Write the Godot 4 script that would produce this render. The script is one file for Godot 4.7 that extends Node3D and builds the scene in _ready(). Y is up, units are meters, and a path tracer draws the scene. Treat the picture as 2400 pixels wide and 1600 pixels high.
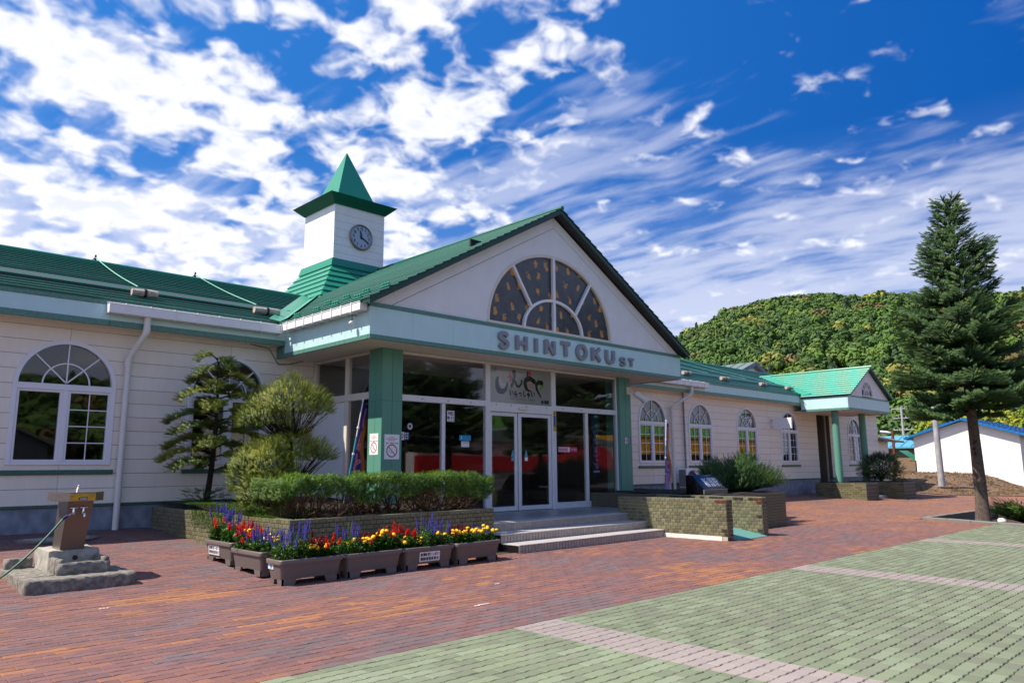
extends Node3D
# A small railway station with a clock tower, seen across its paved forecourt on a sunny day.
# x runs along the facade, y is up, z comes out of the facade towards the forecourt; metres.

var rng := RandomNumberGenerator.new()
var M := {}
var TEX := {}
var used := {}
const WALL_Z := -15.25
const GLASS_Z := -12.53
const SUN_DIR := Vector3(0.62, -1.0, 0.33)

func _ready():
	rng.seed = 20240917
	make_camera_and_light()
	make_materials()
	make_ground()
	make_station()
	make_entrance_things()
	make_forecourt_things()
	make_vegetation()
	make_distance()
	make_across_the_plaza()

func make_camera_and_light():
	var cam := Camera3D.new()
	cam.name = "camera"
	cam.fov = 49.32
	cam.near = 0.05
	cam.far = 3000.0
	cam.position = Vector3(0, 1.45, 0)
	cam.basis = Basis(Vector3.UP, deg_to_rad(-44.204)) * Basis(Vector3.RIGHT, deg_to_rad(9.551)) * Basis(Vector3.BACK, deg_to_rad(-0.39))
	add_child(cam)
	cam.current = true
	var env := Environment.new()
	env.background_mode = Environment.BG_SKY
	var sky := Sky.new()
	var pan := PanoramaSkyMaterial.new()
	pan.panorama = ImageTexture.create_from_image(sky_image())
	sky.sky_material = pan
	env.sky = sky
	env.tonemap_mode = Environment.TONE_MAPPER_LINEAR
	env.tonemap_exposure = 1.5
	env.sdfgi_enabled = true
	env.ssao_enabled = true
	env.ssil_enabled = true
	var we := WorldEnvironment.new()
	we.name = "world_environment"
	we.environment = env
	add_child(we)
	var sun := DirectionalLight3D.new()
	sun.name = "sun"
	sun.light_energy = 1.6
	sun.light_color = Color(1.0, 0.955, 0.89)
	sun.light_angular_distance = 0.5
	sun.shadow_enabled = true
	sun.basis = Basis.looking_at(SUN_DIR.normalized(), Vector3.UP)
	add_child(sun)

# ---------------------------------------------------------------- sky
var n_puff := FastNoiseLite.new()
var n_cell := FastNoiseLite.new()
var n_big := FastNoiseLite.new()
var n_streak := FastNoiseLite.new()
var n_warp := FastNoiseLite.new()
const SKY_W := 4096
const SKY_H := 2048

func setup_sky_noise():
	for q in [[n_puff, 11, 4.6, 6], [n_cell, 29, 9.5, 4], [n_big, 47, 1.15, 3], [n_streak, 83, 1.0, 5], [n_warp, 5, 2.6, 3]]:
		var n: FastNoiseLite = q[0]
		n.noise_type = FastNoiseLite.TYPE_SIMPLEX_SMOOTH
		n.seed = q[1]
		n.frequency = q[2]
		n.fractal_type = FastNoiseLite.FRACTAL_FBM
		n.fractal_octaves = q[3]
		n.fractal_gain = 0.55

func sky_color(d: Vector3) -> Color:
	var el := rad_to_deg(asin(clampf(d.y, -1.0, 1.0)))
	var az := rad_to_deg(atan2(d.x, -d.z))
	var h := maxf(d.y, 0.0)
	# clear air: deep blue overhead, paler down low and towards the sun
	var sunward := 0.5 + 0.5 * cos(deg_to_rad(az + 62.0))
	var top := Color(0.0, 0.072, 0.34).lerp(Color(0.05, 0.25, 0.70), sunward)
	var low := Color(0.30, 0.48, 0.86)
	var col := low.lerp(top, pow(clampf(h / 0.40, 0.0, 1.0), 0.60))
	var k := 1.0 / (h + 0.17)
	var p := Vector2(d.x, d.z) * k
	var cov := n_big.get_noise_2d(p.x * 0.9 + 9.0, p.y * 0.9 - 3.0)
	var cov2 := n_big.get_noise_2d(p.x * 2.1 - 19.0, p.y * 2.1 + 5.0)
	# thin streaked veil, combed by the wind
	var q := p.rotated(-1.40)
	var wq := n_warp.get_noise_2d(p.x * 0.35, p.y * 0.35)
	var st := n_streak.get_noise_2d(q.x * 0.8, q.y * 3.4 + wq * 0.5)
	var st2 := n_streak.get_noise_2d(q.x * 2.4 + 40.0, q.y * 15.0 + wq * 1.2)
	var st3 := n_puff.get_noise_2d(q.x * 0.9 + 70.0, q.y * 2.4)
	var lowness := 1.0 - smoothstep(8.0, 27.0, el)
	var veil := smoothstep(-0.25, 0.75, 0.85 * st + 0.38 * st2 + 0.42 * st3 + 0.7 * cov + 0.80 * lowness - 0.06 - 0.62 * smoothstep(25.0, 37.0, el))
	col = col.lerp(Color(0.58, 0.62, 0.78), veil * (0.50 + 0.32 * lowness))
	# broken fleecy cloud, thick towards the left, small scattered tufts elsewhere
	var wx := n_warp.get_noise_2d(p.x * 2.0 + 3.0, p.y * 2.0) * 0.030
	var wy := n_warp.get_noise_2d(p.x * 2.0 - 31.0, p.y * 2.0 + 7.0) * 0.030
	var puff := n_puff.get_noise_2d(p.x + wx, p.y + wy)
	var cell := n_cell.get_noise_2d(p.x + wx, p.y + wy)
	var left := 1.0 - smoothstep(36.0, 51.0, az - (el - 22.0) * 0.42 + 8.0 * cov)
	if az < -110.0: left = 0.5
	var far_round := smoothstep(95.0, 140.0, absf(az - 30.0))
	var amount := lerpf(lerpf(-0.23, 0.27, left), -0.06, far_round)
	amount += 0.18 * cov + 0.34 * cov2 + 0.25 * (1.0 - smoothstep(6.0, 22.0, el)) * left
	var body := puff * 0.80 + cell * 0.42 + amount
	var thick := smoothstep(-0.06, 0.42, body)
	var bright := Color(0.66, 0.69, 0.81).lerp(Color(0.88, 0.885, 0.91), smoothstep(0.10, 0.60, body))
	bright = bright.lerp(Color(0.63, 0.66, 0.78), smoothstep(0.65, 1.1, body + 0.3 * cov2) * 0.6)
	col = col.lerp(bright, thick * 0.93)
	# pale air at the horizon
	var hz := 1.0 - smoothstep(0.0, 15.0, el)
	col = col.lerp(Color(0.58, 0.65, 0.83), hz * 0.60)
	return col * 0.84

func sky_rows(r: int, shared: Dictionary):
	var w: int = shared.w
	var line := PackedFloat32Array()
	line.resize(w * 3)
	var el: float = PI * (0.5 - (float(r) + shared.row0 + 0.5) / shared.fullh)
	var ce := cos(el)
	var se := sin(el)
	for c in w:
		var az: float = (float(c) + shared.col0 + 0.5) / shared.fullw * TAU
		var k := sky_color(Vector3(sin(az) * ce, se, -cos(az) * ce))
		line[c * 3] = k.r
		line[c * 3 + 1] = k.g
		line[c * 3 + 2] = k.b
	shared.out[r] = line

func sky_block(fullw: int, fullh: int, col0: int, row0: int, w: int, h: int) -> Image:
	var shared := {"w": w, "row0": row0, "col0": col0, "fullw": float(fullw), "fullh": float(fullh), "out": []}
	shared.out.resize(h)
	var id := WorkerThreadPool.add_group_task(sky_rows.bind(shared), h)
	WorkerThreadPool.wait_for_group_task_completion(id)
	var all := PackedFloat32Array()
	for line in shared.out:
		all.append_array(line)
	return Image.create_from_data(w, h, false, Image.FORMAT_RGBF, all.to_byte_array())

func sky_image() -> Image:
	setup_sky_noise()
	var coarse := sky_block(512, 256, 0, 0, 512, 134)
	var img := Image.create(512, 256, false, Image.FORMAT_RGBF)
	img.fill(Color(0.40, 0.43, 0.46))
	img.blit_rect(coarse, Rect2i(0, 0, 512, 134), Vector2i.ZERO)
	img.resize(SKY_W, SKY_H, Image.INTERPOLATE_BILINEAR)
	# the part that can be looked at closely gets full resolution
	var c0 := 0
	var c1 := int(SKY_W * 96.0 / 360.0)
	var r0 := int(SKY_H * (90.0 - 46.0) / 180.0)
	var r1 := int(SKY_H * 91.0 / 180.0)
	var fine := sky_block(SKY_W, SKY_H, c0, r0, c1 - c0, r1 - r0)
	img.blit_rect(fine, Rect2i(0, 0, c1 - c0, r1 - r0), Vector2i(c0, r0))
	return img

# ---------------------------------------------------------------- helpers
func numbered(called: String) -> String:
	var n: int = used.get(called, -1) + 1
	used[called] = n
	return called if n == 0 else "%s_%03d" % [called, n]

func tag(o: Node, label := "", category := "", group := "", kind := ""):
	if label: o.set_meta("label", label)
	if category: o.set_meta("category", category)
	if group: o.set_meta("group", group)
	if kind: o.set_meta("kind", kind)
	return o

func thing(called: String, label: String, category: String, at := Vector3.ZERO, turn := 0.0, group := "") -> Node3D:
	var o := Node3D.new()
	o.name = numbered(called)
	add_child(o, true)
	o.position = at
	o.rotation.y = turn
	tag(o, label, category, group)
	return o

func node(called: String, parent: Node) -> Node3D:
	var o := Node3D.new()
	parent_add(o, called, parent)
	return o

func parent_add(o: Node3D, called: String, parent: Node):
	if parent == self:
		o.name = numbered(called)
	else:
		var counts: Dictionary = parent.get_meta("_c", {})
		var n: int = counts.get(called, -1) + 1
		counts[called] = n
		parent.set_meta("_c", counts)
		o.name = called if n == 0 else "%s_%03d" % [called, n]
	parent.add_child(o)

func mesh_node(called: String, mesh: Mesh, mat: Material, parent: Node, xf := Transform3D.IDENTITY) -> MeshInstance3D:
	var o := MeshInstance3D.new()
	o.mesh = mesh
	if mat: o.material_override = mat
	o.transform = xf
	parent_add(o, called, parent)
	return o

func surf(smooth := false) -> SurfaceTool:
	var s := SurfaceTool.new()
	s.begin(Mesh.PRIMITIVE_TRIANGLES)
	s.set_smooth_group(0 if smooth else -1)
	return s

func obj(called: String, s: SurfaceTool, mat: Material, parent: Node = self, xf := Transform3D.IDENTITY) -> MeshInstance3D:
	s.generate_normals()
	var m := s.commit()
	return mesh_node(called, m, mat, parent, xf)

func done(s: SurfaceTool) -> ArrayMesh:
	s.generate_normals()
	return s.commit()

func tri(s: SurfaceTool, a: Vector3, b: Vector3, c: Vector3):
	s.add_vertex(a); s.add_vertex(b); s.add_vertex(c)

func quad(s: SurfaceTool, a: Vector3, b: Vector3, c: Vector3, d: Vector3):
	# counter-clockwise seen from the front; stored clockwise, as Godot wants
	s.add_vertex(a); s.add_vertex(c); s.add_vertex(b)
	s.add_vertex(a); s.add_vertex(d); s.add_vertex(c)

func box(s: SurfaceTool, a: Vector3, b: Vector3, xf := Transform3D.IDENTITY):
	var p := []
	for i in 8:
		p.append(xf * Vector3(b.x if i & 1 else a.x, b.y if i & 2 else a.y, b.z if i & 4 else a.z))
	quad(s, p[4], p[5], p[7], p[6]); quad(s, p[1], p[0], p[2], p[3])
	quad(s, p[0], p[4], p[6], p[2]); quad(s, p[5], p[1], p[3], p[7])
	quad(s, p[6], p[7], p[3], p[2]); quad(s, p[0], p[1], p[5], p[4])

func cbox(s: SurfaceTool, a: Vector3, b: Vector3, bev: float, xf := Transform3D.IDENTITY):
	# a box with chamfered edges
	var e := minf(bev, 0.45 * minf(b.x - a.x, minf(b.y - a.y, b.z - a.z)))
	var c := (a + b) / 2.0
	var h := (b - a) / 2.0
	var axes := [Vector3.RIGHT, Vector3.UP, Vector3.BACK]
	for i in 3:
		var u: Vector3 = axes[(i + 1) % 3]
		var v: Vector3 = axes[(i + 2) % 3]
		for sg in [-1.0, 1.0]:
			var n: Vector3 = axes[i] * sg
			var o := c + n * h[i]
			var hu: Vector3 = u * (h[(i + 1) % 3] - e)
			var hv: Vector3 = v * (h[(i + 2) % 3] - e)
			if sg > 0: quad(s, xf * (o - hu - hv), xf * (o + hu - hv), xf * (o + hu + hv), xf * (o - hu + hv))
			else: quad(s, xf * (o - hu - hv), xf * (o - hu + hv), xf * (o + hu + hv), xf * (o + hu - hv))
		for su in [-1.0, 1.0]:
			for sv in [-1.0, 1.0]:
				var w: Vector3 = axes[i] * (h[i] - e)
				var p1: Vector3 = c + u * su * h[(i + 1) % 3] + v * sv * (h[(i + 2) % 3] - e)
				var p2: Vector3 = c + u * su * (h[(i + 1) % 3] - e) + v * sv * h[(i + 2) % 3]
				if su * sv > 0: quad(s, xf * (p1 - w), xf * (p2 - w), xf * (p2 + w), xf * (p1 + w))
				else: quad(s, xf * (p2 - w), xf * (p1 - w), xf * (p1 + w), xf * (p2 + w))
	for sx in [-1.0, 1.0]:
		for sy in [-1.0, 1.0]:
			for sz in [-1.0, 1.0]:
				var k := Vector3(sx, sy, sz)
				var t0 := xf * (c + k * Vector3(h.x, h.y - e, h.z - e))
				var t1 := xf * (c + k * Vector3(h.x - e, h.y, h.z - e))
				var t2 := xf * (c + k * Vector3(h.x - e, h.y - e, h.z))
				if sx * sy * sz > 0: tri(s, t0, t2, t1)
				else: tri(s, t0, t1, t2)

func prism(s: SurfaceTool, poly: PackedVector2Array, z0: float, z1: float, xf := Transform3D.IDENTITY):
	# a flat shape in x and y, drawn out from z0 (back) to z1 (front)
	var p := poly
	if Geometry2D.is_polygon_clockwise(p):
		p = p.duplicate()
		p.reverse()
	var t := Geometry2D.triangulate_polygon(p)
	for i in range(0, t.size(), 3):
		var a := p[t[i]]
		var b := p[t[i + 1]]
		var c := p[t[i + 2]]
		if (b - a).cross(c - a) < 0.0:
			var sw := b
			b = c
			c = sw
		tri(s, xf * Vector3(a.x, a.y, z1), xf * Vector3(c.x, c.y, z1), xf * Vector3(b.x, b.y, z1))
		tri(s, xf * Vector3(a.x, a.y, z0), xf * Vector3(b.x, b.y, z0), xf * Vector3(c.x, c.y, z0))
	for i in p.size():
		var a := p[i]
		var b := p[(i + 1) % p.size()]
		quad(s, xf * Vector3(a.x, a.y, z0), xf * Vector3(b.x, b.y, z0), xf * Vector3(b.x, b.y, z1), xf * Vector3(a.x, a.y, z1))

func tube(s: SurfaceTool, pts: Array, r: Variant, n := 8, capped := true):
	# a round bar through points; r is one radius or one for each point
	var rings := []
	var side := Vector3.ZERO
	for i in pts.size():
		var along: Vector3 = (pts[mini(i + 1, pts.size() - 1)] - pts[maxi(i - 1, 0)]).normalized()
		if side == Vector3.ZERO:
			side = along.cross(Vector3.UP if absf(along.y) < 0.9 else Vector3.RIGHT).normalized()
		else:
			side = (side - along * side.dot(along)).normalized()
		var up := along.cross(side)
		var rad: float = r[i] if r is Array else r
		var ring := []
		for k in n:
			var a := TAU * k / n
			ring.append(pts[i] + (side * cos(a) + up * sin(a)) * rad)
		rings.append(ring)
	for i in rings.size() - 1:
		for k in n:
			var k2 := (k + 1) % n
			quad(s, rings[i][k], rings[i][k2], rings[i + 1][k2], rings[i + 1][k])
	if capped:
		s.set_smooth_group(-1)
		for k in n - 2:
			tri(s, rings[0][0], rings[0][k + 1], rings[0][k + 2])
			tri(s, rings[-1][0], rings[-1][k + 2], rings[-1][k + 1])
		s.set_smooth_group(0)

func lathe(s: SurfaceTool, prof: Array, n: int, xf := Transform3D.IDENTITY, wob := 0.0):
	# prof: Vector2(radius, height) from bottom to top
	for i in prof.size() - 1:
		for k in n:
			var q := []
			for c in [[i, k], [i, k + 1], [i + 1, k + 1], [i + 1, k]]:
				var a: float = TAU * (c[1] % n) / n
				var rr: float = prof[c[0]].x * (1.0 + wob * sin((c[1] % n) * 2.4 + c[0] * 1.7))
				q.append(xf * Vector3(cos(a) * rr, prof[c[0]].y, -sin(a) * rr))
			quad(s, q[0], q[1], q[2], q[3])

func uv_panel(called: String, a: Vector3, ux: Vector3, vy: Vector3, mat: Material, parent: Node) -> MeshInstance3D:
	# a thin printed sheet: a is its lower left corner, ux runs right, vy up; it has a thickness of 2 mm
	var s := SurfaceTool.new()
	s.begin(Mesh.PRIMITIVE_TRIANGLES)
	var n := ux.cross(vy).normalized()
	var back := -n * 0.002
	var pts := [a, a + ux, a + ux + vy, a + vy]
	var uv := [Vector2(0, 1), Vector2(1, 1), Vector2(1, 0), Vector2(0, 0)]
	for i in [0, 2, 1, 0, 3, 2]:
		s.set_uv(uv[i]); s.set_normal(n); s.add_vertex(pts[i])
	for e in 4:
		var f := (e + 1) % 4
		var nn: Vector3 = (pts[f] - pts[e]).cross(n).normalized()
		for q in [pts[e], pts[f], pts[f] + back, pts[e], pts[f] + back, pts[e] + back]:
			s.set_uv(Vector2(0.01, 0.01)); s.set_normal(nn); s.add_vertex(q)
	return mesh_node(called, s.commit(), mat, parent)

func field(called: String, mesh: Mesh, mat: Material, xfs: Array, cols: Array, parent: Node, kind := "stuff") -> MultiMeshInstance3D:
	var mm := MultiMesh.new()
	mm.transform_format = MultiMesh.TRANSFORM_3D
	mm.use_colors = cols.size() > 0
	mm.mesh = mesh
	mm.instance_count = xfs.size()
	for i in xfs.size():
		mm.set_instance_transform(i, xfs[i])
		if cols.size(): mm.set_instance_color(i, cols[i])
	var o := MultiMeshInstance3D.new()
	o.multimesh = mm
	o.material_override = mat
	parent_add(o, called, parent)
	if kind: o.set_meta("kind", kind)
	return o

func pieces(called: String, mesh: Mesh, base_mat: StandardMaterial3D, xfs: Array, cols: Array, parent: Node3D, most := 300):
	# laid pieces: those that show largest each get a node of their own, the rest are one field
	var order := range(xfs.size())
	var eye := Vector3(0, 1.45, 0)
	var fw := Vector3(sin(deg_to_rad(44.2)), 0, -cos(deg_to_rad(44.2)))
	var inv := parent.transform if parent.get_parent() == self else Transform3D.IDENTITY
	var far := []
	for i in xfs.size():
		var d: Vector3 = inv * xfs[i].origin - eye
		var along := d.dot(fw)
		var across := absf(d.dot(Vector3(fw.z, 0, -fw.x)))
		var out := along < 1.0 or across > along * 0.72 or (d.y < -along * 0.30)
		far.append(d.length() + (1000.0 if out else 0.0))
	order.sort_custom(func(a, b): return far[a] < far[b])
	var mats := {}
	var rest_x := []
	var rest_c := []
	for r in order.size():
		var i: int = order[r]
		if r < most and far[i] < 900.0:
			var c: Color = cols[i]
			var key := Vector3i(roundi(c.r * 40), roundi(c.g * 40), roundi(c.b * 40))
			if not mats.has(key):
				var m: StandardMaterial3D = base_mat.duplicate()
				m.vertex_color_use_as_albedo = false
				m.albedo_color = c.linear_to_srgb()
				mats[key] = m
			mesh_node(called, mesh, mats[key], parent, xfs[i])
		else:
			rest_x.append(xfs[i])
			rest_c.append(cols[i])
	if rest_x.size():
		field(called + "_field", mesh, base_mat, rest_x, rest_c, parent)

func lin(r: float, g: float, b: float) -> Color:
	return Color(r, g, b).srgb_to_linear()

func jit(c: Color, a: float) -> Color:
	var k := 1.0 + rng.randf_range(-a, a)
	return Color(c.r * k, c.g * k, c.b * k)

# ---------------------------------------------------------------- materials
func noise_tex(key: String, freq: float, oct: int, lo: float, hi := 1.0, type := FastNoiseLite.TYPE_SIMPLEX_SMOOTH, size := 512) -> NoiseTexture2D:
	var n := FastNoiseLite.new()
	n.noise_type = type
	n.seed = hash(key) % 1000
	n.frequency = freq
	n.fractal_octaves = oct
	var t := NoiseTexture2D.new()
	t.width = size
	t.height = size
	t.seamless = true
	t.noise = n
	var g := Gradient.new()
	g.set_color(0, Color(lo, lo, lo))
	g.set_color(1, Color(hi, hi, hi))
	t.color_ramp = g
	TEX[key] = t
	return t

func mat(key: String, col: Color, rough := 0.6, tex := "", tile := Vector3.ONE, opt := {}) -> StandardMaterial3D:
	var m := StandardMaterial3D.new()
	m.resource_name = key
	m.albedo_color = col
	m.roughness = rough
	m.cull_mode = BaseMaterial3D.CULL_DISABLED
	if tex:
		m.albedo_texture = TEX[tex]
		m.uv1_triplanar = true
		m.uv1_world_triplanar = true
		m.uv1_scale = tile
	if opt.has("bump"):
		m.heightmap_enabled = true
		m.heightmap_texture = TEX[opt.get("bump_tex", tex)]
		m.heightmap_scale = opt.bump
		if not tex:
			m.uv1_triplanar = true
			m.uv1_world_triplanar = true
			m.uv1_scale = tile
	if opt.has("metal"): m.metallic = opt.metal
	if opt.has("spec"): m.metallic_specular = opt.spec
	if opt.get("tint", false): m.vertex_color_use_as_albedo = true
	if opt.has("back"):
		m.backlight_enabled = true
		m.backlight = opt.back
	if opt.has("coat"):
		m.clearcoat_enabled = true
		m.clearcoat = opt.coat
		m.clearcoat_roughness = 0.1
	M[key] = m
	return m

func glass(key: String, col: Color, alpha: float) -> StandardMaterial3D:
	var m := StandardMaterial3D.new()
	m.resource_name = key
	m.transparency = BaseMaterial3D.TRANSPARENCY_ALPHA
	m.albedo_color = Color(col.r, col.g, col.b, alpha)
	m.roughness = 0.02
	m.metallic_specular = 0.7
	m.cull_mode = BaseMaterial3D.CULL_DISABLED
	M[key] = m
	return m

func make_materials():
	noise_tex("fine", 0.05, 4, 0.80)
	noise_tex("grain", 0.22, 3, 0.72)
	noise_tex("blotch", 0.012, 5, 0.74)
	noise_tex("stain", 0.02, 5, 0.55)
	noise_tex("soft", 0.016, 4, 0.965)
	noise_tex("rough", 0.09, 5, 0.0)
	noise_tex("wood", 0.03, 4, 0.55)
	noise_tex("pit", 0.15, 3, 0.45, 1.0, FastNoiseLite.TYPE_CELLULAR)
	mat("siding", Color(0.93, 0.90, 0.85), 0.55, "soft", Vector3(0.55, 0.16, 0.55))
	mat("siding_b", Color(0.92, 0.885, 0.83), 0.55, "soft", Vector3(0.4, 0.12, 0.4))
	mat("siding_c", Color(0.935, 0.91, 0.865), 0.55, "soft", Vector3(0.7, 0.2, 0.7))
	mat("wall_core", Color(0.42, 0.40, 0.37), 0.9)
	mat("gable_white", Color(0.90, 0.905, 0.915), 0.6, "soft", Vector3(0.25, 0.2, 0.25))
	mat("tower_white", Color(0.94, 0.945, 0.94), 0.5, "soft", Vector3(0.5, 0.2, 0.5))
	mat("foundation", Color(0.57, 0.60, 0.66), 0.9, "blotch", Vector3(0.6, 0.4, 0.6))
	mat("mint", Color(0.75, 0.885, 0.895), 0.4, "soft", Vector3(0.4, 0.25, 0.4))
	mat("trim_green", Color(0.37, 0.57, 0.52), 0.4, "fine", Vector3(0.5, 0.5, 0.5))
	mat("sill_green", Color(0.22, 0.42, 0.37), 0.45, "fine", Vector3(0.5, 0.5, 0.5))
	mat("column_green", Color(0.36, 0.58, 0.51), 0.42, "soft", Vector3(0.6, 0.2, 0.6))
	mat("roof_green", Color(0.008, 0.20, 0.165), 0.42, "soft", Vector3(0.6, 0.6, 0.6))
	mat("roof_green_b", Color(0.008, 0.185, 0.155), 0.42, "soft", Vector3(0.6, 0.6, 0.6))
	mat("roof_dark", Color(0.01, 0.24, 0.205), 0.35, "soft", Vector3(0.6, 0.6, 0.6))
	mat("roof_lip", Color(0.17, 0.40, 0.34), 0.35)  # paler teal edge: light-catching lines of the rows, put into the colour
	mat("roof_teal", Color(0.20, 0.58, 0.48), 0.36, "soft", Vector3(0.4, 0.4, 0.4))
	mat("tower_teal", Color(0.16, 0.54, 0.44), 0.34, "soft", Vector3(0.4, 0.4, 0.4))
	mat("tray_green", Color(0.05, 0.39, 0.31), 0.34, "soft", Vector3(0.4, 0.4, 0.4))
	mat("soffit", Color(0.90, 0.87, 0.84), 0.7, "soft", Vector3(0.4, 0.4, 0.4))
	mat("white_metal", Color(0.92, 0.92, 0.93), 0.4, "soft", Vector3(0.6, 0.3, 0.6))
	mat("alu", Color(0.87, 0.87, 0.885), 0.38, "soft", Vector3(0.8, 0.4, 0.8), {"metal": 0.15})
	mat("frame_cream", Color(0.86, 0.83, 0.78), 0.5, "soft", Vector3(0.8, 0.4, 0.8))
	mat("upvc", Color(0.88, 0.88, 0.91), 0.4)
	mat("pipe_cream", Color(0.88, 0.87, 0.85), 0.5, "soft", Vector3(0.8, 0.4, 0.8))
	glass("window_glass", Color(0.04, 0.05, 0.055), 0.12)
	glass("door_glass", Color(0.05, 0.055, 0.05), 0.10)
	mat("frost", Color(0.50, 0.51, 0.51), 0.3)
	mat("black", Color(0.03, 0.03, 0.035), 0.5)
	mat("dark_grey", Color(0.16, 0.16, 0.17), 0.6)
	mat("interior", Color(0.34, 0.32, 0.29), 0.8)
	mat("interior_floor", Color(0.26, 0.25, 0.24), 0.3)
	mat("letter_grey", Color(0.60, 0.60, 0.645), 0.5, "fine", Vector3(1, 1, 1))
	mat("tile_olive", Color(1, 1, 1), 0.38, "fine", Vector3(2.0, 2.0, 2.0), {"tint": true})
	mat("grout_light", Color(0.76, 0.74, 0.64), 0.95, "fine", Vector3(1, 1, 1))
	mat("grout_dark", Color(0.20, 0.19, 0.16), 0.95, "fine", Vector3(1, 1, 1))
	mat("step_tile", Color(1, 1, 1), 0.4, "fine", Vector3(2, 2, 2), {"tint": true})
	mat("porch_floor", Color(0.62, 0.61, 0.60), 0.35, "fine", Vector3(0.7, 0.7, 0.7))
	mat("tread", Color(0.78, 0.76, 0.75), 0.45, "fine", Vector3(0.7, 0.7, 0.7))
	mat("paver_red", Color(1, 1, 1), 0.85, "fine", Vector3(3.1, 3.1, 3.1), {"tint": true, "bump": 0.12, "bump_tex": "rough"})
	mat("paver_green", Color(0.95, 0.95, 0.95), 0.9, "grain", Vector3(1.6, 1.6, 1.6), {"tint": true, "bump": 0.15, "bump_tex": "rough"})
	mat("joint_sand", Color(0.30, 0.24, 0.20), 1.0, "grain", Vector3(0.7, 0.7, 0.7))
	mat("joint_dark", Color(0.24, 0.20, 0.18), 1.0, "grain", Vector3(0.7, 0.7, 0.7))
	mat("asphalt", Color(0.27, 0.27, 0.27), 0.95, "grain", Vector3(0.3, 0.3, 0.3))
	mat("dirt", Color(0.56, 0.45, 0.35), 1.0, "stain", Vector3(0.35, 0.35, 0.35), {"bump": 3.0, "bump_tex": "rough"})
	mat("concrete", Color(0.60, 0.58, 0.54), 0.95, "stain", Vector3(0.9, 0.9, 0.9), {"bump": 0.15, "bump_tex": "rough"})
	mat("concrete_light", Color(0.72, 0.70, 0.66), 0.95, "blotch", Vector3(0.8, 0.8, 0.8), {"bump": 0.12, "bump_tex": "rough"})
	mat("kerb", Color(0.52, 0.51, 0.49), 0.95, "fine", Vector3(1, 1, 1), {"bump": 0.3, "bump_tex": "rough"})
	mat("steel", Color(0.62, 0.58, 0.54), 0.30, "fine", Vector3(0.3, 2.5, 0.3), {"metal": 0.75})
	mat("steel_brown", Color(0.46, 0.40, 0.365), 0.36, "soft", Vector3(3.0, 0.3, 3.0), {"metal": 0.5})
	mat("chrome", Color(0.86, 0.86, 0.88), 0.08, "", Vector3.ONE, {"metal": 1.0})
	mat("hose", Color(0.02, 0.36, 0.26), 0.45)
	mat("yellow", Color(0.78, 0.62, 0.06), 0.5, "blotch", Vector3(3, 3, 3))
	mat("blue_plastic", Color(0.05, 0.07, 0.35), 0.5)
	mat("pot", Color(0.42, 0.375, 0.365), 0.48, "soft", Vector3(1, 1, 1))
	mat("soil", Color(0.17, 0.125, 0.09), 1.0, "grain", Vector3(1.5, 1.5, 1.5), {"bump": 2.0, "bump_tex": "rough"})
	mat("black_stone", Color(0.045, 0.05, 0.065), 0.06, "", Vector3.ONE, {"spec": 0.6})
	mat("grey_stone", Color(0.50, 0.48, 0.48), 0.25, "fine", Vector3(2, 2, 2))
	mat("ramp_teal", Color(0.36, 0.60, 0.58), 0.7, "fine", Vector3(1, 1, 1))
	mat("bark", Color(0.52, 0.46, 0.42), 1.0, "stain", Vector3(2.2, 0.8, 2.2), {"bump": 2.5, "bump_tex": "rough"})
	mat("bark_dark", Color(0.22, 0.175, 0.14), 1.0, "stain", Vector3(2.5, 1.0, 2.5), {"bump": 1.0, "bump_tex": "rough"})
	mat("twig", Color(0.33, 0.25, 0.19), 1.0)
	mat("needle", Color(1, 1, 1), 0.55, "", Vector3.ONE, {"tint": true, "back": Color(0.30, 0.36, 0.14)})
	mat("leaf", Color(0.24, 0.46, 0.12), 0.5, "blotch", Vector3(4, 4, 4), {"back": Color(0.34, 0.42, 0.10)})
	mat("leaf_pale", Color(0.37, 0.54, 0.26), 0.5, "blotch", Vector3(4, 4, 4), {"back": Color(0.34, 0.42, 0.12)})
	mat("moss", Color(0.42, 0.58, 0.08), 0.8, "stain", Vector3(3, 3, 3), {"back": Color(0.3, 0.36, 0.05)})
	mat("petal_yellow", Color(0.96, 0.74, 0.02), 0.6, "", Vector3.ONE, {"back": Color(0.4, 0.3, 0.0)})
	mat("petal_red", Color(0.86, 0.02, 0.02), 0.55, "", Vector3.ONE, {"back": Color(0.35, 0.02, 0.0)})
	mat("petal_orange", Color(0.90, 0.13, 0.02), 0.55, "", Vector3.ONE, {"back": Color(0.35, 0.05, 0.0)})
	mat("petal_crimson", Color(0.55, 0.02, 0.10), 0.55, "", Vector3.ONE, {"back": Color(0.25, 0.0, 0.03)})
	mat("petal_magenta", Color(0.80, 0.04, 0.34), 0.55, "", Vector3.ONE, {"back": Color(0.3, 0.02, 0.1)})
	mat("petal_blue", Color(0.24, 0.15, 0.66), 0.6, "", Vector3.ONE, {"back": Color(0.12, 0.08, 0.3)})
	mat("stem", Color(0.24, 0.38, 0.16), 0.7)
	mat("log", Color(0.90, 0.84, 0.78), 0.9, "wood", Vector3(0.6, 2.5, 2.5))
	mat("cable", Color(0.45, 0.72, 0.64), 0.6)
	mat("paint_white", Color(0.88, 0.87, 0.85), 0.8, "soft", Vector3(0.25, 0.15, 0.25))
	mat("shed_white", Color(0.96, 0.955, 0.94), 0.85, "soft", Vector3(0.08, 0.05, 0.08))
	mat("roof_blue", Color(0.02, 0.42, 0.68), 0.45)
	mat("roof_skyblue", Color(0.36, 0.66, 0.80), 0.5, "fine", Vector3(0.3, 0.3, 0.3))
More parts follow.
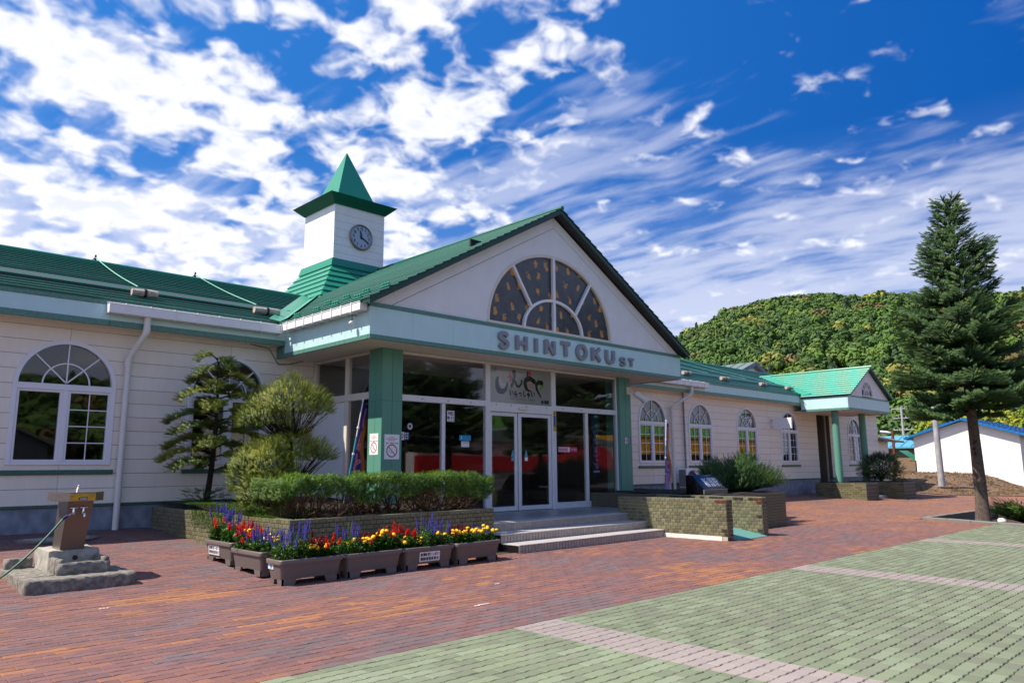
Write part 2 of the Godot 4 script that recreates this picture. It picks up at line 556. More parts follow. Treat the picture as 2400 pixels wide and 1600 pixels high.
	mat("roof_brown", Color(0.55, 0.46, 0.36), 0.7, "fine", Vector3(0.5, 0.5, 0.5))
	mat("roof_grey", Color(0.42, 0.48, 0.47), 0.5, "soft", Vector3(0.5, 0.5, 0.5))
	mat("pole_grey", Color(0.72, 0.72, 0.74), 0.7, "blotch", Vector3(0.6, 0.3, 0.6))
	mat("rust", Color(0.50, 0.25, 0.15), 0.8, "stain", Vector3(2, 2, 2))
	mat("wire", Color(0.10, 0.10, 0.11), 0.6)
	mat("red_wall", Color(0.72, 0.09, 0.10), 0.6, "soft", Vector3(0.3, 0.3, 0.3))
	mat("shop_yellow", Color(0.95, 0.70, 0.02), 0.6, "soft", Vector3(0.3, 0.3, 0.3))
	mat("shop_green", Color(0.40, 0.62, 0.30), 0.6, "soft", Vector3(0.3, 0.3, 0.3))
	mat("hill_soil", Color(0.22, 0.28, 0.12), 1.0, "stain", Vector3(0.02, 0.02, 0.02))
	mat("tree_mass", Color(1, 1, 1), 0.75, "", Vector3.ONE, {"tint": true, "back": Color(0.24, 0.30, 0.08)})
	mat("curtain", Color(0.55, 0.74, 0.68), 0.8, "", Vector3.ONE, {"back": Color(0.2, 0.3, 0.26)})
	mat("teal_pole", Color(0.20, 0.55, 0.62), 0.45)

# ---------------------------------------------------------------- strokes: lettering
const GLYPH := {
	"新": "2.5,0 2.5,1.5;0.5,1.5 4.5,1.5;1.5,2 2,3.3;3.5,2 3,3.3;0.2,3.6 4.8,3.6;0.5,5.5 4.5,5.5;2.5,3.6 2.5,10;2.4,5.8 0.5,8;2.6,5.8 4.3,7.5;9,0.5 6,1.8;6,1.8 6,6 5.2,9.5;6,4.3 10,4.3;8,4.3 8,10",
	"得": "2.5,0 0.5,2.5;3,2.5 0.3,5.5;1.8,4.3 1.8,10;4.8,0.5 9,0.5 9,4 4.8,4 4.8,0.5;4.8,2.2 9,2.2;4,5.3 9.8,5.3;3.8,7 10,7;8,5.3 8,9.7 6.8,9;5,7.8 6,9",
	"駅": "0.8,0.5 0.8,5.5;0.8,0.5 4.5,0.5;0.8,2.2 4.3,2.2;0.8,3.8 4.3,3.8;2.6,0.5 2.6,5.5;0.8,5.5 4.8,5.5 4.5,9.5 3.8,9;0.3,7 0,9;1.6,7 1.8,8.5;2.8,7 3.1,8.3;5.8,0.8 9.3,0.8 9.3,4.2 5.8,4.2;5.8,0.8 5.8,5 5,10;7.5,4.2 8.3,7 10,10",
	"町": "0.3,1.5 4.3,1.5 4.3,8.5 0.3,8.5 0.3,1.5;2.3,1.5 2.3,8.5;0.3,5 4.3,5;5,1.5 10,1.5;7.6,1.5 7.6,9.5 6.5,9",
	"花": "0,1.5 10,1.5;3,0 3,3;7,0 7,3;3.8,3.2 0.5,6.8;2.4,5 2.4,10;9,4 5.5,6.5;5.8,3.2 5.8,9.3 9.8,9.3 9.8,8",
	"い": "1.5,1.5 1.8,7 3,8.8 4,7.3;8,2 9.3,6.5",
	"っ": "2,5.5 6,4.3 8.5,5.8 7.5,8.5 4.5,9.5",
	"ぱ": "1.3,1 1,5 1.5,9.3;3.8,3.5 8,3.3;6,1 6.2,8 5,9.3 3.8,8.3 5,7.3 8.3,9;9.3,0.3 10,1 9.3,1.7 8.6,1 9.3,0.3",
	"運": "0.8,0.8 1.8,2;0.3,4 2,4 1.5,7.5 0.3,8.8;1.5,8 4,9.6 10,9.6;3.3,0.8 9.8,0.8 9.8,2;3.3,0.8 3.3,2;3.5,2.3 9.5,2.3;4,3.5 9,3.5 9,6 4,6 4,3.5;4,4.7 9,4.7;3.3,7.3 9.8,7.3;6.5,1.5 6.5,9",
	"動": "0.5,1.2 4.8,0.6;0.2,2.3 5.2,2.3;0.8,3.5 4.6,3.5 4.6,6 0.8,6 0.8,3.5;0.8,4.7 4.6,4.7;0.5,7.4 5,7.4;0.2,9.3 5.4,8.9;2.7,0.8 2.7,9.2;5.8,3 9.6,3 9.3,9.2 8.3,8.8;7.6,0.3 7.5,4 5.5,9.6",
	"推": "0.2,2.5 4,2.5;2.2,0.3 2.2,9.3 1.2,8.8;0.2,6.5 4,5.3;5.8,0.3 4.2,4;5.2,2.5 5.2,10;7.5,0.3 7.2,2.5;5.2,2.5 9.8,2.5;5.2,4.8 9.5,4.8;5.2,7 9.5,7;5.2,9.5 10,9.5;7.5,2.5 7.5,9.5",
	"進": "0.8,0.8 1.8,2;0.3,4 2,4 1.5,7.5 0.3,8.8;1.5,8 4,9.6 10,9.6;5,0.3 3.3,3.5;4.5,2 4.5,8.3;7,0.3 6.8,2;4.5,2 9.6,2;4.5,4 9.3,4;4.5,6 9.3,6;4.5,8.2 9.8,8.2;7,2 7,8.2",
	"委": "7.5,0.2 2.5,1;0.3,2.3 9.7,2.3;5,0.8 5,4.8;4.8,2.4 1,5;5.2,2.4 9,5;0.3,6.3 9.8,6.3;4.5,4.8 2.8,8 8.5,10;7.5,6.3 5.5,9 1,10",
	"員": "2.5,0.5 7.5,0.5 7.5,2.5 2.5,2.5 2.5,0.5;1.8,3.5 8.2,3.5 8.2,8 1.8,8 1.8,3.5;1.8,5 8.2,5;1.8,6.5 8.2,6.5;3.5,8.2 1,10;6.5,8.2 9,10",
	"会": "5,0.2 0.3,4.5;5,0.2 9.8,4.5;3,4 7,4;1.5,6 8.5,6;4.2,6 2,9.3 8,9;6.8,7.3 8.8,9.8",
	"し": "3,0.5 2.8,7 4,9.3 6,9.3 8.5,6.5",
	"ん": "5,0.5 1,9.5;2.2,6.8 4,5 5,6 5.2,8.8 6.8,9.5 9.2,6.5",
	"と": "3,0.5 4,4.5;8.5,3 3,5.3 1.8,7.5 3.5,9.3 8.5,9.2",
	"く": "7.5,0.5 2.5,5 8,9.5",
	"ら": "3.5,0.8 5.5,1.8;2.5,3 2.3,7 5,5 7.8,5.5 7.8,8.3 4,9.8",
	"ゃ": "1,4.8 6,3.5 8.5,4.5 8,6.3 5.8,6.5;4.5,2 5.5,3.3;2.8,3 5,10",
	"S": "8,2 6.5,0.6 3.5,0.6 2,2 2.2,3.6 7.6,6 8,7.8 6.5,9.4 3.5,9.4 1.8,8",
	"H": "2,0.5 2,9.5;8,0.5 8,9.5;2,5 8,5",
	"I": "5,0.5 5,9.5",
	"i": "5,3.5 5,9.5;5,1 5,1.4",
	"N": "2,9.5 2,0.5 8,9.5 8,0.5",
	"T": "1.5,0.6 8.5,0.6;5,0.6 5,9.5",
	"O": "5,0.5 7.4,1.4 8.4,3.6 8.4,6.4 7.4,8.6 5,9.5 2.6,8.6 1.6,6.4 1.6,3.6 2.6,1.4 5,0.5",
	"K": "2,0.5 2,9.5;8,0.5 2.2,5.8;4,4.4 8.2,9.5",
	"U": "2,0.5 2,6.6 2.9,8.7 5,9.4 7.1,8.7 8,6.6 8,0.5",
	"W": "0.8,0.5 3,9.5 5,2.5 7,9.5 9.2,0.5",
	"M": "1.5,9.5 1.5,0.5 5,7 8.5,0.5 8.5,9.5",
	"G": "8.2,2.4 6.6,0.7 3.6,0.7 1.8,3 1.8,7 3.6,9.3 6.6,9.3 8.2,7.6 8.2,5.4 5.4,5.4",
	"F": "2.2,9.5 2.2,0.6 8,0.6;2.2,4.8 7,4.8",
	"R": "2.2,9.5 2.2,0.6 6.5,0.6 8,2 8,3.8 6.5,5.2 2.2,5.2;5,5.2 8.2,9.5",
	"E": "8,0.6 2.2,0.6 2.2,9.4 8,9.4;2.2,4.8 7,4.8",
	"J": "7,0.5 7,7.4 5.6,9.3 3.6,9.3 2.2,7.6",
	"-": "3,5.2 7,5.2",
	"0": "5,0.5 7.6,2 7.6,8 5,9.5 2.4,8 2.4,2 5,0.5",
	"1": "3.4,2.2 5.4,0.6 5.4,9.5",
	"2": "2.2,2.6 3.4,0.8 6.6,0.8 7.8,2.6 7.2,4.6 2.2,9.4 8,9.4",
	"3": "2.4,1.6 4,0.6 6.6,0.8 7.6,2.6 6.6,4.6 4.4,4.8 6.8,5.2 7.8,7 6.8,9 4,9.5 2.2,8.4",
	"4": "6.6,9.5 6.6,0.6 1.8,6.8 8.4,6.8",
	"5": "7.6,0.6 3,0.6 2.6,4.6 5.6,4 7.6,5.6 7.6,7.8 5.6,9.4 2.4,8.8",
	"6": "7,1 4.4,1.6 2.4,5 2.4,7.6 4,9.4 6.2,9.4 7.8,7.4 6.8,5 4.4,4.8 2.6,6.4",
	"7": "2,0.7 8,0.7 4.4,9.5",
	"8": "5,0.6 7.2,1.8 7.2,3.6 5,4.8 2.8,3.6 2.8,1.8 5,0.6;5,4.8 7.8,6.2 7.8,8 5,9.5 2.2,8 2.2,6.2 5,4.8",
	"9": "7.4,3.6 5.6,5.2 3.4,4.8 2.2,2.8 3.6,0.8 6,0.8 7.6,2.6 7.4,5.4 5.4,9.4",
}

func strokes(ch: String) -> Array:
	var out := []
	if not GLYPH.has(ch): return out
	for line in GLYPH[ch].split(";"):
		var pts := PackedVector2Array()
		for p in line.split(" "):
			var xy: PackedStringArray = p.split(",")
			pts.append(Vector2(float(xy[0]), float(xy[1])))
		out.append(pts)
	return out

func dab(img: Image, at: Vector2, r: float, c: Color):
	for y in range(int(at.y - r), int(at.y + r) + 2):
		for x in range(int(at.x - r), int(at.x + r) + 2):
			if x >= 0 and y >= 0 and x < img.get_width() and y < img.get_height():
				var k := clampf(r + 0.5 - Vector2(x, y).distance_to(at), 0.0, 1.0)
				if k > 0.0: img.set_pixel(x, y, img.get_pixel(x, y).lerp(c, k))

func brush(img: Image, pts: PackedVector2Array, r0: float, r1: float, c: Color):
	var total := 0.0
	for i in pts.size() - 1: total += pts[i].distance_to(pts[i + 1])
	var gone := 0.0
	for i in pts.size() - 1:
		var l := pts[i].distance_to(pts[i + 1])
		var n := maxi(1, int(l / 0.8))
		for k in n + 1:
			var t := float(k) / n
			dab(img, pts[i].lerp(pts[i + 1], t), lerpf(r0, r1, (gone + l * t) / maxf(total, 0.01)), c)
		gone += l

func write(img: Image, text: String, at: Vector2, size: Vector2, step: float, r: float, c: Color):
	# at: top left of the first character
	for i in text.length():
		for line in strokes(text[i]):
			var p := PackedVector2Array()
			for q in line: p.append(at + Vector2(i * step, 0) + q * size / 10.0)
			brush(img, p, r, r, c)

func print_mat(key: String, img: Image, rough := 0.5) -> StandardMaterial3D:
	var m := StandardMaterial3D.new()
	m.resource_name = key
	m.albedo_texture = ImageTexture.create_from_image(img)
	m.roughness = rough
	m.cull_mode = BaseMaterial3D.CULL_DISABLED
	M[key] = m
	return m

func sheet(w: int, h: int, c: Color) -> Image:
	var img := Image.create(w, h, false, Image.FORMAT_RGBA8)
	img.fill(c)
	return img

# ---------------------------------------------------------------- ground
func ground_y(x: float, z: float) -> float:
	var d := -z
	var z0 := lerpf(9.0, 12.0, clampf((x - 10.0) / 22.0, 0.0, 1.0))
	var amp := lerpf(0.368, 0.21, clampf((x - 4.0) / 26.0, 0.0, 1.0))
	var y := amp * clampf((d - z0) / (15.25 - z0), 0.0, 1.0)
	y -= 0.06 * smoothstep(18.0, 30.0, x)
	y += 0.72 * smoothstep(42.0, 50.0, x) * smoothstep(10.8, 13.8, d)
	return y

const BED := [Vector2(22.3, -7.0), Vector2(21.05, -4.4), Vector2(20.6, -1.5), Vector2(29.0, -1.5), Vector2(29.0, -7.0)]

func in_bed(x: float, z: float, grow := 0.0) -> bool:
	if z < -7.0 - grow or z > -1.5 + grow or x > 29.0 + grow: return false
	var edge := lerpf(22.3, 21.05, clampf((z + 7.0) / 2.6, 0.0, 1.0)) if z < -4.4 else lerpf(21.05, 20.6, (z + 4.4) / 2.9)
	return x > edge - grow

func grid_sheet(called: String, xs: Array, zs: Array, yf: Callable, m: Material) -> MeshInstance3D:
	var v := PackedVector3Array()
	var nn := PackedVector3Array()
	var ix := PackedInt32Array()
	for z in zs:
		for x in xs:
			v.append(Vector3(x, yf.call(x, z), z))
			var dx: float = yf.call(x + 0.2, z) - yf.call(x - 0.2, z)
			var dz: float = yf.call(x, z + 0.2) - yf.call(x, z - 0.2)
			nn.append(Vector3(-dx / 0.4, 1, -dz / 0.4).normalized())
	var w := xs.size()
	for j in zs.size() - 1:
		for i in w - 1:
			var a := j * w + i
			ix.append_array([a, a + 1, a + w, a + 1, a + w + 1, a + w])
	var arr := []
	arr.resize(Mesh.ARRAY_MAX)
	arr[Mesh.ARRAY_VERTEX] = v
	arr[Mesh.ARRAY_NORMAL] = nn
	arr[Mesh.ARRAY_INDEX] = ix
	var am := ArrayMesh.new()
	am.add_surface_from_arrays(Mesh.PRIMITIVE_TRIANGLES, arr)
	return mesh_node(called, am, m, self)

func steps_of(parts: Array) -> Array:
	# [[from, to, step], ...] -> rising list
	var out := []
	for p in parts:
		var t: float = p[0]
		while t < p[1] - 1e-4:
			out.append(t)
			t += p[2]
	out.append(parts[-1][1])
	return out

func paver_mesh(l: float, w: float, gap: float) -> ArrayMesh:
	# an interlocking block: long sides in a shallow zigzag, chamfered top edge
	var a := 0.0065
	var hx := l / 2.0 - gap * 0.35
	var hz := w / 2.0 - gap * 0.5
	var base := [Vector2(-hx, -hz), Vector2(-hx * 0.5, -hz - a), Vector2(0, -hz + a), Vector2(hx * 0.5, -hz - a), Vector2(hx, -hz + a),
		Vector2(hx, hz + a), Vector2(hx * 0.5, hz - a), Vector2(0, hz + a), Vector2(-hx * 0.5, hz - a), Vector2(-hx, hz)]
	var s := surf()
	var top := []
	for p in base:
		top.append(Vector3(p.x * (1.0 - 0.005 / hx), 0.0, p.y * (1.0 - 0.005 / hz)))
	for i in range(1, base.size() - 1):
		tri(s, top[0], top[i], top[i + 1])
	for i in base.size():
		var j := (i + 1) % base.size()
		var o1 := Vector3(base[i].x, -0.005, base[i].y)
		var o2 := Vector3(base[j].x, -0.005, base[j].y)
		quad(s, top[i], o1, o2, top[j])
		quad(s, o1, o1 + Vector3.DOWN * 0.03, o2 + Vector3.DOWN * 0.03, o2)
	return done(s)

func make_ground():
	var xs := steps_of([[-1500.0, -300.0, 400.0], [-300.0, -40.0, 65.0], [-40.0, -12.0, 7.0], [-12.0, 48.0, 0.4], [48.0, 100.0, 2.0], [100.0, 400.0, 75.0], [400.0, 2000.0, 400.0]])
	var zs := steps_of([[-1500.0, -300.0, 400.0], [-300.0, -60.0, 60.0], [-60.0, -24.0, 4.0], [-24.0, 4.0, 0.4], [4.0, 40.0, 4.0], [40.0, 200.0, 40.0], [200.0, 1500.0, 325.0]])
	var g := grid_sheet("ground", xs, zs, func(x, z): return ground_y(x, z) - (0.30 if in_bed(x, z, -0.15) else 0.018), M.joint_sand)
	tag(g, "", "", "", "structure")
	# red brick pavement
	var red := Node3D.new()
	red.name = "brick_pavement"
	add_child(red)
	tag(red, "", "", "", "structure")
	var n1 := FastNoiseLite.new()
	n1.seed = 3; n1.frequency = 0.42; n1.fractal_octaves = 3
	var n2 := FastNoiseLite.new()
	n2.seed = 8; n2.frequency = 1.1
	var tones := [lin(0.465, 0.35, 0.355), lin(0.49, 0.345, 0.335), lin(0.51, 0.35, 0.32), lin(0.55, 0.375, 0.31), lin(0.61, 0.41, 0.29), lin(0.435, 0.365, 0.375)]
	var x_ := []
	var c_ := []
	var L := 0.225
	var W := 0.1125
	var z := -5.175
	var row := 0
	var prev := 1
	while z > -15.2:
		var x := -5.0 + (0.5 * L if row % 2 else 0.0)
		while x < 41.0:
			if not ((in_bed(x, z, 0.12)) or (x > 5.25 and x < 8.6 and z < -9.9) or (x > 8.6 and x < 17.6 and z < -9.3)):
				var big := n1.get_noise_2d(x * 0.6, z) + 0.5 * n2.get_noise_2d(x * 0.5, z * 2.2)
				var pick := 1
				var r := rng.randf() + big * 1.1
				if r > 1.22: pick = 4
				elif r > 0.98: pick = 3
				elif r > 0.68: pick = 2
				elif r > 0.30: pick = 1
				elif r > -0.05: pick = 0
				else: pick = 5
				if rng.randf() < 0.15: pick = prev
				prev = pick
				var c := jit(tones[pick], 0.13)
				c = c.lerp(lin(0.64, 0.44, 0.31), 0.45 * smoothstep(14.0, 24.0, x) * clampf(0.75 + n1.get_noise_2d(x, z * 2.0), 0.0, 1.0))
				var y := ground_y(x, z)
				var dy := ground_y(x, z - 0.1) - ground_y(x, z + 0.1)
				var b := Basis(Vector3.RIGHT, atan2(dy, 0.2) + rng.randf_range(-0.010, 0.010)) * Basis(Vector3.BACK, rng.randf_range(-0.008, 0.008)) * Basis(Vector3.UP, rng.randf_range(-0.008, 0.008))
				x_.append(Transform3D(b, Vector3(x, y + rng.randf_range(-0.0022, 0.0022), z)))
				c_.append(c)
			x += L
		z -= W
		row += 1
	pieces("brick", paver_mesh(L, W, 0.005), M.paver_red, x_, c_, red)
	# green block field with white strips
	var green := Node3D.new()
	green.name = "green_block_pavement"
	add_child(green)
	tag(green, "", "", "", "structure")
	x_ = []
	c_ = []
	var gt := [lin(0.525, 0.57, 0.465), lin(0.56, 0.605, 0.50), lin(0.495, 0.535, 0.435), lin(0.535, 0.58, 0.465), lin(0.515, 0.535, 0.455)]
	var strip_edges := []
	for i in 6: strip_edges.append_array([4.96 + 5.43 * i, 5.5225 + 5.43 * i])
	z = -5.06
	row = 0
	while z < 2.4:
		var x := -4.0 + (0.5 * L if row % 2 else 0.0)
		while x < 36.0:
			x += L
			# white strips run straight across the rows, so blocks are cut at their edges
			var parts := [[x - L, x]]
			for e in strip_edges:
				var more := []
				for p in parts:
					if e > p[0] + 0.01 and e < p[1] - 0.01:
						more.append([p[0], e])
						more.append([e, p[1]])
					else: more.append(p)
				parts = more
			for p in parts:
				var mid: float = (p[0] + p[1]) / 2.0
				if in_bed(mid, z, 0.12): continue
				var m := fposmod(mid - 4.96, 5.43)
				var c: Color
				if m < 0.5625 and mid > 4.0: c = jit(lin(0.665, 0.62, 0.605), 0.06)
				else: c = jit(gt[rng.randi() % gt.size()], 0.06) * (1.0 + 0.12 * n1.get_noise_2d(mid * 1.5 + 30.0, z))
				x_.append(Transform3D(Basis(Vector3.UP, rng.randf_range(-0.004, 0.004)) * Basis(Vector3.RIGHT, rng.randf_range(-0.008, 0.008)) * Basis.from_scale(Vector3((p[1] - p[0]) / L, 1, 1)), Vector3(mid, ground_y(mid, z) + rng.randf_range(-0.002, 0.002), z)))
				c_.append(c)
		z += W
		row += 1
	pieces("block", paver_mesh(L, W, 0.008), M.paver_green, x_, c_, green)
	# the street behind the camera, seen only in the glass
	var road := surf()
	box(road, Vector3(-200, -0.3, 2.6), Vector3(260, -0.006, 12.0))
	tag(obj("road", road, M.asphalt), "", "", "", "structure")
	# kerbs round the sunken bed of the spruce
	var k := thing("tree_bed_kerb", "low concrete kerb round the sunken bed of the tall spruce", "kerb")
	var edge := [BED[4], BED[0], BED[1], BED[2]]
	for i in edge.size() - 1:
		var a: Vector2 = edge[i]
		var b: Vector2 = edge[i + 1]
		var n := maxi(2, int(a.distance_to(b) / 0.62))
		for j in n:
			var p := a.lerp(b, float(j) / n)
			var q := a.lerp(b, float(j + 1) / n)
			var mid := (p + q) / 2.0
			var s := surf()
			var len := p.distance_to(q) - 0.006
			cbox(s, Vector3(-len / 2, -0.32, -0.07), Vector3(len / 2, 0.055, 0.07), 0.012)
			obj("kerb_stone", s, M.kerb, k, Transform3D(Basis(Vector3.UP, -(q - p).angle()), Vector3(mid.x, ground_y(mid.x, mid.y) + rng.randf_range(-0.004, 0.004), mid.y)))

# ---------------------------------------------------------------- station
var station: Node3D
const LEFT_WINDOWS := [3.55, 6.56]
const RIGHT_WINDOWS := [21.63, 24.70, 28.21, 31.95, 39.15]
const WIN_W := 1.63
const WIN_YB := 1.53
const WIN_YS := 2.95

func arch_poly(cx: float, w: float, yb: float, ys: float, n := 24, ry := -1.0) -> PackedVector2Array:
	var p := PackedVector2Array([Vector2(cx - w / 2, yb), Vector2(cx + w / 2, yb)])
	var r := w / 2 if ry < 0 else ry
	for i in n + 1:
		var a := PI * i / n
		p.append(Vector2(cx + cos(a) * w / 2, ys + sin(a) * r))
	return p

func rect_poly(x0: float, y0: float, x1: float, y1: float) -> PackedVector2Array:
	return PackedVector2Array([Vector2(x0, y0), Vector2(x1, y0), Vector2(x1, y1), Vector2(x0, y1)])

func cut(poly: PackedVector2Array, holes: Array) -> Array:
	var work := [poly]
	for h in holes:
		var next := []
		for p in work:
			for r in Geometry2D.clip_polygons(p, h):
				if not Geometry2D.is_polygon_clockwise(r) and r.size() > 2: next.append(r)
		work = next
	return work

func boarded_wall(x0: float, x1: float, joints: Array, openings: Array, top := 4.09):
	var rows := [0.835]
	var y := 0.853 + 0.2617
	while y < top - 0.05:
		rows.append(y)
		y += 0.2617
	rows.append(top)
	var core := surf()
	var kinds := ["siding", "siding", "siding_b", "siding_c"]
	for i in rows.size() - 1:
		var ends := [x0]
		for k in joints.size():
			ends.append(joints[k])
		ends.append(x1)
		for j in ends.size() - 1:
			for p in cut(rect_poly(ends[j] + 0.003, rows[i] + 0.004, ends[j + 1] - 0.003, rows[i + 1] - 0.004), openings):
				var s := surf()
				prism(s, p, -0.02, rng.randf_range(-0.0015, 0.0015))
				obj("siding_board", s, M[kinds[rng.randi() % 4]], station, Transform3D(Basis(), Vector3(0, 0, WALL_Z)))
		for p in cut(rect_poly(x0, rows[i], x1, rows[i + 1]), openings):
			prism(core, p, -0.18, -0.021, Transform3D(Basis(), Vector3(0, 0, WALL_Z)))
	box(core, Vector3(x0, -0.2, WALL_Z - 0.2), Vector3(x1, 0.835, WALL_Z - 0.19))
	obj("wall_core", core, M.wall_core, station)
	var f := surf()
	cbox(f, Vector3(x0, -0.3, WALL_Z - 0.185), Vector3(x1, 0.788, WALL_Z - 0.012), 0.004)
	obj("foundation", f, M.foundation, station)
	var t := surf()
	cbox(t, Vector3(x0, 0.79, WALL_Z - 0.06), Vector3(x1, 0.834, WALL_Z + 0.022), 0.006)
	obj("base_flashing", t, M.sill_green, station)

func bar(s: SurfaceTool, a: Vector2, b: Vector2, w: float, z0: float, z1: float):
	var d := (b - a).normalized().orthogonal() * w / 2
	prism(s, PackedVector2Array([a - d, b - d, b + d, a + d]), z0, z1)

func arch_band(s: SurfaceTool, c: Vector2, rx: float, ry: float, w: float, z0: float, z1: float, n := 28, a0 := 0.0, a1 := PI):
	for i in n:
		var t0 := lerpf(a0, a1, float(i) / n)
		var t1 := lerpf(a0, a1, float(i + 1) / n)
		var o0 := c + Vector2(cos(t0) * rx, sin(t0) * ry)
		var o1 := c + Vector2(cos(t1) * rx, sin(t1) * ry)
		var i0 := c + Vector2(cos(t0) * (rx - w), sin(t0) * (ry - w))
		var i1 := c + Vector2(cos(t1) * (rx - w), sin(t1) * (ry - w))
		var v := func(p: Vector2, z: float): return Vector3(p.x, p.y, z)
		quad(s, v.call(i0, z1), v.call(o0, z1), v.call(o1, z1), v.call(i1, z1))
		quad(s, v.call(o0, z1), v.call(o0, z0), v.call(o1, z0), v.call(o1, z1))
		quad(s, v.call(i0, z0), v.call(i0, z1), v.call(i1, z1), v.call(i1, z0))

func arched_window(cx: float, left_grid: bool, parent: Node3D):
	var w := node("window", parent)
	w.position = Vector3(cx, 0, WALL_Z)
	var h := WIN_W / 2
	var s := surf()
	# outer casing
	arch_band(s, Vector2(0, WIN_YS), h + 0.012, h + 0.012, 0.075, -0.08, 0.03)
	cbox(s, Vector3(-h - 0.012, WIN_YB, -0.08), Vector3(-h + 0.063, WIN_YS, 0.03), 0.006)
	cbox(s, Vector3(h - 0.063, WIN_YB, -0.08), Vector3(h + 0.012, WIN_YS, 0.03), 0.006)
	cbox(s, Vector3(-h + 0.063, WIN_YB, -0.08), Vector3(h - 0.063, WIN_YB + 0.055, 0.028), 0.006)
	cbox(s, Vector3(-h + 0.063, WIN_YS - 0.09, -0.08), Vector3(h - 0.063, WIN_YS + 0.02, 0.028), 0.006)
	cbox(s, Vector3(-0.045, WIN_YB + 0.055, -0.08), Vector3(0.045, WIN_YS - 0.09, 0.026), 0.006)
	obj("frame", s, M.upvc, w)
	for side in [-1.0, 1.0]:
		var a: float = side * 0.045
		var b: float = side * (h - 0.063)
		var x0 := minf(a, b)
		var x1 := maxf(a, b)
		var y0 := WIN_YB + 0.055
		var y1 := WIN_YS - 0.09
		var q := surf()
		cbox(q, Vector3(x0, y0, -0.06), Vector3(x0 + 0.042, y1, 0.012), 0.005)
		cbox(q, Vector3(x1 - 0.042, y0, -0.06), Vector3(x1, y1, 0.012), 0.005)
		cbox(q, Vector3(x0 + 0.042, y0, -0.06), Vector3(x1 - 0.042, y0 + 0.042, 0.012), 0.005)
		cbox(q, Vector3(x0 + 0.042, y1 - 0.042, -0.06), Vector3(x1 - 0.042, y1, 0.012), 0.005)
		obj("sash", q, M.upvc, w)
		var g := surf()
		box(g, Vector3(x0 + 0.042, y0 + 0.042, -0.040), Vector3(x1 - 0.042, y1 - 0.042, -0.030))
		obj("pane", g, M.window_glass, w)
		if side > 0 or left_grid:
			for i in range(1, 4):
				var m := surf()
				var y := lerpf(y0 + 0.042, y1 - 0.042, i / 4.0)
				box(m, Vector3(x0 + 0.042, y - 0.009, -0.029), Vector3(x1 - 0.042, y + 0.009, -0.012))
				obj("muntin", m, M.upvc, w)
			var m2 := surf()
			box(m2, Vector3((x0 + x1) / 2 - 0.009, y0 + 0.042, -0.011), Vector3((x0 + x1) / 2 + 0.009, y1 - 0.042, -0.006))
			obj("muntin", m2, M.upvc, w)
	var r := h - 0.063
	var pane := surf()
	prism(pane, arch_poly(0, r * 2, WIN_YS + 0.02, WIN_YS + 0.02, 20, r - 0.02), -0.040, -0.030)
	obj("pane", pane, M.window_glass, w)
	for ang in [45.0, 90.0, 135.0]:
		var m := surf()
		var d := Vector2(cos(deg_to_rad(ang)), sin(deg_to_rad(ang)))
		bar(m, Vector2(0, WIN_YS + 0.04), Vector2(0, WIN_YS + 0.02) + d * (r - 0.02), 0.024, -0.029, -0.010)
		obj("muntin", m, M.upvc, w)
	var arc := surf()
	arch_band(arc, Vector2(0, WIN_YS + 0.02), r * 0.52, r * 0.52, 0.024, -0.029, -0.008, 20)
	obj("muntin", arc, M.upvc, w)
	var sill := surf()
	cbox(sill, Vector3(-h - 0.07, 1.36, -0.03), Vector3(h + 0.07, 1.445, 0.045), 0.008)
	obj("sill", sill, M.sill_green, w)

func roof_rows(called: String, O: Vector3, U: Vector3, V: Vector3, pitch: float, first: int, last: int, ends: Callable, mats: Array, lip := 0.034, lip_mat := ""):
	# lapped metal rows: U runs along the eave, V up the slope; ends(s) gives the extent along U at slope distance s
	var N := U.cross(V).normalized()
	if N.y < 0.0: N = -N
	for i in range(first, last):
		var s0 := i * pitch
		var s1 := s0 + pitch
		var e0: Vector2 = ends.call(s0)
		var e1: Vector2 = ends.call(s1)
		var s := surf()
		var h := lip * rng.randf_range(0.93, 1.07)
		var a := O + V * s0 + U * e0.x
		var b := O + V * s0 + U * e0.y
		var c := O + V * (s1 + 0.012) + U * e1.y
		var d := O + V * (s1 + 0.012) + U * e1.x
		var nose := V * 0.014
		quad(s, a + nose + N * h, b + nose + N * h, c + N * 0.006, d + N * 0.006)
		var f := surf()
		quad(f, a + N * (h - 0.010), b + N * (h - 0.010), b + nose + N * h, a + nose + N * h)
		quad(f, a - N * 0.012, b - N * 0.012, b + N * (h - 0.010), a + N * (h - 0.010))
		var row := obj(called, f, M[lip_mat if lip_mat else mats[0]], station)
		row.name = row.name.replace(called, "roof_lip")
		quad(s, a - N * 0.012, a + nose + N * h, d + N * 0.006, d - N * 0.012)
		quad(s, b - N * 0.012, c - N * 0.012, c + N * 0.006, b + nose + N * h)
		obj(called, s, M[mats[rng.randi() % mats.size()]], station)

func slab(called: String, a: Vector3, b: Vector3, c: Vector3, d: Vector3, thick: Vector3, m: Material, parent: Node = null):
	var s := surf()
	quad(s, a, b, c, d)
	quad(s, d - thick, c - thick, b - thick, a - thick)
	var p := [a, b, c, d]
	for i in 4:
		var q: Vector3 = p[i]
		var r: Vector3 = p[(i + 1) % 4]
		quad(s, q - thick, r - thick, r, q)
	return obj(called, s, m, parent if parent else station)

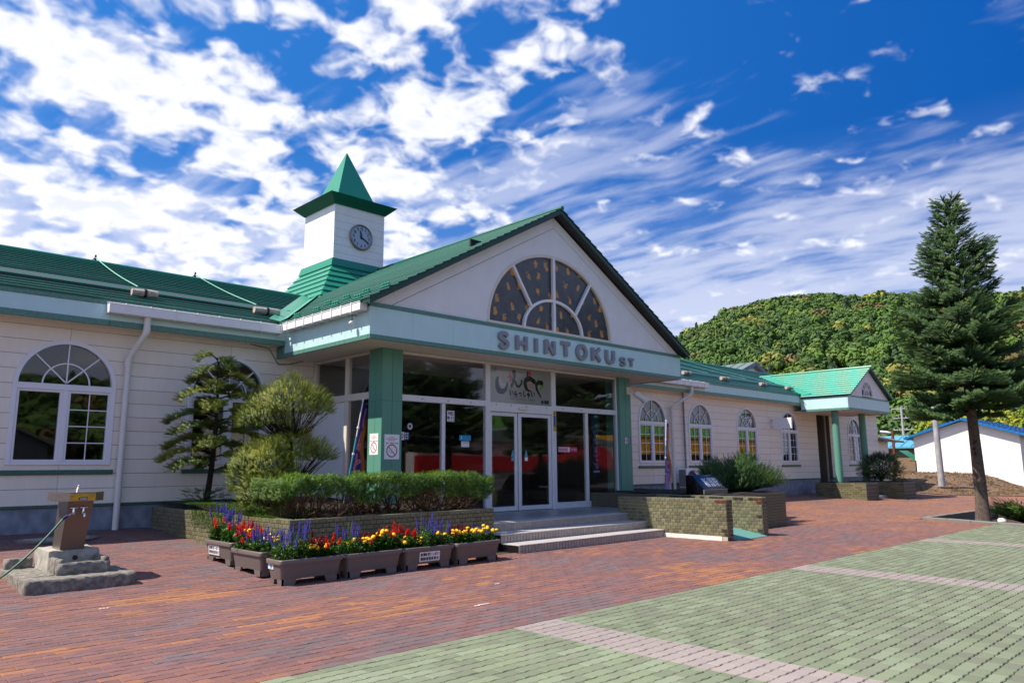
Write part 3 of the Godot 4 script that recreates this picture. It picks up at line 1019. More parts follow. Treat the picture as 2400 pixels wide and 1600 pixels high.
func make_station():
	station = thing("station_building", "long single-storey cream boarded railway station with green roofs, clock tower and gabled glass entrance", "building")
	var holes := []
	for cx in LEFT_WINDOWS + RIGHT_WINDOWS:
		holes.append(arch_poly(cx, WIN_W, WIN_YB, WIN_YS))
	boarded_wall(-6.0, 8.62, [-1.2, 3.55, 6.56], holes.slice(0, 2))
	boarded_wall(16.4, 34.85, [21.63, 24.70, 28.21, 30.1, 31.95], holes.slice(2, 6))
	boarded_wall(36.28, 42.4, [39.15], holes.slice(6, 7))
	for i in LEFT_WINDOWS.size(): arched_window(LEFT_WINDOWS[i], false, station)
	for i in RIGHT_WINDOWS.size(): arched_window(RIGHT_WINDOWS[i], true, station)
	# shell that closes the rooms
	var s := surf()
	box(s, Vector3(-6.2, -0.2, -23.4), Vector3(42.4, 4.6, -23.2))
	box(s, Vector3(-6.2, -0.2, -23.2), Vector3(-6.0, 4.6, -15.43))
	box(s, Vector3(42.2, -0.2, -23.2), Vector3(42.4, 4.6, -15.43))
	box(s, Vector3(16.62, 0.3, -15.25), Vector3(16.80, 3.82, -12.9))
	obj("wall", s, M.interior, station)
	s = surf()
	box(s, Vector3(-6.0, 0.30, -23.2), Vector3(42.2, 0.435, -15.43))
	box(s, Vector3(8.5, 0.30, -15.43), Vector3(16.62, 0.435, -12.56))
	obj("floor", s, M.interior_floor, station)
	s = surf()
	box(s, Vector3(-6.0, 3.95, -23.2), Vector3(42.2, 4.05, -15.43))
	obj("ceiling", s, M.interior, station)
	# rooms divided from one another
	s = surf()
	for x in [0.3, 8.4, 16.9, 19.4, 26.6, 33.5, 36.0]:
		box(s, Vector3(x, 0.44, -23.2), Vector3(x + 0.12, 3.95, -15.44))
	obj("partition", s, M.interior, station)
	# recess of the side door
	s = surf()
	box(s, Vector3(34.7, 0.2, -16.15), Vector3(36.28, 3.95, -16.0))
	obj("recess_wall", s, M.siding_b, station)
	s = surf()
	box(s, Vector3(36.28, 0.2, -16.15), Vector3(36.40, 3.95, WALL_Z - 0.19))
	obj("recess_wall", s, M.siding_b, station)
	make_wing_roofs()
	make_entrance_hall()
	make_entrance_roof()
	make_tower()
	make_porch()
	make_gutters()

const EAVE_Y := 4.56
const EAVE_Z := -14.90
const SLOPE := 0.40
const RIDGE_Z := -19.2

func wing_y(z: float) -> float:
	return EAVE_Y + SLOPE * (EAVE_Z - z)

func make_wing_roofs():
	var V := Vector3(0, SLOPE, -1).normalized()
	var run := 1.0 / sqrt(1.0 + SLOPE * SLOPE)
	var n := 18
	var pitch := (EAVE_Z - RIDGE_Z) / run / n
	var zat := func(sd: float): return EAVE_Z - sd * run
	# left wing: up to the valley against the entrance roof
	var left := func(sd: float):
		var y: float = wing_y(zat.call(sd))
		return Vector2(0.0, 6.4 + 7.40 + (y - 4.52) / 0.562 + 0.12)
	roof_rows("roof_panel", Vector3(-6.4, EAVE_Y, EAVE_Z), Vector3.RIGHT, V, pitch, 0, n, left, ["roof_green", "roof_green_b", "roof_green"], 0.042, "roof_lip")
	var right := func(sd: float):
		var y: float = wing_y(zat.call(sd))
		var vx := 18.02 - (y - 4.52) / 0.562 - 0.12
		var px := 32.45 + (y - 4.42) / 0.544 + 0.12
		if y > 5.78: px = 43.0
		return Vector2(vx, px)
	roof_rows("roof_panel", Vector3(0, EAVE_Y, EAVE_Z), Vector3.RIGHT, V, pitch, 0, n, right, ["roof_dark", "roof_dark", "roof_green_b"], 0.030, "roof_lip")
	var far := func(sd: float):
		var y: float = wing_y(zat.call(sd))
		return Vector2(37.45 - minf(maxf((y - 4.42) / 0.544, 0.0), 2.4) - 0.1, 43.0)
	roof_rows("roof_panel", Vector3(0, EAVE_Y, EAVE_Z), Vector3.RIGHT, V, pitch, 0, 14, far, ["roof_dark"])
	# back slope and decks
	slab("roof_deck", Vector3(-6.4, wing_y(RIDGE_Z) - 0.02, RIDGE_Z), Vector3(43, wing_y(RIDGE_Z) - 0.02, RIDGE_Z), Vector3(43, EAVE_Y - 0.02, -23.6), Vector3(-6.4, EAVE_Y - 0.02, -23.6), Vector3(0, 0.1, 0), M.roof_dark)
	slab("roof_deck", Vector3(-6.4, EAVE_Y - 0.03, EAVE_Z - 0.02), Vector3(7.5, EAVE_Y - 0.03, EAVE_Z - 0.02), Vector3(12.0, wing_y(RIDGE_Z) - 0.04, RIDGE_Z), Vector3(-6.4, wing_y(RIDGE_Z) - 0.04, RIDGE_Z), Vector3(0, 0.1, 0), M.dark_grey)
	slab("roof_deck", Vector3(17.9, EAVE_Y - 0.03, EAVE_Z - 0.02), Vector3(43, EAVE_Y - 0.03, EAVE_Z - 0.02), Vector3(43, wing_y(RIDGE_Z) - 0.04, RIDGE_Z), Vector3(13.0, wing_y(RIDGE_Z) - 0.04, RIDGE_Z), Vector3(0, 0.1, 0), M.dark_grey)
	# ridge caps
	for r in [[-6.4, 11.1], [13.9, 43.0]]:
		var s := surf()
		tube(s, [Vector3(r[0], wing_y(RIDGE_Z) + 0.035, RIDGE_Z), Vector3(r[1], wing_y(RIDGE_Z) + 0.035, RIDGE_Z)], 0.05, 8)
		obj("ridge_cap", s, M.roof_teal, station)
	# the broad flat snow-stop band
	for r in [[-6.4, 7.40 + 1.0, "roof_green"], [16.8, 34.2, "roof_dark"]]:
		var s := surf()
		var z0 := -15.84
		var z1 := -16.30
		var up := Vector3(0, 0.075, 0)
		var a := Vector3(r[0], wing_y(z0), z0)
		var b := Vector3(r[1] - 0.6, wing_y(z0), z0)
		var c := Vector3(r[1], wing_y(z1), z1)
		var d := Vector3(r[0], wing_y(z1), z1)
		quad(s, a + up, b + up, c + up, d + up)
		quad(s, a, b, b + up, a + up)
		quad(s, b, c, c + up, b + up)
		quad(s, d, a, a + up, d + up)
		quad(s, c, d, d + up, c + up)
		obj("snow_stop_band", s, M[r[2]], station)
		var e := surf()
		tube(e, [a + up, b + up], 0.012, 6)
		obj("band_edge", e, M.roof_teal, station)
	# fascias under the eaves
	for r in [[-6.4, 7.60, 2.62], [17.9, 32.44, 2.42], [37.4, 43.0, 2.8]]:
		var x: float = r[0]
		while x < r[1] - 0.1:
			var x1: float = minf(x + r[2], r[1])
			var p := surf()
			box(p, Vector3(x + 0.002, 4.18, -14.93), Vector3(x1 - 0.002, 4.462, -14.886))
			obj("fascia_panel", p, M.mint, station)
			p = surf()
			cbox(p, Vector3(x + 0.002, 4.067, -14.93), Vector3(x1 - 0.002, 4.179, -14.876), 0.006)
			obj("fascia_trim", p, M.trim_green, station)
			p = surf()
			cbox(p, Vector3(x + 0.002, 4.463, -14.93), Vector3(x1 - 0.002, 4.545, -14.872), 0.006)
			obj("fascia_trim", p, M.trim_green, station)
			x = x1
		var so := surf()
		box(so, Vector3(r[0], 4.085, -15.36), Vector3(r[1], 4.11, -14.931))
		obj("soffit", so, M.soffit, station)
		var bk := surf()
		box(bk, Vector3(r[0], 4.111, -14.96), Vector3(r[1], 4.50, -14.931))
		obj("fascia_core", bk, M.dark_grey, station)

func make_entrance_hall():
	var z := GLASS_Z
	# frames: [x0, y0, x1, y1]
	var cream := [[8.93, 3.765, 16.1, 3.825], [8.93, 2.80, 11.305, 2.93], [11.444, 2.70, 13.5, 2.91], [13.652, 2.80, 16.05, 2.93], [11.305, 0.435, 11.444, 3.765], [13.50, 0.435, 13.652, 3.765], [8.93, 2.93, 8.99, 3.765], [16.05, 0.435, 16.10, 3.765]]
	for f in cream:
		var s := surf()
		cbox(s, Vector3(f[0] + 0.001, f[1] + 0.001, z - 0.06), Vector3(f[2] - 0.001, f[3] - 0.001, z + 0.05), 0.006)
		obj("door_frame", s, M.frame_cream if f[1] > 3.7 else M.alu, station)
	for f in [[10.05, 0.52, 10.14, 2.80], [14.78, 0.58, 14.88, 2.80], [8.93, 0.435, 11.305, 0.52], [13.652, 0.435, 16.05, 0.58], [8.93, 0.52, 8.99, 2.80]]:
		var s := surf()
		cbox(s, Vector3(f[0] + 0.001, f[1] + 0.001, z - 0.05), Vector3(f[2] - 0.001, f[3] - 0.001, z + 0.04), 0.006)
		obj("door_frame", s, M.alu, station)
	for p in [[8.99, 2.93, 11.305, 3.765], [13.652, 2.93, 16.05, 3.765], [8.99, 0.52, 10.05, 2.80], [10.14, 0.52, 11.305, 2.80], [13.652, 0.58, 14.78, 2.80], [14.88, 0.58, 16.05, 2.80]]:
		var s := surf()
		box(s, Vector3(p[0], p[1], z - 0.006), Vector3(p[2], p[3], z + 0.004))
		obj("pane", s, M.door_glass, station)
	# screws along the transom
	for x in [9.5, 10.2, 10.85, 11.62, 12.1, 12.6, 13.3, 13.9, 14.6, 15.3]:
		var s := surf(true)
		lathe(s, [Vector2(0.014, 0.0), Vector2(0.012, 0.006), Vector2(0.0, 0.009)], 8, Transform3D(Basis(Vector3.RIGHT, PI / 2), Vector3(x, 2.86, z + 0.05)))
		obj("screw", s, M.dark_grey, station)
	# sliding door leaves
	for d in [[11.455, 12.36, -0.03], [12.372, 13.49, 0.0]]:
		var leaf := node("sliding_door", station)
		var zz: float = z + d[2]
		var fr := surf()
		cbox(fr, Vector3(d[0], 0.45, zz - 0.02), Vector3(d[0] + 0.09, 2.695, zz + 0.02), 0.005)
		cbox(fr, Vector3(d[1] - 0.09, 0.45, zz - 0.02), Vector3(d[1], 2.695, zz + 0.02), 0.005)
		cbox(fr, Vector3(d[0] + 0.09, 0.45, zz - 0.02), Vector3(d[1] - 0.09, 0.55, zz + 0.02), 0.005)
		cbox(fr, Vector3(d[0] + 0.09, 2.61, zz - 0.02), Vector3(d[1] - 0.09, 2.695, zz + 0.02), 0.005)
		obj("frame", fr, M.alu, leaf)
		var g := surf()
		box(g, Vector3(d[0] + 0.09, 0.55, zz - 0.004), Vector3(d[1] - 0.09, 2.61, zz + 0.004))
		obj("pane", g, M.door_glass, leaf)
	# door sensor
	var se := surf()
	cbox(se, Vector3(12.33, 2.76, z + 0.05), Vector3(12.62, 2.83, z + 0.085), 0.01)
	obj("door_sensor", se, M.frame_cream, station)
	# side wall of glass
	var sx := 8.55
	for f in [[-12.9, 3.765, -15.23, 3.825], [-12.9, 2.84, -15.23, 2.985], [-13.78, 0.5, -13.90, 2.84], [-13.78, 2.985, -13.90, 3.765], [-15.15, 0.5, -15.23, 3.765], [-12.86, 0.5, -12.95, 3.765]]:
		var s := surf()
		cbox(s, Vector3(sx - 0.05, minf(f[1], f[3]), minf(f[0], f[2])), Vector3(sx + 0.05, maxf(f[1], f[3]), maxf(f[0], f[2])), 0.006)
		obj("side_frame", s, M.frame_cream, station)
	for p in [[-12.95, 2.985, -13.78, 3.765], [-13.90, 2.985, -15.15, 3.765], [-12.95, 0.5, -13.78, 2.84]]:
		var s := surf()
		box(s, Vector3(sx - 0.005, p[1], p[2]), Vector3(sx + 0.005, p[3], p[0]))
		obj("pane", s, M.door_glass, station)
	var wp := surf()
	box(wp, Vector3(sx - 0.012, 0.5, -15.15), Vector3(sx + 0.012, 2.84, -13.90))
	obj("white_panel", wp, M.white_metal, station)
	var low := surf()
	box(low, Vector3(sx - 0.06, 0.2, -15.23), Vector3(sx + 0.06, 0.499, -12.9))
	obj("side_plinth", low, M.foundation, station)
	# clad columns
	for c in [[8.44, 8.93], [16.11, 16.60]]:
		var col := node("column", station)
		var x0: float = c[0]
		var x1: float = c[1]
		var zf := -12.40
		var zb := -12.88
		var core := surf()
		box(core, Vector3(x0 + 0.012, 0.435, zb + 0.012), Vector3(x1 - 0.012, 3.83, zf - 0.012))
		obj("core", core, M.tray_green, col)
		var base := surf()
		box(base, Vector3(x0 + 0.006, 0.437, zb + 0.006), Vector3(x1 - 0.006, 0.60, zf - 0.006))
		obj("plinth", base, M.dark_grey, col)
		for yy in [[0.605, 2.77], [2.776, 3.828]]:
			var xm := (x0 + x1) / 2
			var zm := (zf + zb) / 2
			for q in [[x0 + 0.0, xm - 0.004], [xm + 0.004, x1]]:
				var s := surf()
				box(s, Vector3(q[0], yy[0], zf - 0.0118), Vector3(q[1], yy[1], zf))
				obj("cladding", s, M.column_green, col)
			for q in [[zb, zm - 0.004], [zm + 0.004, zf - 0.0125]]:
				for side in [x0, x1 - 0.0118]:
					var s := surf()
					box(s, Vector3(side, yy[0], q[0]), Vector3(side + 0.0118, yy[1], q[1]))
					obj("cladding", s, M.column_green, col)
	# a few things that stand in the dim hall
	var hall := surf()
	for q in [[9.2, -18.5, 1.6, 0.6, 2.2], [12.0, -20.5, 3.0, 0.5, 2.4], [15.0, -17.5, 1.2, 0.5, 1.1]]:
		box(hall, Vector3(q[0], 0.436, q[1] - q[3]), Vector3(q[0] + q[2], 0.436 + q[4], q[1]))
	obj("hall_counter", hall, M.interior, station)

func make_entrance_roof():
	var cx := 12.71
	# soffit and core of the fascia
	var s := surf()
	box(s, Vector3(7.62, 3.832, -15.44), Vector3(17.84, 3.86, -11.64))
	obj("soffit", s, M.soffit, station)
	s = surf()
	box(s, Vector3(7.63, 3.861, -11.70), Vector3(17.83, 4.45, -11.641))
	box(s, Vector3(7.625, 3.861, -14.9), Vector3(7.69, 4.45, -11.71))
	box(s, Vector3(17.77, 3.861, -14.9), Vector3(17.835, 4.45, -11.71))
	obj("fascia_core", s, M.dark_grey, station)
	var seams := [7.58, 8.57, 9.595, 10.645, 11.687, 12.69, 13.74, 14.79, 15.81, 16.83, 17.88]
	for i in seams.size() - 1:
		for q in [[3.905, 4.432, 0.0, "mint"], [3.822, 3.904, 0.008, "trim_green"], [4.433, 4.512, 0.014, "trim_green"]]:
			var p := surf()
			box(p, Vector3(seams[i] + (0.0018 if i else 0.0), q[0], -11.64), Vector3(seams[i + 1] - (0.0018 if i < seams.size() - 2 else 0.0), q[1], -11.59 + q[2]))
			obj("fascia_panel" if q[3] == "mint" else "fascia_trim", p, M[q[3]], station)
	for side in [0, 1]:
		var zs := [-11.642, -12.45, -13.25, -14.05, -14.90]
		for i in 4:
			for q in [[3.905, 4.432, 0.0, "mint"], [3.822, 3.904, 0.008, "trim_green"]]:
				var p := surf()
				var xa: float = 7.58 - q[2] if side == 0 else 17.835
				var xb: float = 7.624 if side == 0 else 17.88 + q[2]
				box(p, Vector3(xa, q[0], zs[i + 1] + 0.0018), Vector3(xb, q[1], zs[i] - 0.0018))
				obj("fascia_panel" if q[3] == "mint" else "fascia_trim", p, M[q[3]], station)
	# end of the side fascia where it meets the wing
	s = surf()
	box(s, Vector3(7.572, 3.822, -15.24), Vector3(7.66, 4.07, -14.902))
	obj("fascia_trim", s, M.trim_green, station)
	# gable wall: a main panel under two raking bands, with the fan window cut out
	var zt := -11.605
	var line := func(x: float): return 4.515 + 0.556 * (5.10 - absf(x - cx))
	var back := surf()
	var fan := arch_poly(12.68, 4.22, 4.50, 4.56, 40, 1.80)
	for p in cut(PackedVector2Array([Vector2(cx - 5.05, 4.50), Vector2(cx + 5.05, 4.50), Vector2(cx, line.call(cx) - 0.03)]), [fan]):
		prism(back, p, zt - 0.16, zt - 0.018)
	obj("gable_core", back, M.dark_grey, station)
	var band := 0.25
	var low := 5.10 - band / 0.556
	for p in cut(PackedVector2Array([Vector2(cx - low + 0.02, 4.513), Vector2(cx + low - 0.02, 4.513), Vector2(cx, line.call(cx) - band - 0.012)]), [fan]):
		var g := surf()
		prism(g, p, zt - 0.017, zt)
		obj("gable_panel", g, M.gable_white, station)
	for sd in [-1.0, 1.0]:
		var cuts := [5.10, 4.62, 2.75, 0.0]
		for i in 3:
			var xa: float = cx + sd * cuts[i]
			var xb: float = cx + sd * cuts[i + 1]
			var gap: float = 0.004 * sd
			var ya: float = line.call(xa)
			var yb: float = line.call(xb)
			var lean: float = 0.10 * sd if i > 0 else 0.0
			var lean2: float = 0.10 * sd if i < 2 else 0.0
			var poly: PackedVector2Array
			if i == 0:
				poly = PackedVector2Array([Vector2(xa, 4.513), Vector2(xa - sd * (band / 0.556), 4.513), Vector2(xb + lean2 + gap, yb - band + 0.0 - 0.055), Vector2(xb + gap, yb)])
				poly[2] = Vector2(xb + gap - lean2 * 1.0, line.call(xb + gap - lean2) - band)
			else:
				poly = PackedVector2Array([Vector2(xa - gap, ya), Vector2(xa - gap - lean, line.call(xa - gap - lean) - band), Vector2(xb + gap - lean2, line.call(xb + gap - lean2) - band), Vector2(xb + gap, yb)])
			var g := surf()
			prism(g, poly, zt - 0.017, zt + 0.002)
			obj("rake_board", g, M.gable_white, station)
	make_fan_window()
	# rows of lapped metal, both slopes
	var k := 0.562
	var run := 1.0 / sqrt(1.0 + k * k)
	var n := 25
	var pitch := 5.31 / run / n
	var ends := func(sd: float):
		var x := 7.40 + sd * run
		var y := 4.52 + (x - 7.40) * k
		var d := 14.90 + (y - 4.56) / SLOPE + 0.15
		if y > 6.2: d = 24.0
		return Vector2(0.0, maxf(d - 11.33, 3.4))
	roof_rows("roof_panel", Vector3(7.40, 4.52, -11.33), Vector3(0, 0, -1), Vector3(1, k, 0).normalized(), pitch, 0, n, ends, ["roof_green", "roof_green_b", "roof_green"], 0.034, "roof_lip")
	roof_rows("roof_panel", Vector3(18.02, 4.52, -11.33), Vector3(0, 0, -1), Vector3(-1, k, 0).normalized(), pitch, 0, n, ends, ["roof_green_b", "roof_green"])
	slab("roof_deck", Vector3(7.5, 4.545, -11.42), Vector3(7.5, 4.545, -14.7), Vector3(cx, 7.47, -22.0), Vector3(cx, 7.47, -11.42), Vector3(0, 0.06, 0), M.dark_grey)
	slab("roof_deck", Vector3(17.92, 4.545, -11.42), Vector3(cx, 7.47, -11.42), Vector3(cx, 7.47, -22.0), Vector3(17.92, 4.545, -14.7), Vector3(0, 0.06, 0), M.dark_grey)
	s = surf()
	var top := 4.52 + 5.31 * k + 0.02
	tube(s, [Vector3(cx, top, -11.30), Vector3(cx, top, -24.0)], 0.055, 8)
	obj("ridge_cap", s, M.tray_green, station)
	for sd in [-1.0, 1.0]:
		var v := surf()
		var a := Vector3(cx + sd * 5.30, 4.47, 0)
		var b := Vector3(cx, 4.47 + 5.30 * k, 0)
		for q in [[-11.345, -11.40, 0.0, 0.085], [-11.40, -11.60, 0.02, 0.05]]:
			prism(v, PackedVector2Array([Vector2(a.x, a.y + 0.03 - q[3] + q[2] * 0), Vector2(a.x, a.y + 0.045), Vector2(b.x, b.y + 0.045), Vector2(b.x, b.y + 0.03 - q[3])]), q[1], q[0])
		obj("verge_trim", v, M.roof_dark, station)
	# valley flashing on the left
	for q in [[0.0, 1.0], [1.0, 0.0]]:
		var f := surf()
		var lo := Vector3(7.42, 4.585, -14.84)
		var hi := Vector3(10.45, 6.285, -19.05)
		var w := Vector3(-0.30, 0.0, 0.0) if q[0] == 0.0 else Vector3(0.0, 0.0, 0.42)
		quad(f, lo + w * 0.9 + Vector3(0, 0.028, 0.02), lo, hi, hi + w + Vector3(0, 0.03, 0)) if q[0] == 0.0 else quad(f, lo, lo + w * 0.8 + Vector3(0, 0.03, 0), hi + w + Vector3(0, 0.03, 0), hi)
		obj("valley_flashing", f, M.roof_teal, station)
	# snow guards: rosettes on the left slope
	var spots := [[7.46, -14.15], [7.46, -13.35], [7.46, -12.62], [7.48, -11.85], [7.95, -13.75], [7.95, -13.02], [7.95, -12.30], [7.97, -11.65]]
	for p in spots:
		var y: float = 4.52 + (p[0] - 7.40) * k + 0.03
		var g := surf()
		for i in 3:
			cbox(g, Vector3(-0.02, 0.0, -0.115 + i * 0.085), Vector3(0.02, 0.085, -0.055 + i * 0.085), 0.012, Transform3D(Basis(Vector3.BACK, 0.25), Vector3(p[0], y, p[1])))
		cbox(g, Vector3(-0.035, 0.0, -0.13), Vector3(0.03, 0.035, 0.13), 0.008, Transform3D(Basis(Vector3.BACK, 0.5), Vector3(p[0], y, p[1])))
		obj("snow_guard", g, M.tower_teal, station)
	# small camera on the side fascia
	var cm := thing("security_camera", "small white security camera on the left side of the entrance fascia", "camera", Vector3(7.54, 4.18, -12.05))
	s = surf(true)
	tube(s, [Vector3(0.03, 0.13, 0), Vector3(-0.06, 0.13, 0), Vector3(-0.06, 0.0, 0)], 0.010, 6)
	obj("bracket", s, M.dark_grey, cm)
	s = surf(true)
	lathe(s, [Vector2(0.0, -0.045), Vector2(0.032, -0.035), Vector2(0.045, 0.0), Vector2(0.045, 0.035), Vector2(0.0, 0.05)], 12, Transform3D(Basis(Vector3.BACK, 0.5), Vector3(-0.07, -0.03, 0)))
	obj("housing", s, M.white_metal, cm)
	make_name_letters()

func fan_print() -> Image:
	# the printed film in the fan window: mottled night blue with ochre patches
	var img := sheet(512, 256, Color(0.14, 0.145, 0.19))
	var n := FastNoiseLite.new()
	n.seed = 77; n.frequency = 0.02; n.fractal_octaves = 5
	for y in 256:
		for x in 512:
			var v := n.get_noise_2d(x, y)
			var f := n.get_noise_2d(x * 9.0, y * 9.0)
			var c := Color(0.135, 0.135, 0.195).lerp(Color(0.18, 0.225, 0.23), clampf(v * 1.6 + 0.5, 0.0, 1.0))
			c = c.lerp(Color(0.30, 0.29, 0.33), clampf(f * 0.9 - 0.12, 0.0, 0.5))
			img.set_pixel(x, y, c)
	var r := RandomNumberGenerator.new()
	r.seed = 5
	var ochre := Color(0.74, 0.50, 0.17)
	for gy in 5:
		for gx in 10:
			var at := Vector2((gx + 0.5 + r.randf_range(-0.34, 0.34) + (0.5 if gy % 2 else 0.0)) * 51.0, (gy + 0.5 + r.randf_range(-0.3, 0.3)) * 52.0)
			var lean := r.randf_range(-0.5, 0.5)
			var ln := r.randf_range(3.0, 9.0)
			brush(img, PackedVector2Array([at - Vector2(lean, 1.0) * ln, at, at + Vector2(lean, 1.0) * ln]), r.randf_range(3.0, 5.5), r.randf_range(4.5, 7.5), ochre * r.randf_range(0.85, 1.08))
			for q in 5: dab(img, at + Vector2(r.randf_range(-9, 9), r.randf_range(-14, 14)), r.randf_range(1.0, 3.0), ochre)
	return img

func make_fan_window():
	var w := node("fan_window", station)
	var c := Vector2(12.68, 4.56)
	var rx := 2.11
	var ry := 1.80
	var z := -11.605
	var m := print_mat("fan_film", fan_print(), 0.18)
	m.clearcoat_enabled = true
	m.clearcoat = 0.4
	# panes: two quarter circles inside, four sectors outside
	var angs := [0.0, 0.62, PI / 2, PI - 0.62, PI]
	var on := func(a: float, kx: float, ky: float): return c + Vector2(cos(a) * kx, sin(a) * ky)
	var shapes := []
	for i in 2:
		var p := PackedVector2Array([c])
		for j in 9: p.append(on.call(lerpf(i * PI / 2, (i + 1) * PI / 2, j / 8.0), 1.0, 0.73))
		shapes.append(p)
	for i in 4:
		# the spokes do not point at the centre exactly; their inner ends sit on the small arc
		var p := PackedVector2Array()
		var inner := [0.0, 0.72, PI / 2, PI - 0.72, PI]
		var outer := [0.0, 0.87, PI / 2, PI - 0.87, PI]
		for j in 9: p.append(on.call(lerpf(outer[i], outer[i + 1], j / 8.0), rx, ry))
		for j in 9: p.append(on.call(lerpf(inner[i + 1], inner[i], j / 8.0), 1.0, 0.73))
		shapes.append(p)
	for p in shapes:
		var s := SurfaceTool.new()
		s.begin(Mesh.PRIMITIVE_TRIANGLES)
		var t := Geometry2D.triangulate_polygon(p)
		for i in range(0, t.size(), 3):
			if (p[t[i + 1]] - p[t[i]]).cross(p[t[i + 2]] - p[t[i]]) > 0.0:
				var sw := t[i + 1]
				t[i + 1] = t[i + 2]
				t[i + 2] = sw
		for i in t.size():
			var q: Vector2 = p[t[i]]
			s.set_uv(Vector2((q.x - c.x + rx) / (2 * rx), 1.0 - (q.y - c.y) / ry))
			s.set_normal(Vector3.BACK)
			s.add_vertex(Vector3(q.x, q.y, z - 0.05))
		mesh_node("pane", s.commit(), m, w)
	var f := surf()
	arch_band(f, c, rx + 0.03, ry + 0.03, 0.07, z - 0.12, z + 0.012, 40)
	box(f, Vector3(c.x - rx - 0.03, c.y - 0.045, z - 0.12), Vector3(c.x + rx + 0.03, c.y + 0.012, z + 0.02))
	obj("frame", f, M.frame_cream, w)
	f = surf()
	arch_band(f, c, 1.03, 0.76, 0.062, z - 0.055, z + 0.016, 28)
	obj("inner_arch", f, M.white_metal, w)
	for q in [[0.72, 0.87], [PI / 2, PI / 2], [PI - 0.72, PI - 0.87]]:
		f = surf()
		var i0: Vector2 = on.call(q[0], 1.0, 0.73) if q[0] != PI / 2 else c
		bar(f, i0, on.call(q[1], rx - 0.02, ry - 0.02), 0.075 if q[0] == PI / 2 else 0.062, z - 0.055, z + 0.022)
		obj("glazing_bar", f, M.white_metal, w)
	var bk := surf()
	box(bk, Vector3(c.x - rx - 0.1, c.y - 0.1, z - 0.5), Vector3(c.x + rx + 0.1, c.y + ry + 0.1, z - 0.45))
	obj("backing", bk, M.black, w)

func letter_poly(ch: String, h: float, wd: float, r: float) -> Array:
	var polys := []
	for line in strokes(ch):
		var p := PackedVector2Array()
		for q in line: p.append(Vector2((q.x - 5.0) / 10.0 * wd, (9.5 - q.y) / 9.0 * h))
		var o := Geometry2D.offset_polyline(p, r, Geometry2D.JOIN_ROUND, Geometry2D.END_ROUND)
		polys.append_array(o)
	var out := []
	for p in polys:
		var cur: PackedVector2Array = p
		var keep := []
		for q in out:
			var mm := Geometry2D.merge_polygons(cur, q)
			if mm.size() == 1: cur = mm[0]
			else: keep.append(q)
		keep.append(cur)
		out = keep
	return out

func make_name_letters():
	var sign := thing("station_name_letters", "raised grey letters SHINTOKU ST on the pale fascia over the entrance", "sign", Vector3(0, 0, -11.588))
	var spec := [["S", 10.977, 0.40, 0.30], ["H", 11.53, 0.40, 0.36], ["I", 11.997, 0.40, 0.3], ["N", 12.45, 0.40, 0.36], ["T", 13.0, 0.40, 0.34], ["O", 13.576, 0.40, 0.40], ["K", 14.128, 0.40, 0.36], ["U", 14.67, 0.40, 0.36], ["S", 15.185, 0.24, 0.22], ["T", 15.543, 0.24, 0.22]]
	for q in spec:
		var s := surf()
		var small: bool = q[2] < 0.3
		var r := 0.027 if small else 0.044
		var h: float = q[2] - 2 * r
		var xf := Transform3D(Basis(), Vector3(q[1], 3.958 + r, 0.0))
		if q[0] == "O":
			var wdt: float = q[3]
			for i in 36:
				var a := TAU * i / 36.0
				var b := TAU * (i + 1) / 36.0
				var e := func(t: float, k: float, z: float): return xf * Vector3(cos(t) * (wdt / 2 - 0.044 + k), h / 2 + sin(t) * (h / 2 + k), z)
				quad(s, e.call(a, -r, 0.07), e.call(a, r, 0.07), e.call(b, r, 0.07), e.call(b, -r, 0.07))
				quad(s, e.call(a, r, 0.07), e.call(a, r, 0.0), e.call(b, r, 0.0), e.call(b, r, 0.07))
				quad(s, e.call(a, -r, 0.0), e.call(a, -r, 0.07), e.call(b, -r, 0.07), e.call(b, -r, 0.0))
		else:
			for p in letter_poly(q[0], h, q[3] * (1.25 if q[0] != "I" else 1.0), r):
				prism(s, p, 0.0, 0.07, xf)
		obj("letter", s, M.letter_grey, sign)

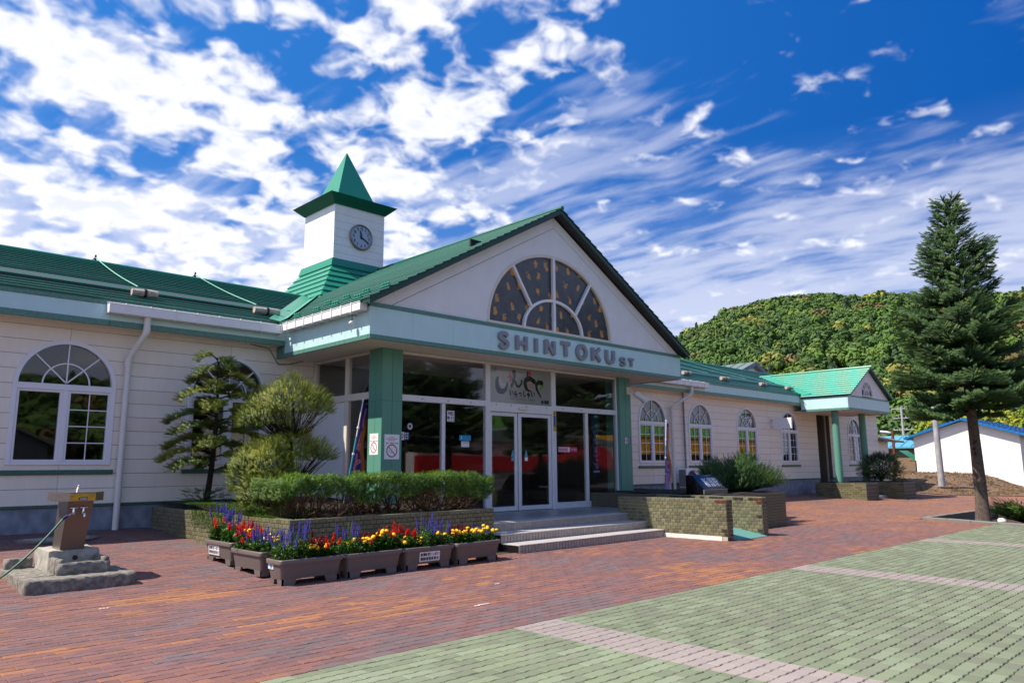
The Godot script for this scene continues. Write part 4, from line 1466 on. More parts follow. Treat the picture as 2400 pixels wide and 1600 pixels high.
func make_tower():
	var t := node("clock_tower", station)
	var c := Vector3(12.06, 0, -20.03)
	var h := 0.895
	t.position = c
	# boarded shaft: each course a ring of boards
	var core := surf()
	box(core, Vector3(-h + 0.02, 5.5, -h + 0.02), Vector3(h - 0.02, 9.40, h - 0.02))
	obj("shaft", core, M.wall_core, t)
	var y := 7.60
	var i := 0
	while y < 9.36:
		var y1 := minf(y + 0.245, 9.38)
		var s := surf()
		box(s, Vector3(-h + 0.10, y + 0.003, h - 0.019), Vector3(h - 0.10, y1 - 0.003, h))
		obj("shaft_board", s, M.tower_white, t)
		s = surf()
		box(s, Vector3(-h, y + 0.003, -h + 0.10), Vector3(-h + 0.019, y1 - 0.003, h - 0.10))
		obj("shaft_board", s, M.tower_white, t)
		s = surf()
		box(s, Vector3(h - 0.019, y + 0.003, -h + 0.10), Vector3(h, y1 - 0.003, h - 0.10))
		box(s, Vector3(-h + 0.10, y + 0.003, -h), Vector3(h - 0.10, y1 - 0.003, -h + 0.019))
		obj("shaft_board", s, M.tower_white, t)
		for sx in [-1.0, 1.0]:
			for sz in [-1.0, 1.0]:
				s = surf()
				box(s, Vector3(minf(sx * h, sx * (h - 0.097)), y + 0.003, minf(sz * h, sz * (h - 0.097))), Vector3(maxf(sx * h, sx * (h - 0.097)), y1 - 0.003, maxf(sz * h, sz * (h - 0.097))))
				obj("corner_board", s, M.tower_white, t)
		y += 0.245
		i += 1
	# flared skirt: a plain band, then lapped courses
	var band := surf()
	var ring := func(s: SurfaceTool, r0: float, y0: float, r1: float, yy1: float):
		var a := [Vector3(-r0, y0, r0), Vector3(r0, y0, r0), Vector3(r0, y0, -r0), Vector3(-r0, y0, -r0)]
		var b := [Vector3(-r1, yy1, r1), Vector3(r1, yy1, r1), Vector3(r1, yy1, -r1), Vector3(-r1, yy1, -r1)]
		for k in 4:
			quad(s, a[k], a[(k + 1) % 4], b[(k + 1) % 4], b[k])
	ring.call(band, h + 0.11, 7.40, h + 0.05, 7.64)
	ring.call(band, h + 0.05, 7.64, h, 7.645)
	ring.call(band, h + 0.06, 7.385, h + 0.11, 7.40)
	obj("skirt_band", band, M.tower_teal, t)
	var courses := 9
	for k in courses:
		var t0 := float(k) / 7.0
		var t1 := float(k + 1) / 7.0
		var r0 := lerpf(h + 0.07, h + 0.96, t0)
		var r1 := lerpf(h + 0.07, h + 0.96, t1)
		var ya := lerpf(7.39, 6.03, t0)
		var yb := lerpf(7.39, 6.03, t1)
		var s := surf()
		ring.call(s, r1 + 0.03, yb + 0.015, r0, ya)
		ring.call(s, r1 - 0.01, yb - 0.012, r1 + 0.03, yb + 0.015)
		obj("skirt_panel", s, M.tower_teal, t)
	# flared tray and pyramid
	var tray := surf()
	ring.call(tray, h + 0.03, 9.345, h + 0.30, 9.60)
	ring.call(tray, h + 0.30, 9.60, h + 0.28, 9.607)
	ring.call(tray, h + 0.28, 9.607, h - 0.1, 9.42)
	var a0 := h + 0.03
	quad(tray, Vector3(-a0, 9.35, -a0), Vector3(a0, 9.35, -a0), Vector3(a0, 9.35, a0), Vector3(-a0, 9.35, a0))
	obj("roof_tray", tray, M.tray_green, t)
	var pyr := surf()
	ring.call(pyr, 0.80, 9.40, 0.685, 9.70)
	obj("spire_base", pyr, M.tower_teal, t)
	pyr = surf()
	ring.call(pyr, 0.692, 9.69, 0.012, 11.50)
	obj("spire", pyr, M.tower_teal, t)
	# clock
	var clock := node("clock", t)
	clock.position = Vector3(0.035, 8.46, h)
	var rim := surf(true)
	var face_r := 0.355
	lathe(rim, [Vector2(0.405, 0.0), Vector2(0.41, 0.06), Vector2(0.395, 0.085), Vector2(0.365, 0.085), Vector2(0.355, 0.06)], 40, Transform3D(Basis(Vector3.RIGHT, PI / 2), Vector3.ZERO))
	obj("rim", rim, M.steel, clock)
	var img := sheet(256, 256, Color(0.60, 0.68, 0.76))
	for n in range(1, 13):
		var a := TAU * n / 12.0
		var at := Vector2(128, 128) + Vector2(sin(a), -cos(a)) * 98.0
		var txt := str(n)
		var sz := Vector2(24, 34)
		write(img, txt, at - Vector2(sz.x * 0.5 + (txt.length() - 1) * 8.0, sz.y * 0.5), sz, 17.0, 3.2, Color(0.07, 0.09, 0.16))
	brush(img, PackedVector2Array([Vector2(112, 88), Vector2(144, 88)]), 2.5, 2.5, Color(0.25, 0.3, 0.4))
	var fm := print_mat("clock_print", img, 0.25)
	var face := SurfaceTool.new()
	face.begin(Mesh.PRIMITIVE_TRIANGLES)
	for k in 40:
		for e in [0.0, float(k + 1), float(k)]:
			var a: float = TAU * e / 40.0
			var v := Vector2(cos(a), sin(a)) * face_r
			face.set_normal(Vector3.BACK)
			if e == 0.0 and k > 0: v = Vector2(face_r, 0)
			face.set_uv(Vector2(0.5 + v.x / face_r * 0.5, 0.5 - v.y / face_r * 0.5))
			face.add_vertex(Vector3(v.x, v.y, 0.05))
	mesh_node("face", face.commit(), fm, clock)
	for q in [[-12.0, 0.20, 0.030, 0.058], [120.0, 0.30, 0.022, 0.066]]:
		var hd := surf()
		prism(hd, PackedVector2Array([Vector2(-q[2], -0.06), Vector2(q[2], -0.06), Vector2(q[2] * 0.7, q[1]), Vector2(-q[2] * 0.7, q[1])]), q[3], q[3] + 0.006, Transform3D(Basis(Vector3.BACK, -deg_to_rad(q[0])), Vector3.ZERO))
		obj("clock_hand", hd, M.black, clock)

func make_porch():
	# the smaller gabled porch of the side door on the right
	var cx := 34.93
	var zf := -12.80
	var k := 0.544
	var run := 1.0 / sqrt(1.0 + k * k)
	var ends := func(sd: float):
		var y := 4.42 + sd * run * k
		return Vector2(0.0, maxf(14.90 + (y - 4.56) / SLOPE - 12.62, 2.4) + 0.1)
	var n := 12
	var pitch := 2.5 / run / n
	roof_rows("porch_roof_panel", Vector3(cx - 2.5, 4.42, -12.62), Vector3(0, 0, -1), Vector3(1, k, 0).normalized(), pitch, 0, n, ends, ["roof_teal"], 0.03)
	roof_rows("porch_roof_panel", Vector3(cx + 2.5, 4.42, -12.62), Vector3(0, 0, -1), Vector3(-1, k, 0).normalized(), pitch, 0, n, ends, ["roof_teal"], 0.03)
	var s := surf()
	tube(s, [Vector3(cx, 4.42 + 2.5 * k + 0.03, -12.58), Vector3(cx, 4.42 + 2.5 * k + 0.03, -18.0)], 0.05, 8)
	obj("porch_ridge_cap", s, M.tower_teal, station)
	# valley flashing
	s = surf()
	quad(s, Vector3(32.2, 4.50, -14.78), Vector3(32.52, 4.50, -14.86), Vector3(34.98, 5.84, -18.05), Vector3(34.6, 5.83, -18.1))
	quad(s, Vector3(32.52, 4.50, -14.86), Vector3(32.62, 4.56, -14.4), Vector3(35.0, 5.86, -17.6), Vector3(34.98, 5.84, -18.05))
	obj("porch_valley", s, M.roof_teal, station)
	# fascias
	for q in [[3.86, 4.33, 0.0, "mint"], [3.765, 3.859, 0.008, "trim_green"], [4.331, 4.40, 0.012, "trim_green"]]:
		for seg in [[cx - 2.42, cx - 0.82], [cx - 0.82, cx + 0.80], [cx + 0.80, cx + 2.42]]:
			s = surf()
			box(s, Vector3(seg[0] + 0.002, q[0], zf - 0.05), Vector3(seg[1] - 0.002, q[1], zf + q[2]))
			obj("porch_fascia", s, M[q[3]], station)
		for sx in [-1.0, 1.0]:
			s = surf()
			var xa: float = cx + sx * (2.42 + q[2])
			var xb: float = cx + sx * 2.37
			box(s, Vector3(minf(xa, xb), q[0], -14.87), Vector3(maxf(xa, xb), q[1], zf - 0.052))
			obj("porch_fascia", s, M[q[3]], station)
	s = surf()
	box(s, Vector3(cx - 2.40, 3.78, -15.4), Vector3(cx + 2.40, 3.81, zf - 0.051))
	obj("porch_soffit", s, M.soffit, station)
	# gable with its small fan window
	var c := Vector2(34.75, 4.47)
	var hole := arch_poly(c.x, 1.28, 4.38, c.y, 24, 0.64)
	for p in cut(PackedVector2Array([Vector2(cx - 2.36, 4.401), Vector2(cx + 2.36, 4.401), Vector2(cx, 4.401 + 2.36 * 0.55)]), [hole]):
		s = surf()
		prism(s, p, zf - 0.14, zf - 0.01)
		obj("porch_gable", s, M.gable_white, station)
	for sx in [-1.0, 1.0]:
		s = surf()
		bar(s, Vector2(cx + sx * 2.44, 4.42), Vector2(cx, 4.42 + 2.44 * k), 0.07, zf - 0.1, zf + 0.17)
		obj("porch_verge", s, M.roof_dark, station)
	var w := node("porch_fan_window", station)
	s = surf()
	prism(s, arch_poly(c.x, 1.24, c.y, c.y, 24, 0.62), zf - 0.08, zf - 0.07)
	obj("pane", s, M.black, w)
	s = surf()
	arch_band(s, c, 0.655, 0.655, 0.035, zf - 0.09, zf + 0.004, 24)
	arch_band(s, c, 0.30, 0.34, 0.04, zf - 0.069, zf - 0.004, 16)
	box(s, Vector3(c.x - 0.655, c.y - 0.03, zf - 0.09), Vector3(c.x + 0.655, c.y + 0.012, zf + 0.006))
	obj("frame", s, M.white_metal, w)
	for a in [40.0, 66.0, 90.0, 114.0, 140.0]:
		s = surf()
		var d := Vector2(cos(deg_to_rad(a)), sin(deg_to_rad(a)))
		bar(s, c + d * (0.28 if a != 90.0 else 0.0), c + d * 0.63, 0.036, zf - 0.068, zf - 0.002)
		obj("glazing_bar", s, M.white_metal, w)
	for x in [33.0, 36.0]:
		s = surf(true)
		tube(s, [Vector3(x, 0.35, -13.6), Vector3(x, 3.78, -13.6)], 0.15, 20)
		obj("porch_column", s, M.column_green, station)

func make_gutters():
	# white box gutters with straps: left eave and left side of the entrance roof
	for r in [[4.0, 7.42], [20.4, 24.55]]:
		var s := surf()
		cbox(s, Vector3(r[0], 4.29, -14.87), Vector3(r[1], 4.302, -14.69), 0.002)
		cbox(s, Vector3(r[0], 4.302, -14.70), Vector3(r[1], 4.462, -14.688), 0.002)
		cbox(s, Vector3(r[0], 4.302, -14.87), Vector3(r[1], 4.52, -14.862), 0.002)
		cbox(s, Vector3(r[0], 4.302, -14.861), Vector3(r[0] + 0.012, 4.455, -14.701), 0.002)
		tube(s, [Vector3(r[0], 4.465, -14.69), Vector3(r[1], 4.465, -14.69)], 0.012, 6)
		obj("gutter", s, M.white_metal, station)
		var x: float = r[0] + 0.28
		while x < r[1]:
			var b := surf()
			box(b, Vector3(x, 4.28, -14.687), Vector3(x + 0.022, 4.49, -14.676))
			box(b, Vector3(x, 4.275, -14.86), Vector3(x + 0.022, 4.288, -14.676))
			box(b, Vector3(x, 4.478, -14.86), Vector3(x + 0.022, 4.49, -14.69))
			obj("gutter_strap", b, M.white_metal, station)
			x += 0.44
	var s := surf()
	cbox(s, Vector3(7.40, 4.35, -14.69), Vector3(7.565, 4.362, -11.66), 0.002)
	cbox(s, Vector3(7.40, 4.362, -14.69), Vector3(7.412, 4.50, -11.66), 0.002)
	cbox(s, Vector3(7.413, 4.362, -11.672), Vector3(7.565, 4.49, -11.66), 0.002)
	cbox(s, Vector3(7.558, 4.362, -14.69), Vector3(7.568, 4.54, -11.673), 0.002)
	tube(s, [Vector3(7.402, 4.505, -14.69), Vector3(7.402, 4.505, -11.66)], 0.012, 6)
	obj("gutter", s, M.white_metal, station)
	var z := -11.95
	while z > -14.6:
		var b := surf()
		box(b, Vector3(7.386, 4.33, z - 0.022), Vector3(7.398, 4.53, z))
		box(b, Vector3(7.386, 4.325, z - 0.022), Vector3(7.56, 4.337, z))
		obj("gutter_strap", b, M.white_metal, station)
		z -= 0.36
	# downpipes
	for q in [[4.70, 4.53, "pipe_cream", 0.30], [23.47, 22.70, "pipe_cream", 0.3]]:
		var p := surf(true)
		var drop := Vector3(q[0], 4.29, -14.78)
		tube(p, [drop, drop + Vector3(0, -0.20, 0)], 0.062, 14)
		obj("downpipe", p, M[q[2]], station)
		p = surf(true)
		tube(p, [drop + Vector3(0, -0.19, 0), drop + Vector3(0, -0.27, 0.0), Vector3(lerpf(q[0], q[1], 0.15), 3.93, -14.83), Vector3(lerpf(q[0], q[1], 0.9), 3.57, -15.11), Vector3(q[1], 3.47, -15.15), Vector3(q[1], 3.38, -15.15)], [0.066, 0.066, 0.056, 0.056, 0.066, 0.066], 14)
		obj("downpipe", p, M[q[2]], station)
		p = surf(true)
		tube(p, [Vector3(q[1], 3.40, -15.15), Vector3(q[1], q[3], -15.15)], 0.056, 14)
		obj("downpipe", p, M[q[2]], station)
		for y in [3.36, 2.2, 1.2]:
			p = surf(true)
			tube(p, [Vector3(q[1], y, -15.15), Vector3(q[1], y + 0.03, -15.15)], 0.063, 14)
			obj("pipe_clip", p, M[q[2]], station)
	s = surf(true)
	tube(s, [Vector3(23.49, 4.08, -15.17), Vector3(23.49, 0.95, -15.17)], 0.035, 10)
	obj("downpipe", s, M.foundation, station)
	# loose cable where the fascias meet
	s = surf(true)
	tube(s, [Vector3(6.9, 4.06, -15.1), Vector3(7.35, 4.02, -15.15), Vector3(7.5, 3.85, -15.2), Vector3(7.62, 3.70, -15.22), Vector3(7.85, 3.72, -15.2), Vector3(8.2, 3.82, -15.2)], 0.008, 5)
	obj("loose_cable", s, M.wire, station)
	# wooden weights on the roof and the lines that hold them
	var left := [[4.83, 4.83, 4.95], [7.41, 7.18, 7.55]]
	var right := [[24.3, 19.9, 24.4], [27.1, 22.3, 27.2], [30.3, 26.0, 30.4], [32.75, 28.8, 32.8]]
	var where := ["left one on the roof left of the clock tower", "right one on the roof left of the clock tower", "nearest the entrance fascia on the right wing roof", "second from the entrance on the right wing roof", "third from the entrance on the right wing roof", "next to the porch valley on the right wing roof"]
	var i := 0
	for q in left + right:
		var zz := -15.48
		var at := Vector3(q[0], wing_y(zz) + 0.04, zz)
		var lg := thing("roof_weight", "weathered split log weight, " + where[i], "log", at, 0.0, "log weights on the roofs")
		for half in [-1.0, 1.0]:
			var b := surf()
			tube(b, [Vector3(half * 0.02, 0.075, 0), Vector3(half * (0.24 + 0.05 * (i % 2)), 0.075, 0.01 * half)], [0.085, 0.075], 9)
			obj("log_piece", b, M.log, lg)
		var strap := surf()
		tube(strap, [Vector3(-0.025, 0.076, 0), Vector3(0.025, 0.076, 0)], 0.094, 10)
		tube(strap, [Vector3(0, 0.10, -0.06), Vector3(0, 0.10, -0.42)], 0.012, 5)
		obj("strap", strap, M.dark_grey, lg)
		var hook := surf()
		var top := Vector3(q[1], wing_y(RIDGE_Z) + 0.05, RIDGE_Z)
		tube(hook, [top, top + Vector3(0, 0.16, 0.02)], [0.03, 0.02], 6)
		tube(hook, [top + Vector3(-0.09, 0.0, 0.0), top + Vector3(0, 0.10, 0.0)], 0.012, 5)
		var ln := thing("roof_line", "pale green rope slanting down from the ridge to the log weight " + where[i].replace(" one on", " end on"), "rope", Vector3.ZERO, 0.0, "ropes on the roofs")
		obj("hook", hook, M.blue_plastic if i < 2 else M.roof_teal, ln)
		var pts := []
		var low := Vector3(q[2], wing_y(-16.32) + 0.09, -16.32)
		for j in 13:
			var t := j / 12.0
			var p := (top + Vector3(0, 0.10, 0)).lerp(low, t)
			p.y = maxf(p.y - 0.05 * sin(PI * t), wing_y(p.z) + 0.05)
			pts.append(p)
		var rope := surf(true)
		tube(rope, pts, 0.014, 5)
		obj("rope", rope, M.cable, ln)
		i += 1

# ---------------------------------------------------------------- tiled walls
func tile_mesh(w: float, h: float, t: float) -> ArrayMesh:
	var s := surf()
	var e := 0.004
	var b := [Vector3(-w / 2, -h / 2, 0), Vector3(w / 2, -h / 2, 0), Vector3(w / 2, h / 2, 0), Vector3(-w / 2, h / 2, 0)]
	var m := []
	var f := []
	for p in b:
		m.append(Vector3(p.x, p.y, t - e))
		f.append(Vector3(p.x - signf(p.x) * e, p.y - signf(p.y) * e, t))
	quad(s, f[0], f[1], f[2], f[3])
	for i in 4:
		var j := (i + 1) % 4
		quad(s, m[i], m[j], f[j], f[i])
		quad(s, b[i], b[j], m[j], m[i])
	return done(s)

func lay(xs: Array, cs: Array, o: Vector3, u: Vector3, v: Vector3, w: float, h: float, tw: float, th: float, gap: float, bond: float, color: Callable):
	# tiles from the corner o along the unit directions u and v; the face looks along u x v
	var n := u.cross(v).normalized()
	var rows := int(round(h / (th + gap)))
	var ph := h / rows
	for j in rows:
		var x := -bond * (tw + gap) * (j % 2)
		var i := 0
		while x < w - 0.012:
			var a := maxf(x, 0.0)
			var b := minf(x + tw, w)
			if b - a > 0.012:
				xs.append(Transform3D(Basis(u * ((b - a) / tw), v, n), o + u * ((a + b) / 2) + v * (ph * (j + 0.5))))
				cs.append(color.call(a / w, float(j) / rows, i, j, rows))
			x += tw + gap
			i += 1

func olive(_fx: float, _fy: float, _i: int, _j: int, _rows: int) -> Color:
	var pal := [lin(0.50, 0.49, 0.37), lin(0.485, 0.475, 0.36), lin(0.52, 0.50, 0.385), lin(0.43, 0.415, 0.33), lin(0.46, 0.45, 0.34)]
	return jit(pal[rng.randi() % 5], 0.08)

func make_entrance_things():
	var tile := tile_mesh(0.108, 0.06, 0.010)
	# --- porch and steps
	var st := thing("entrance_steps", "three pale tiled steps and porch floor in front of the sliding doors", "steps")
	var s := surf()
	cbox(s, Vector3(8.62, -0.3, -12.60), Vector3(17.0, 0.438, -10.10), 0.01)
	obj("porch_floor", s, M.porch_floor, st)
	var xs := []
	var cs := []
	var sq := tile_mesh(0.070, 0.066, 0.008)
	var beige := func(_a, _b, _c, _d, _e): return jit(lin(0.70, 0.655, 0.62), 0.10)
	var levels := [[0.1467, -9.18, -9.62], [0.2933, -9.62, -10.10]]
	for q in levels:
		s = surf()
		box(s, Vector3(9.06, -0.2, q[2] - 0.02), Vector3(13.31, q[0] - 0.022, q[1] - 0.006))
		obj("step_core", s, M.black, st)
		var x := 9.06
		while x < 13.29:
			var x1 := minf(x + 0.60, 13.31)
			s = surf()
			cbox(s, Vector3(x + 0.002, q[0] - 0.02, q[2] + 0.003), Vector3(x1 - 0.002, q[0], q[1] + 0.012), 0.005)
			obj("tread_slab", s, M.tread, st)
			x = x1
		lay(xs, cs, Vector3(9.06, q[0] - 0.1467, q[1] - 0.005), Vector3.RIGHT, Vector3.UP, 4.24, 0.124, 0.070, 0.066, 0.008, 0.0, beige)
	s = surf()
	box(s, Vector3(9.06, 0.0, -10.14), Vector3(13.31, 0.42, -10.106))
	obj("step_core", s, M.black, st)
	s = surf()
	cbox(s, Vector3(9.06, 0.421, -10.50), Vector3(13.31, 0.442, -10.085), 0.005)
	obj("tread_slab", s, M.tread, st)
	lay(xs, cs, Vector3(9.06, 0.2933, -10.105), Vector3.RIGHT, Vector3.UP, 4.24, 0.126, 0.070, 0.066, 0.008, 0.0, beige)
	pieces("tile", sq, M.step_tile, xs, cs, st)
	# --- ramp between its two walls
	var rp := thing("wheelchair_ramp", "turquoise coated ramp rising between the two olive tiled walls", "ramp")
	s = surf()
	prism(s, PackedVector2Array([Vector2(7.62, -0.2), Vector2(10.3, -0.2), Vector2(10.3, 0.445), Vector2(10.1, 0.445), Vector2(7.62, 0.012)]), 13.51, 14.71, Transform3D(Basis(Vector3(0, 0, -1), Vector3.UP, Vector3.RIGHT), Vector3.ZERO))
	obj("ramp_surface", s, M.ramp_teal, rp)
	var wall_labels := ["olive tiled ramp wall beside the entrance steps, white painted along its foot", "olive tiled ramp wall between the turquoise ramp and the planter with the black stone"]
	for k in 2:
		var x0: float = [13.30, 14.72][k]
		var zf := -7.72
		var zb := -10.35
		var w := thing("ramp_wall", wall_labels[k], "wall", Vector3(x0, 0, zf))
		s = surf()
		box(s, Vector3(0.0, -0.25, zb - zf), Vector3(0.20, 0.778, 0.0))
		obj("grout", s, M.grout_light, w)
		xs = []
		cs = []
		var tone := func(fx: float, fy: float, _i: int, j: int, rows: int) -> Color:
			var c: Color = olive(fx, fy, 0, 0, 0)
			if j == rows - 1 and fx > 0.89: c = lin(0.42, 0.22, 0.11)
			elif j == rows - 2 and fx > 0.955 and k == 1: c = lin(0.40, 0.21, 0.11)
			elif j == rows - 1 and k == 1 and rng.randf() < 0.45: c = lin(0.22, 0.20, 0.17)
			elif fx > 0.94 and j in [0, 1, 5] and rng.randf() < 0.75: c = lin(0.24, 0.21, 0.17)
			elif rng.randf() < 0.12: c = lin(0.40, 0.385, 0.31)
			return c
		var dark_end := func(_fx, _fy, _i, j, _rows): return lin(0.25, 0.22, 0.19) if rng.randf() < (0.55 if k == 0 else 0.2) else lin(0.38, 0.36, 0.29)
		var low := 0.085 if k == 0 else 0.0
		lay(xs, cs, Vector3(-0.001, low, zb - zf), Vector3.BACK, Vector3.UP, zf - zb, 0.778 - low, 0.108, 0.06, 0.009, 0.5, tone)
		lay(xs, cs, Vector3(0.0, 0.0, 0.001), Vector3.RIGHT, Vector3.UP, 0.20, 0.778, 0.0955, 0.06, 0.009, 0.0, dark_end)
		lay(xs, cs, Vector3(0.201, 0.0, 0.0), Vector3.FORWARD, Vector3.UP, zf - zb, 0.778, 0.108, 0.06, 0.009, 0.5, olive)
		lay(xs, cs, Vector3(0.0, 0.779, 0.0), Vector3.RIGHT, Vector3.FORWARD, 0.20, zf - zb, 0.0955, 0.06, 0.009, 0.0, olive)
		pieces("tile", tile, M.tile_olive, xs, cs, w)
		if k == 0:
			s = surf()
			box(s, Vector3(-0.014, -0.05, -1.52), Vector3(-0.0015, 0.082, -0.115))
			obj("painted_foot", s, M.paint_white, w)
	# --- planter on the left
	var pl := thing("brick_planter", "long olive tiled planter left of the steps holding the hedge and clipped trees", "planter")
	s = surf()
	box(s, Vector3(5.19, -0.3, -9.95), Vector3(9.04, 0.722, -9.80))
	box(s, Vector3(5.19, -0.3, -15.22), Vector3(5.34, 0.722, -9.951))
	box(s, Vector3(8.89, -0.3, -12.5), Vector3(9.04, 0.722, -9.951))
	obj("grout", s, M.grout_dark, pl)
	xs = []
	cs = []
	lay(xs, cs, Vector3(5.18, 0.0, -9.799), Vector3.RIGHT, Vector3.UP, 3.87, 0.735, 0.108, 0.06, 0.007, 0.5, olive)
	lay(xs, cs, Vector3(5.189, 0.0, -15.24), Vector3.BACK, Vector3.UP, 5.44, 0.735, 0.108, 0.06, 0.007, 0.5, olive)
	lay(xs, cs, Vector3(9.041, 0.0, -9.80), Vector3.FORWARD, Vector3.UP, 0.31, 0.735, 0.108, 0.06, 0.007, 0.5, olive)
	var pale := func(_a, _b, _c, _d, _e): return jit(lin(0.56, 0.545, 0.43), 0.07)
	lay(xs, cs, Vector3(5.18, 0.723, -9.79), Vector3.RIGHT, Vector3.FORWARD, 3.87, 0.16, 0.108, 0.16, 0.007, 0.0, pale)
	lay(xs, cs, Vector3(5.18, 0.723, -9.955), Vector3.RIGHT, Vector3.FORWARD, 0.16, 5.28, 0.16, 0.108, 0.007, 0.0, pale)
	pieces("tile", tile, M.tile_olive, xs, cs, pl)
	var soil := grid_sheet_local("planter_soil", 5.33, 8.9, -15.2, -9.94, func(x, z): return 0.70 + 0.10 * smoothstep(11.0, 14.0, -z) + 0.03 * sin(x * 5.0) * sin(z * 4.0), M.soil, pl)
	soil.name = "soil"
	# --- planter on the right with the black stone
	var pr := thing("brick_planter", "olive tiled planter right of the ramp holding the spreading yew and black stone", "planter")
	s = surf()
	box(s, Vector3(14.94, -0.3, -13.0), Vector3(17.83, 0.79, -8.73))
	obj("grout", s, M.grout_dark, pr)
	xs = []
	cs = []
	var dull := func(_a, _b, _c, _d, _e): return jit(lin(0.41, 0.40, 0.335), 0.05)
	lay(xs, cs, Vector3(14.93, 0.0, -8.729), Vector3.RIGHT, Vector3.UP, 2.91, 0.79, 0.108, 0.06, 0.007, 0.5, dull)
	lay(xs, cs, Vector3(17.831, 0.0, -8.72), Vector3.FORWARD, Vector3.UP, 4.2, 0.79, 0.108, 0.06, 0.007, 0.5, dull)
	lay(xs, cs, Vector3(14.939, 0.0, -13.0), Vector3.BACK, Vector3.UP, 4.27, 0.79, 0.108, 0.06, 0.007, 0.5, dull)
	pieces("tile", tile, M.tile_olive, xs, cs, pr)
	soil = grid_sheet_local("planter_soil", 14.96, 17.81, -12.98, -8.75, func(x, z): return 0.80 + 0.02 * sin(x * 6.0) * sin(z * 5.0), M.soil, pr)
	soil.name = "soil"
	# --- two low planters under the side porch
	var spec := [[32.55, 33.85, -12.35, -14.5, "low tiled planter under the near column of the side porch, without plants"], [35.25, 36.75, -11.8, -14.3, "low tiled planter beyond the side porch steps with a round bush"]]
	for q in spec:
		var p := thing("porch_planter", q[4], "planter")
		s = surf()
		box(s, Vector3(q[0], -0.4, q[3]), Vector3(q[1], 0.67, q[2]))
		obj("grout", s, M.grout_dark, p)
		xs = []
		cs = []
		var hgt := 0.76
		lay(xs, cs, Vector3(q[0] - 0.001, -0.09, q[3]), Vector3.BACK, Vector3.UP, q[2] - q[3], hgt, 0.22, 0.066, 0.010, 0.5, olive)
		lay(xs, cs, Vector3(q[0], -0.09, q[2] + 0.001), Vector3.RIGHT, Vector3.UP, q[1] - q[0], hgt, 0.22, 0.066, 0.010, 0.5, func(_a, _b, _c, j, _e): return jit(lin(0.40, 0.37, 0.34), 0.05) if j % 2 else lin(0.27, 0.24, 0.225))
		pieces("tile", tile_mesh(0.22, 0.066, 0.010), M.tile_olive, xs, cs, p)
		s = surf()
		box(s, Vector3(q[0] + 0.12, 0.671, q[3] + 0.12), Vector3(q[1] - 0.12, 0.69, q[2] - 0.12))
		obj("soil", s, M.soil, p)
	var ps := thing("porch_steps", "two small white steps between the side porch planters", "steps")
	for q in [[0.10, -12.5], [0.26, -12.95]]:
		s = surf()
		cbox(s, Vector3(33.87, -0.3, -15.3), Vector3(35.23, q[0], q[1]), 0.01)
		obj("step", s, M.tread, ps)
	make_stone_sign()
	make_signs()
	make_banners()
	make_machines()

func grid_sheet_local(_n: String, x0: float, x1: float, z0: float, z1: float, yf: Callable, m: Material, parent: Node) -> MeshInstance3D:
	var s := surf(true)
	var nx := int((x1 - x0) / 0.2) + 1
	var nz := int((z1 - z0) / 0.2) + 1
	for i in nx:
		for j in nz:
			var a := lerpf(x0, x1, float(i) / nx)
			var b := lerpf(x0, x1, float(i + 1) / nx)
			var c := lerpf(z0, z1, float(j) / nz)
			var d := lerpf(z0, z1, float(j + 1) / nz)
			quad(s, Vector3(a, yf.call(a, d), d), Vector3(b, yf.call(b, d), d), Vector3(b, yf.call(b, c), c), Vector3(a, yf.call(a, c), c))
	return obj("soil", s, m, parent)

func make_stone_sign():
	var t := thing("stone_name_block", "polished black slanted stone block with white station name in the right planter", "stone sign", Vector3(15.0, 0.80, -9.26))
	var xf := Transform3D(Basis(Vector3(0, 0, -1), Vector3.UP, Vector3.RIGHT), Vector3.ZERO)
	var s := surf()
	prism(s, PackedVector2Array([Vector2(0.0, 0.0), Vector2(0.45, 0.0), Vector2(0.45, 0.43), Vector2(0.31, 0.43), Vector2(0.0, 0.115)]), 0.0, 1.0, xf)
	obj("block", s, M.black_stone, t)
	s = surf()
	cbox(s, Vector3(-0.01, 0.0, 0.001), Vector3(1.01, 0.108, 0.03), 0.006)
	obj("plinth_face", s, M.grey_stone, t)
	var img := sheet(384, 140, Color(0.05, 0.07, 0.13))
	write(img, "新得駅", Vector2(96, 34), Vector2(74, 84), 88.0, 3.4, Color(0.93, 0.93, 0.95))
	var m := print_mat("stone_print", img, 0.06)
	m.metallic_specular = 0.6
	var slope := Vector3(0, 0.43 - 0.115, -0.31)
	uv_panel("engraving", Vector3(0.02, 0.123, 0.0) + slope * 0.01, Vector3(0.96, 0, 0), slope * 0.97, m, t)

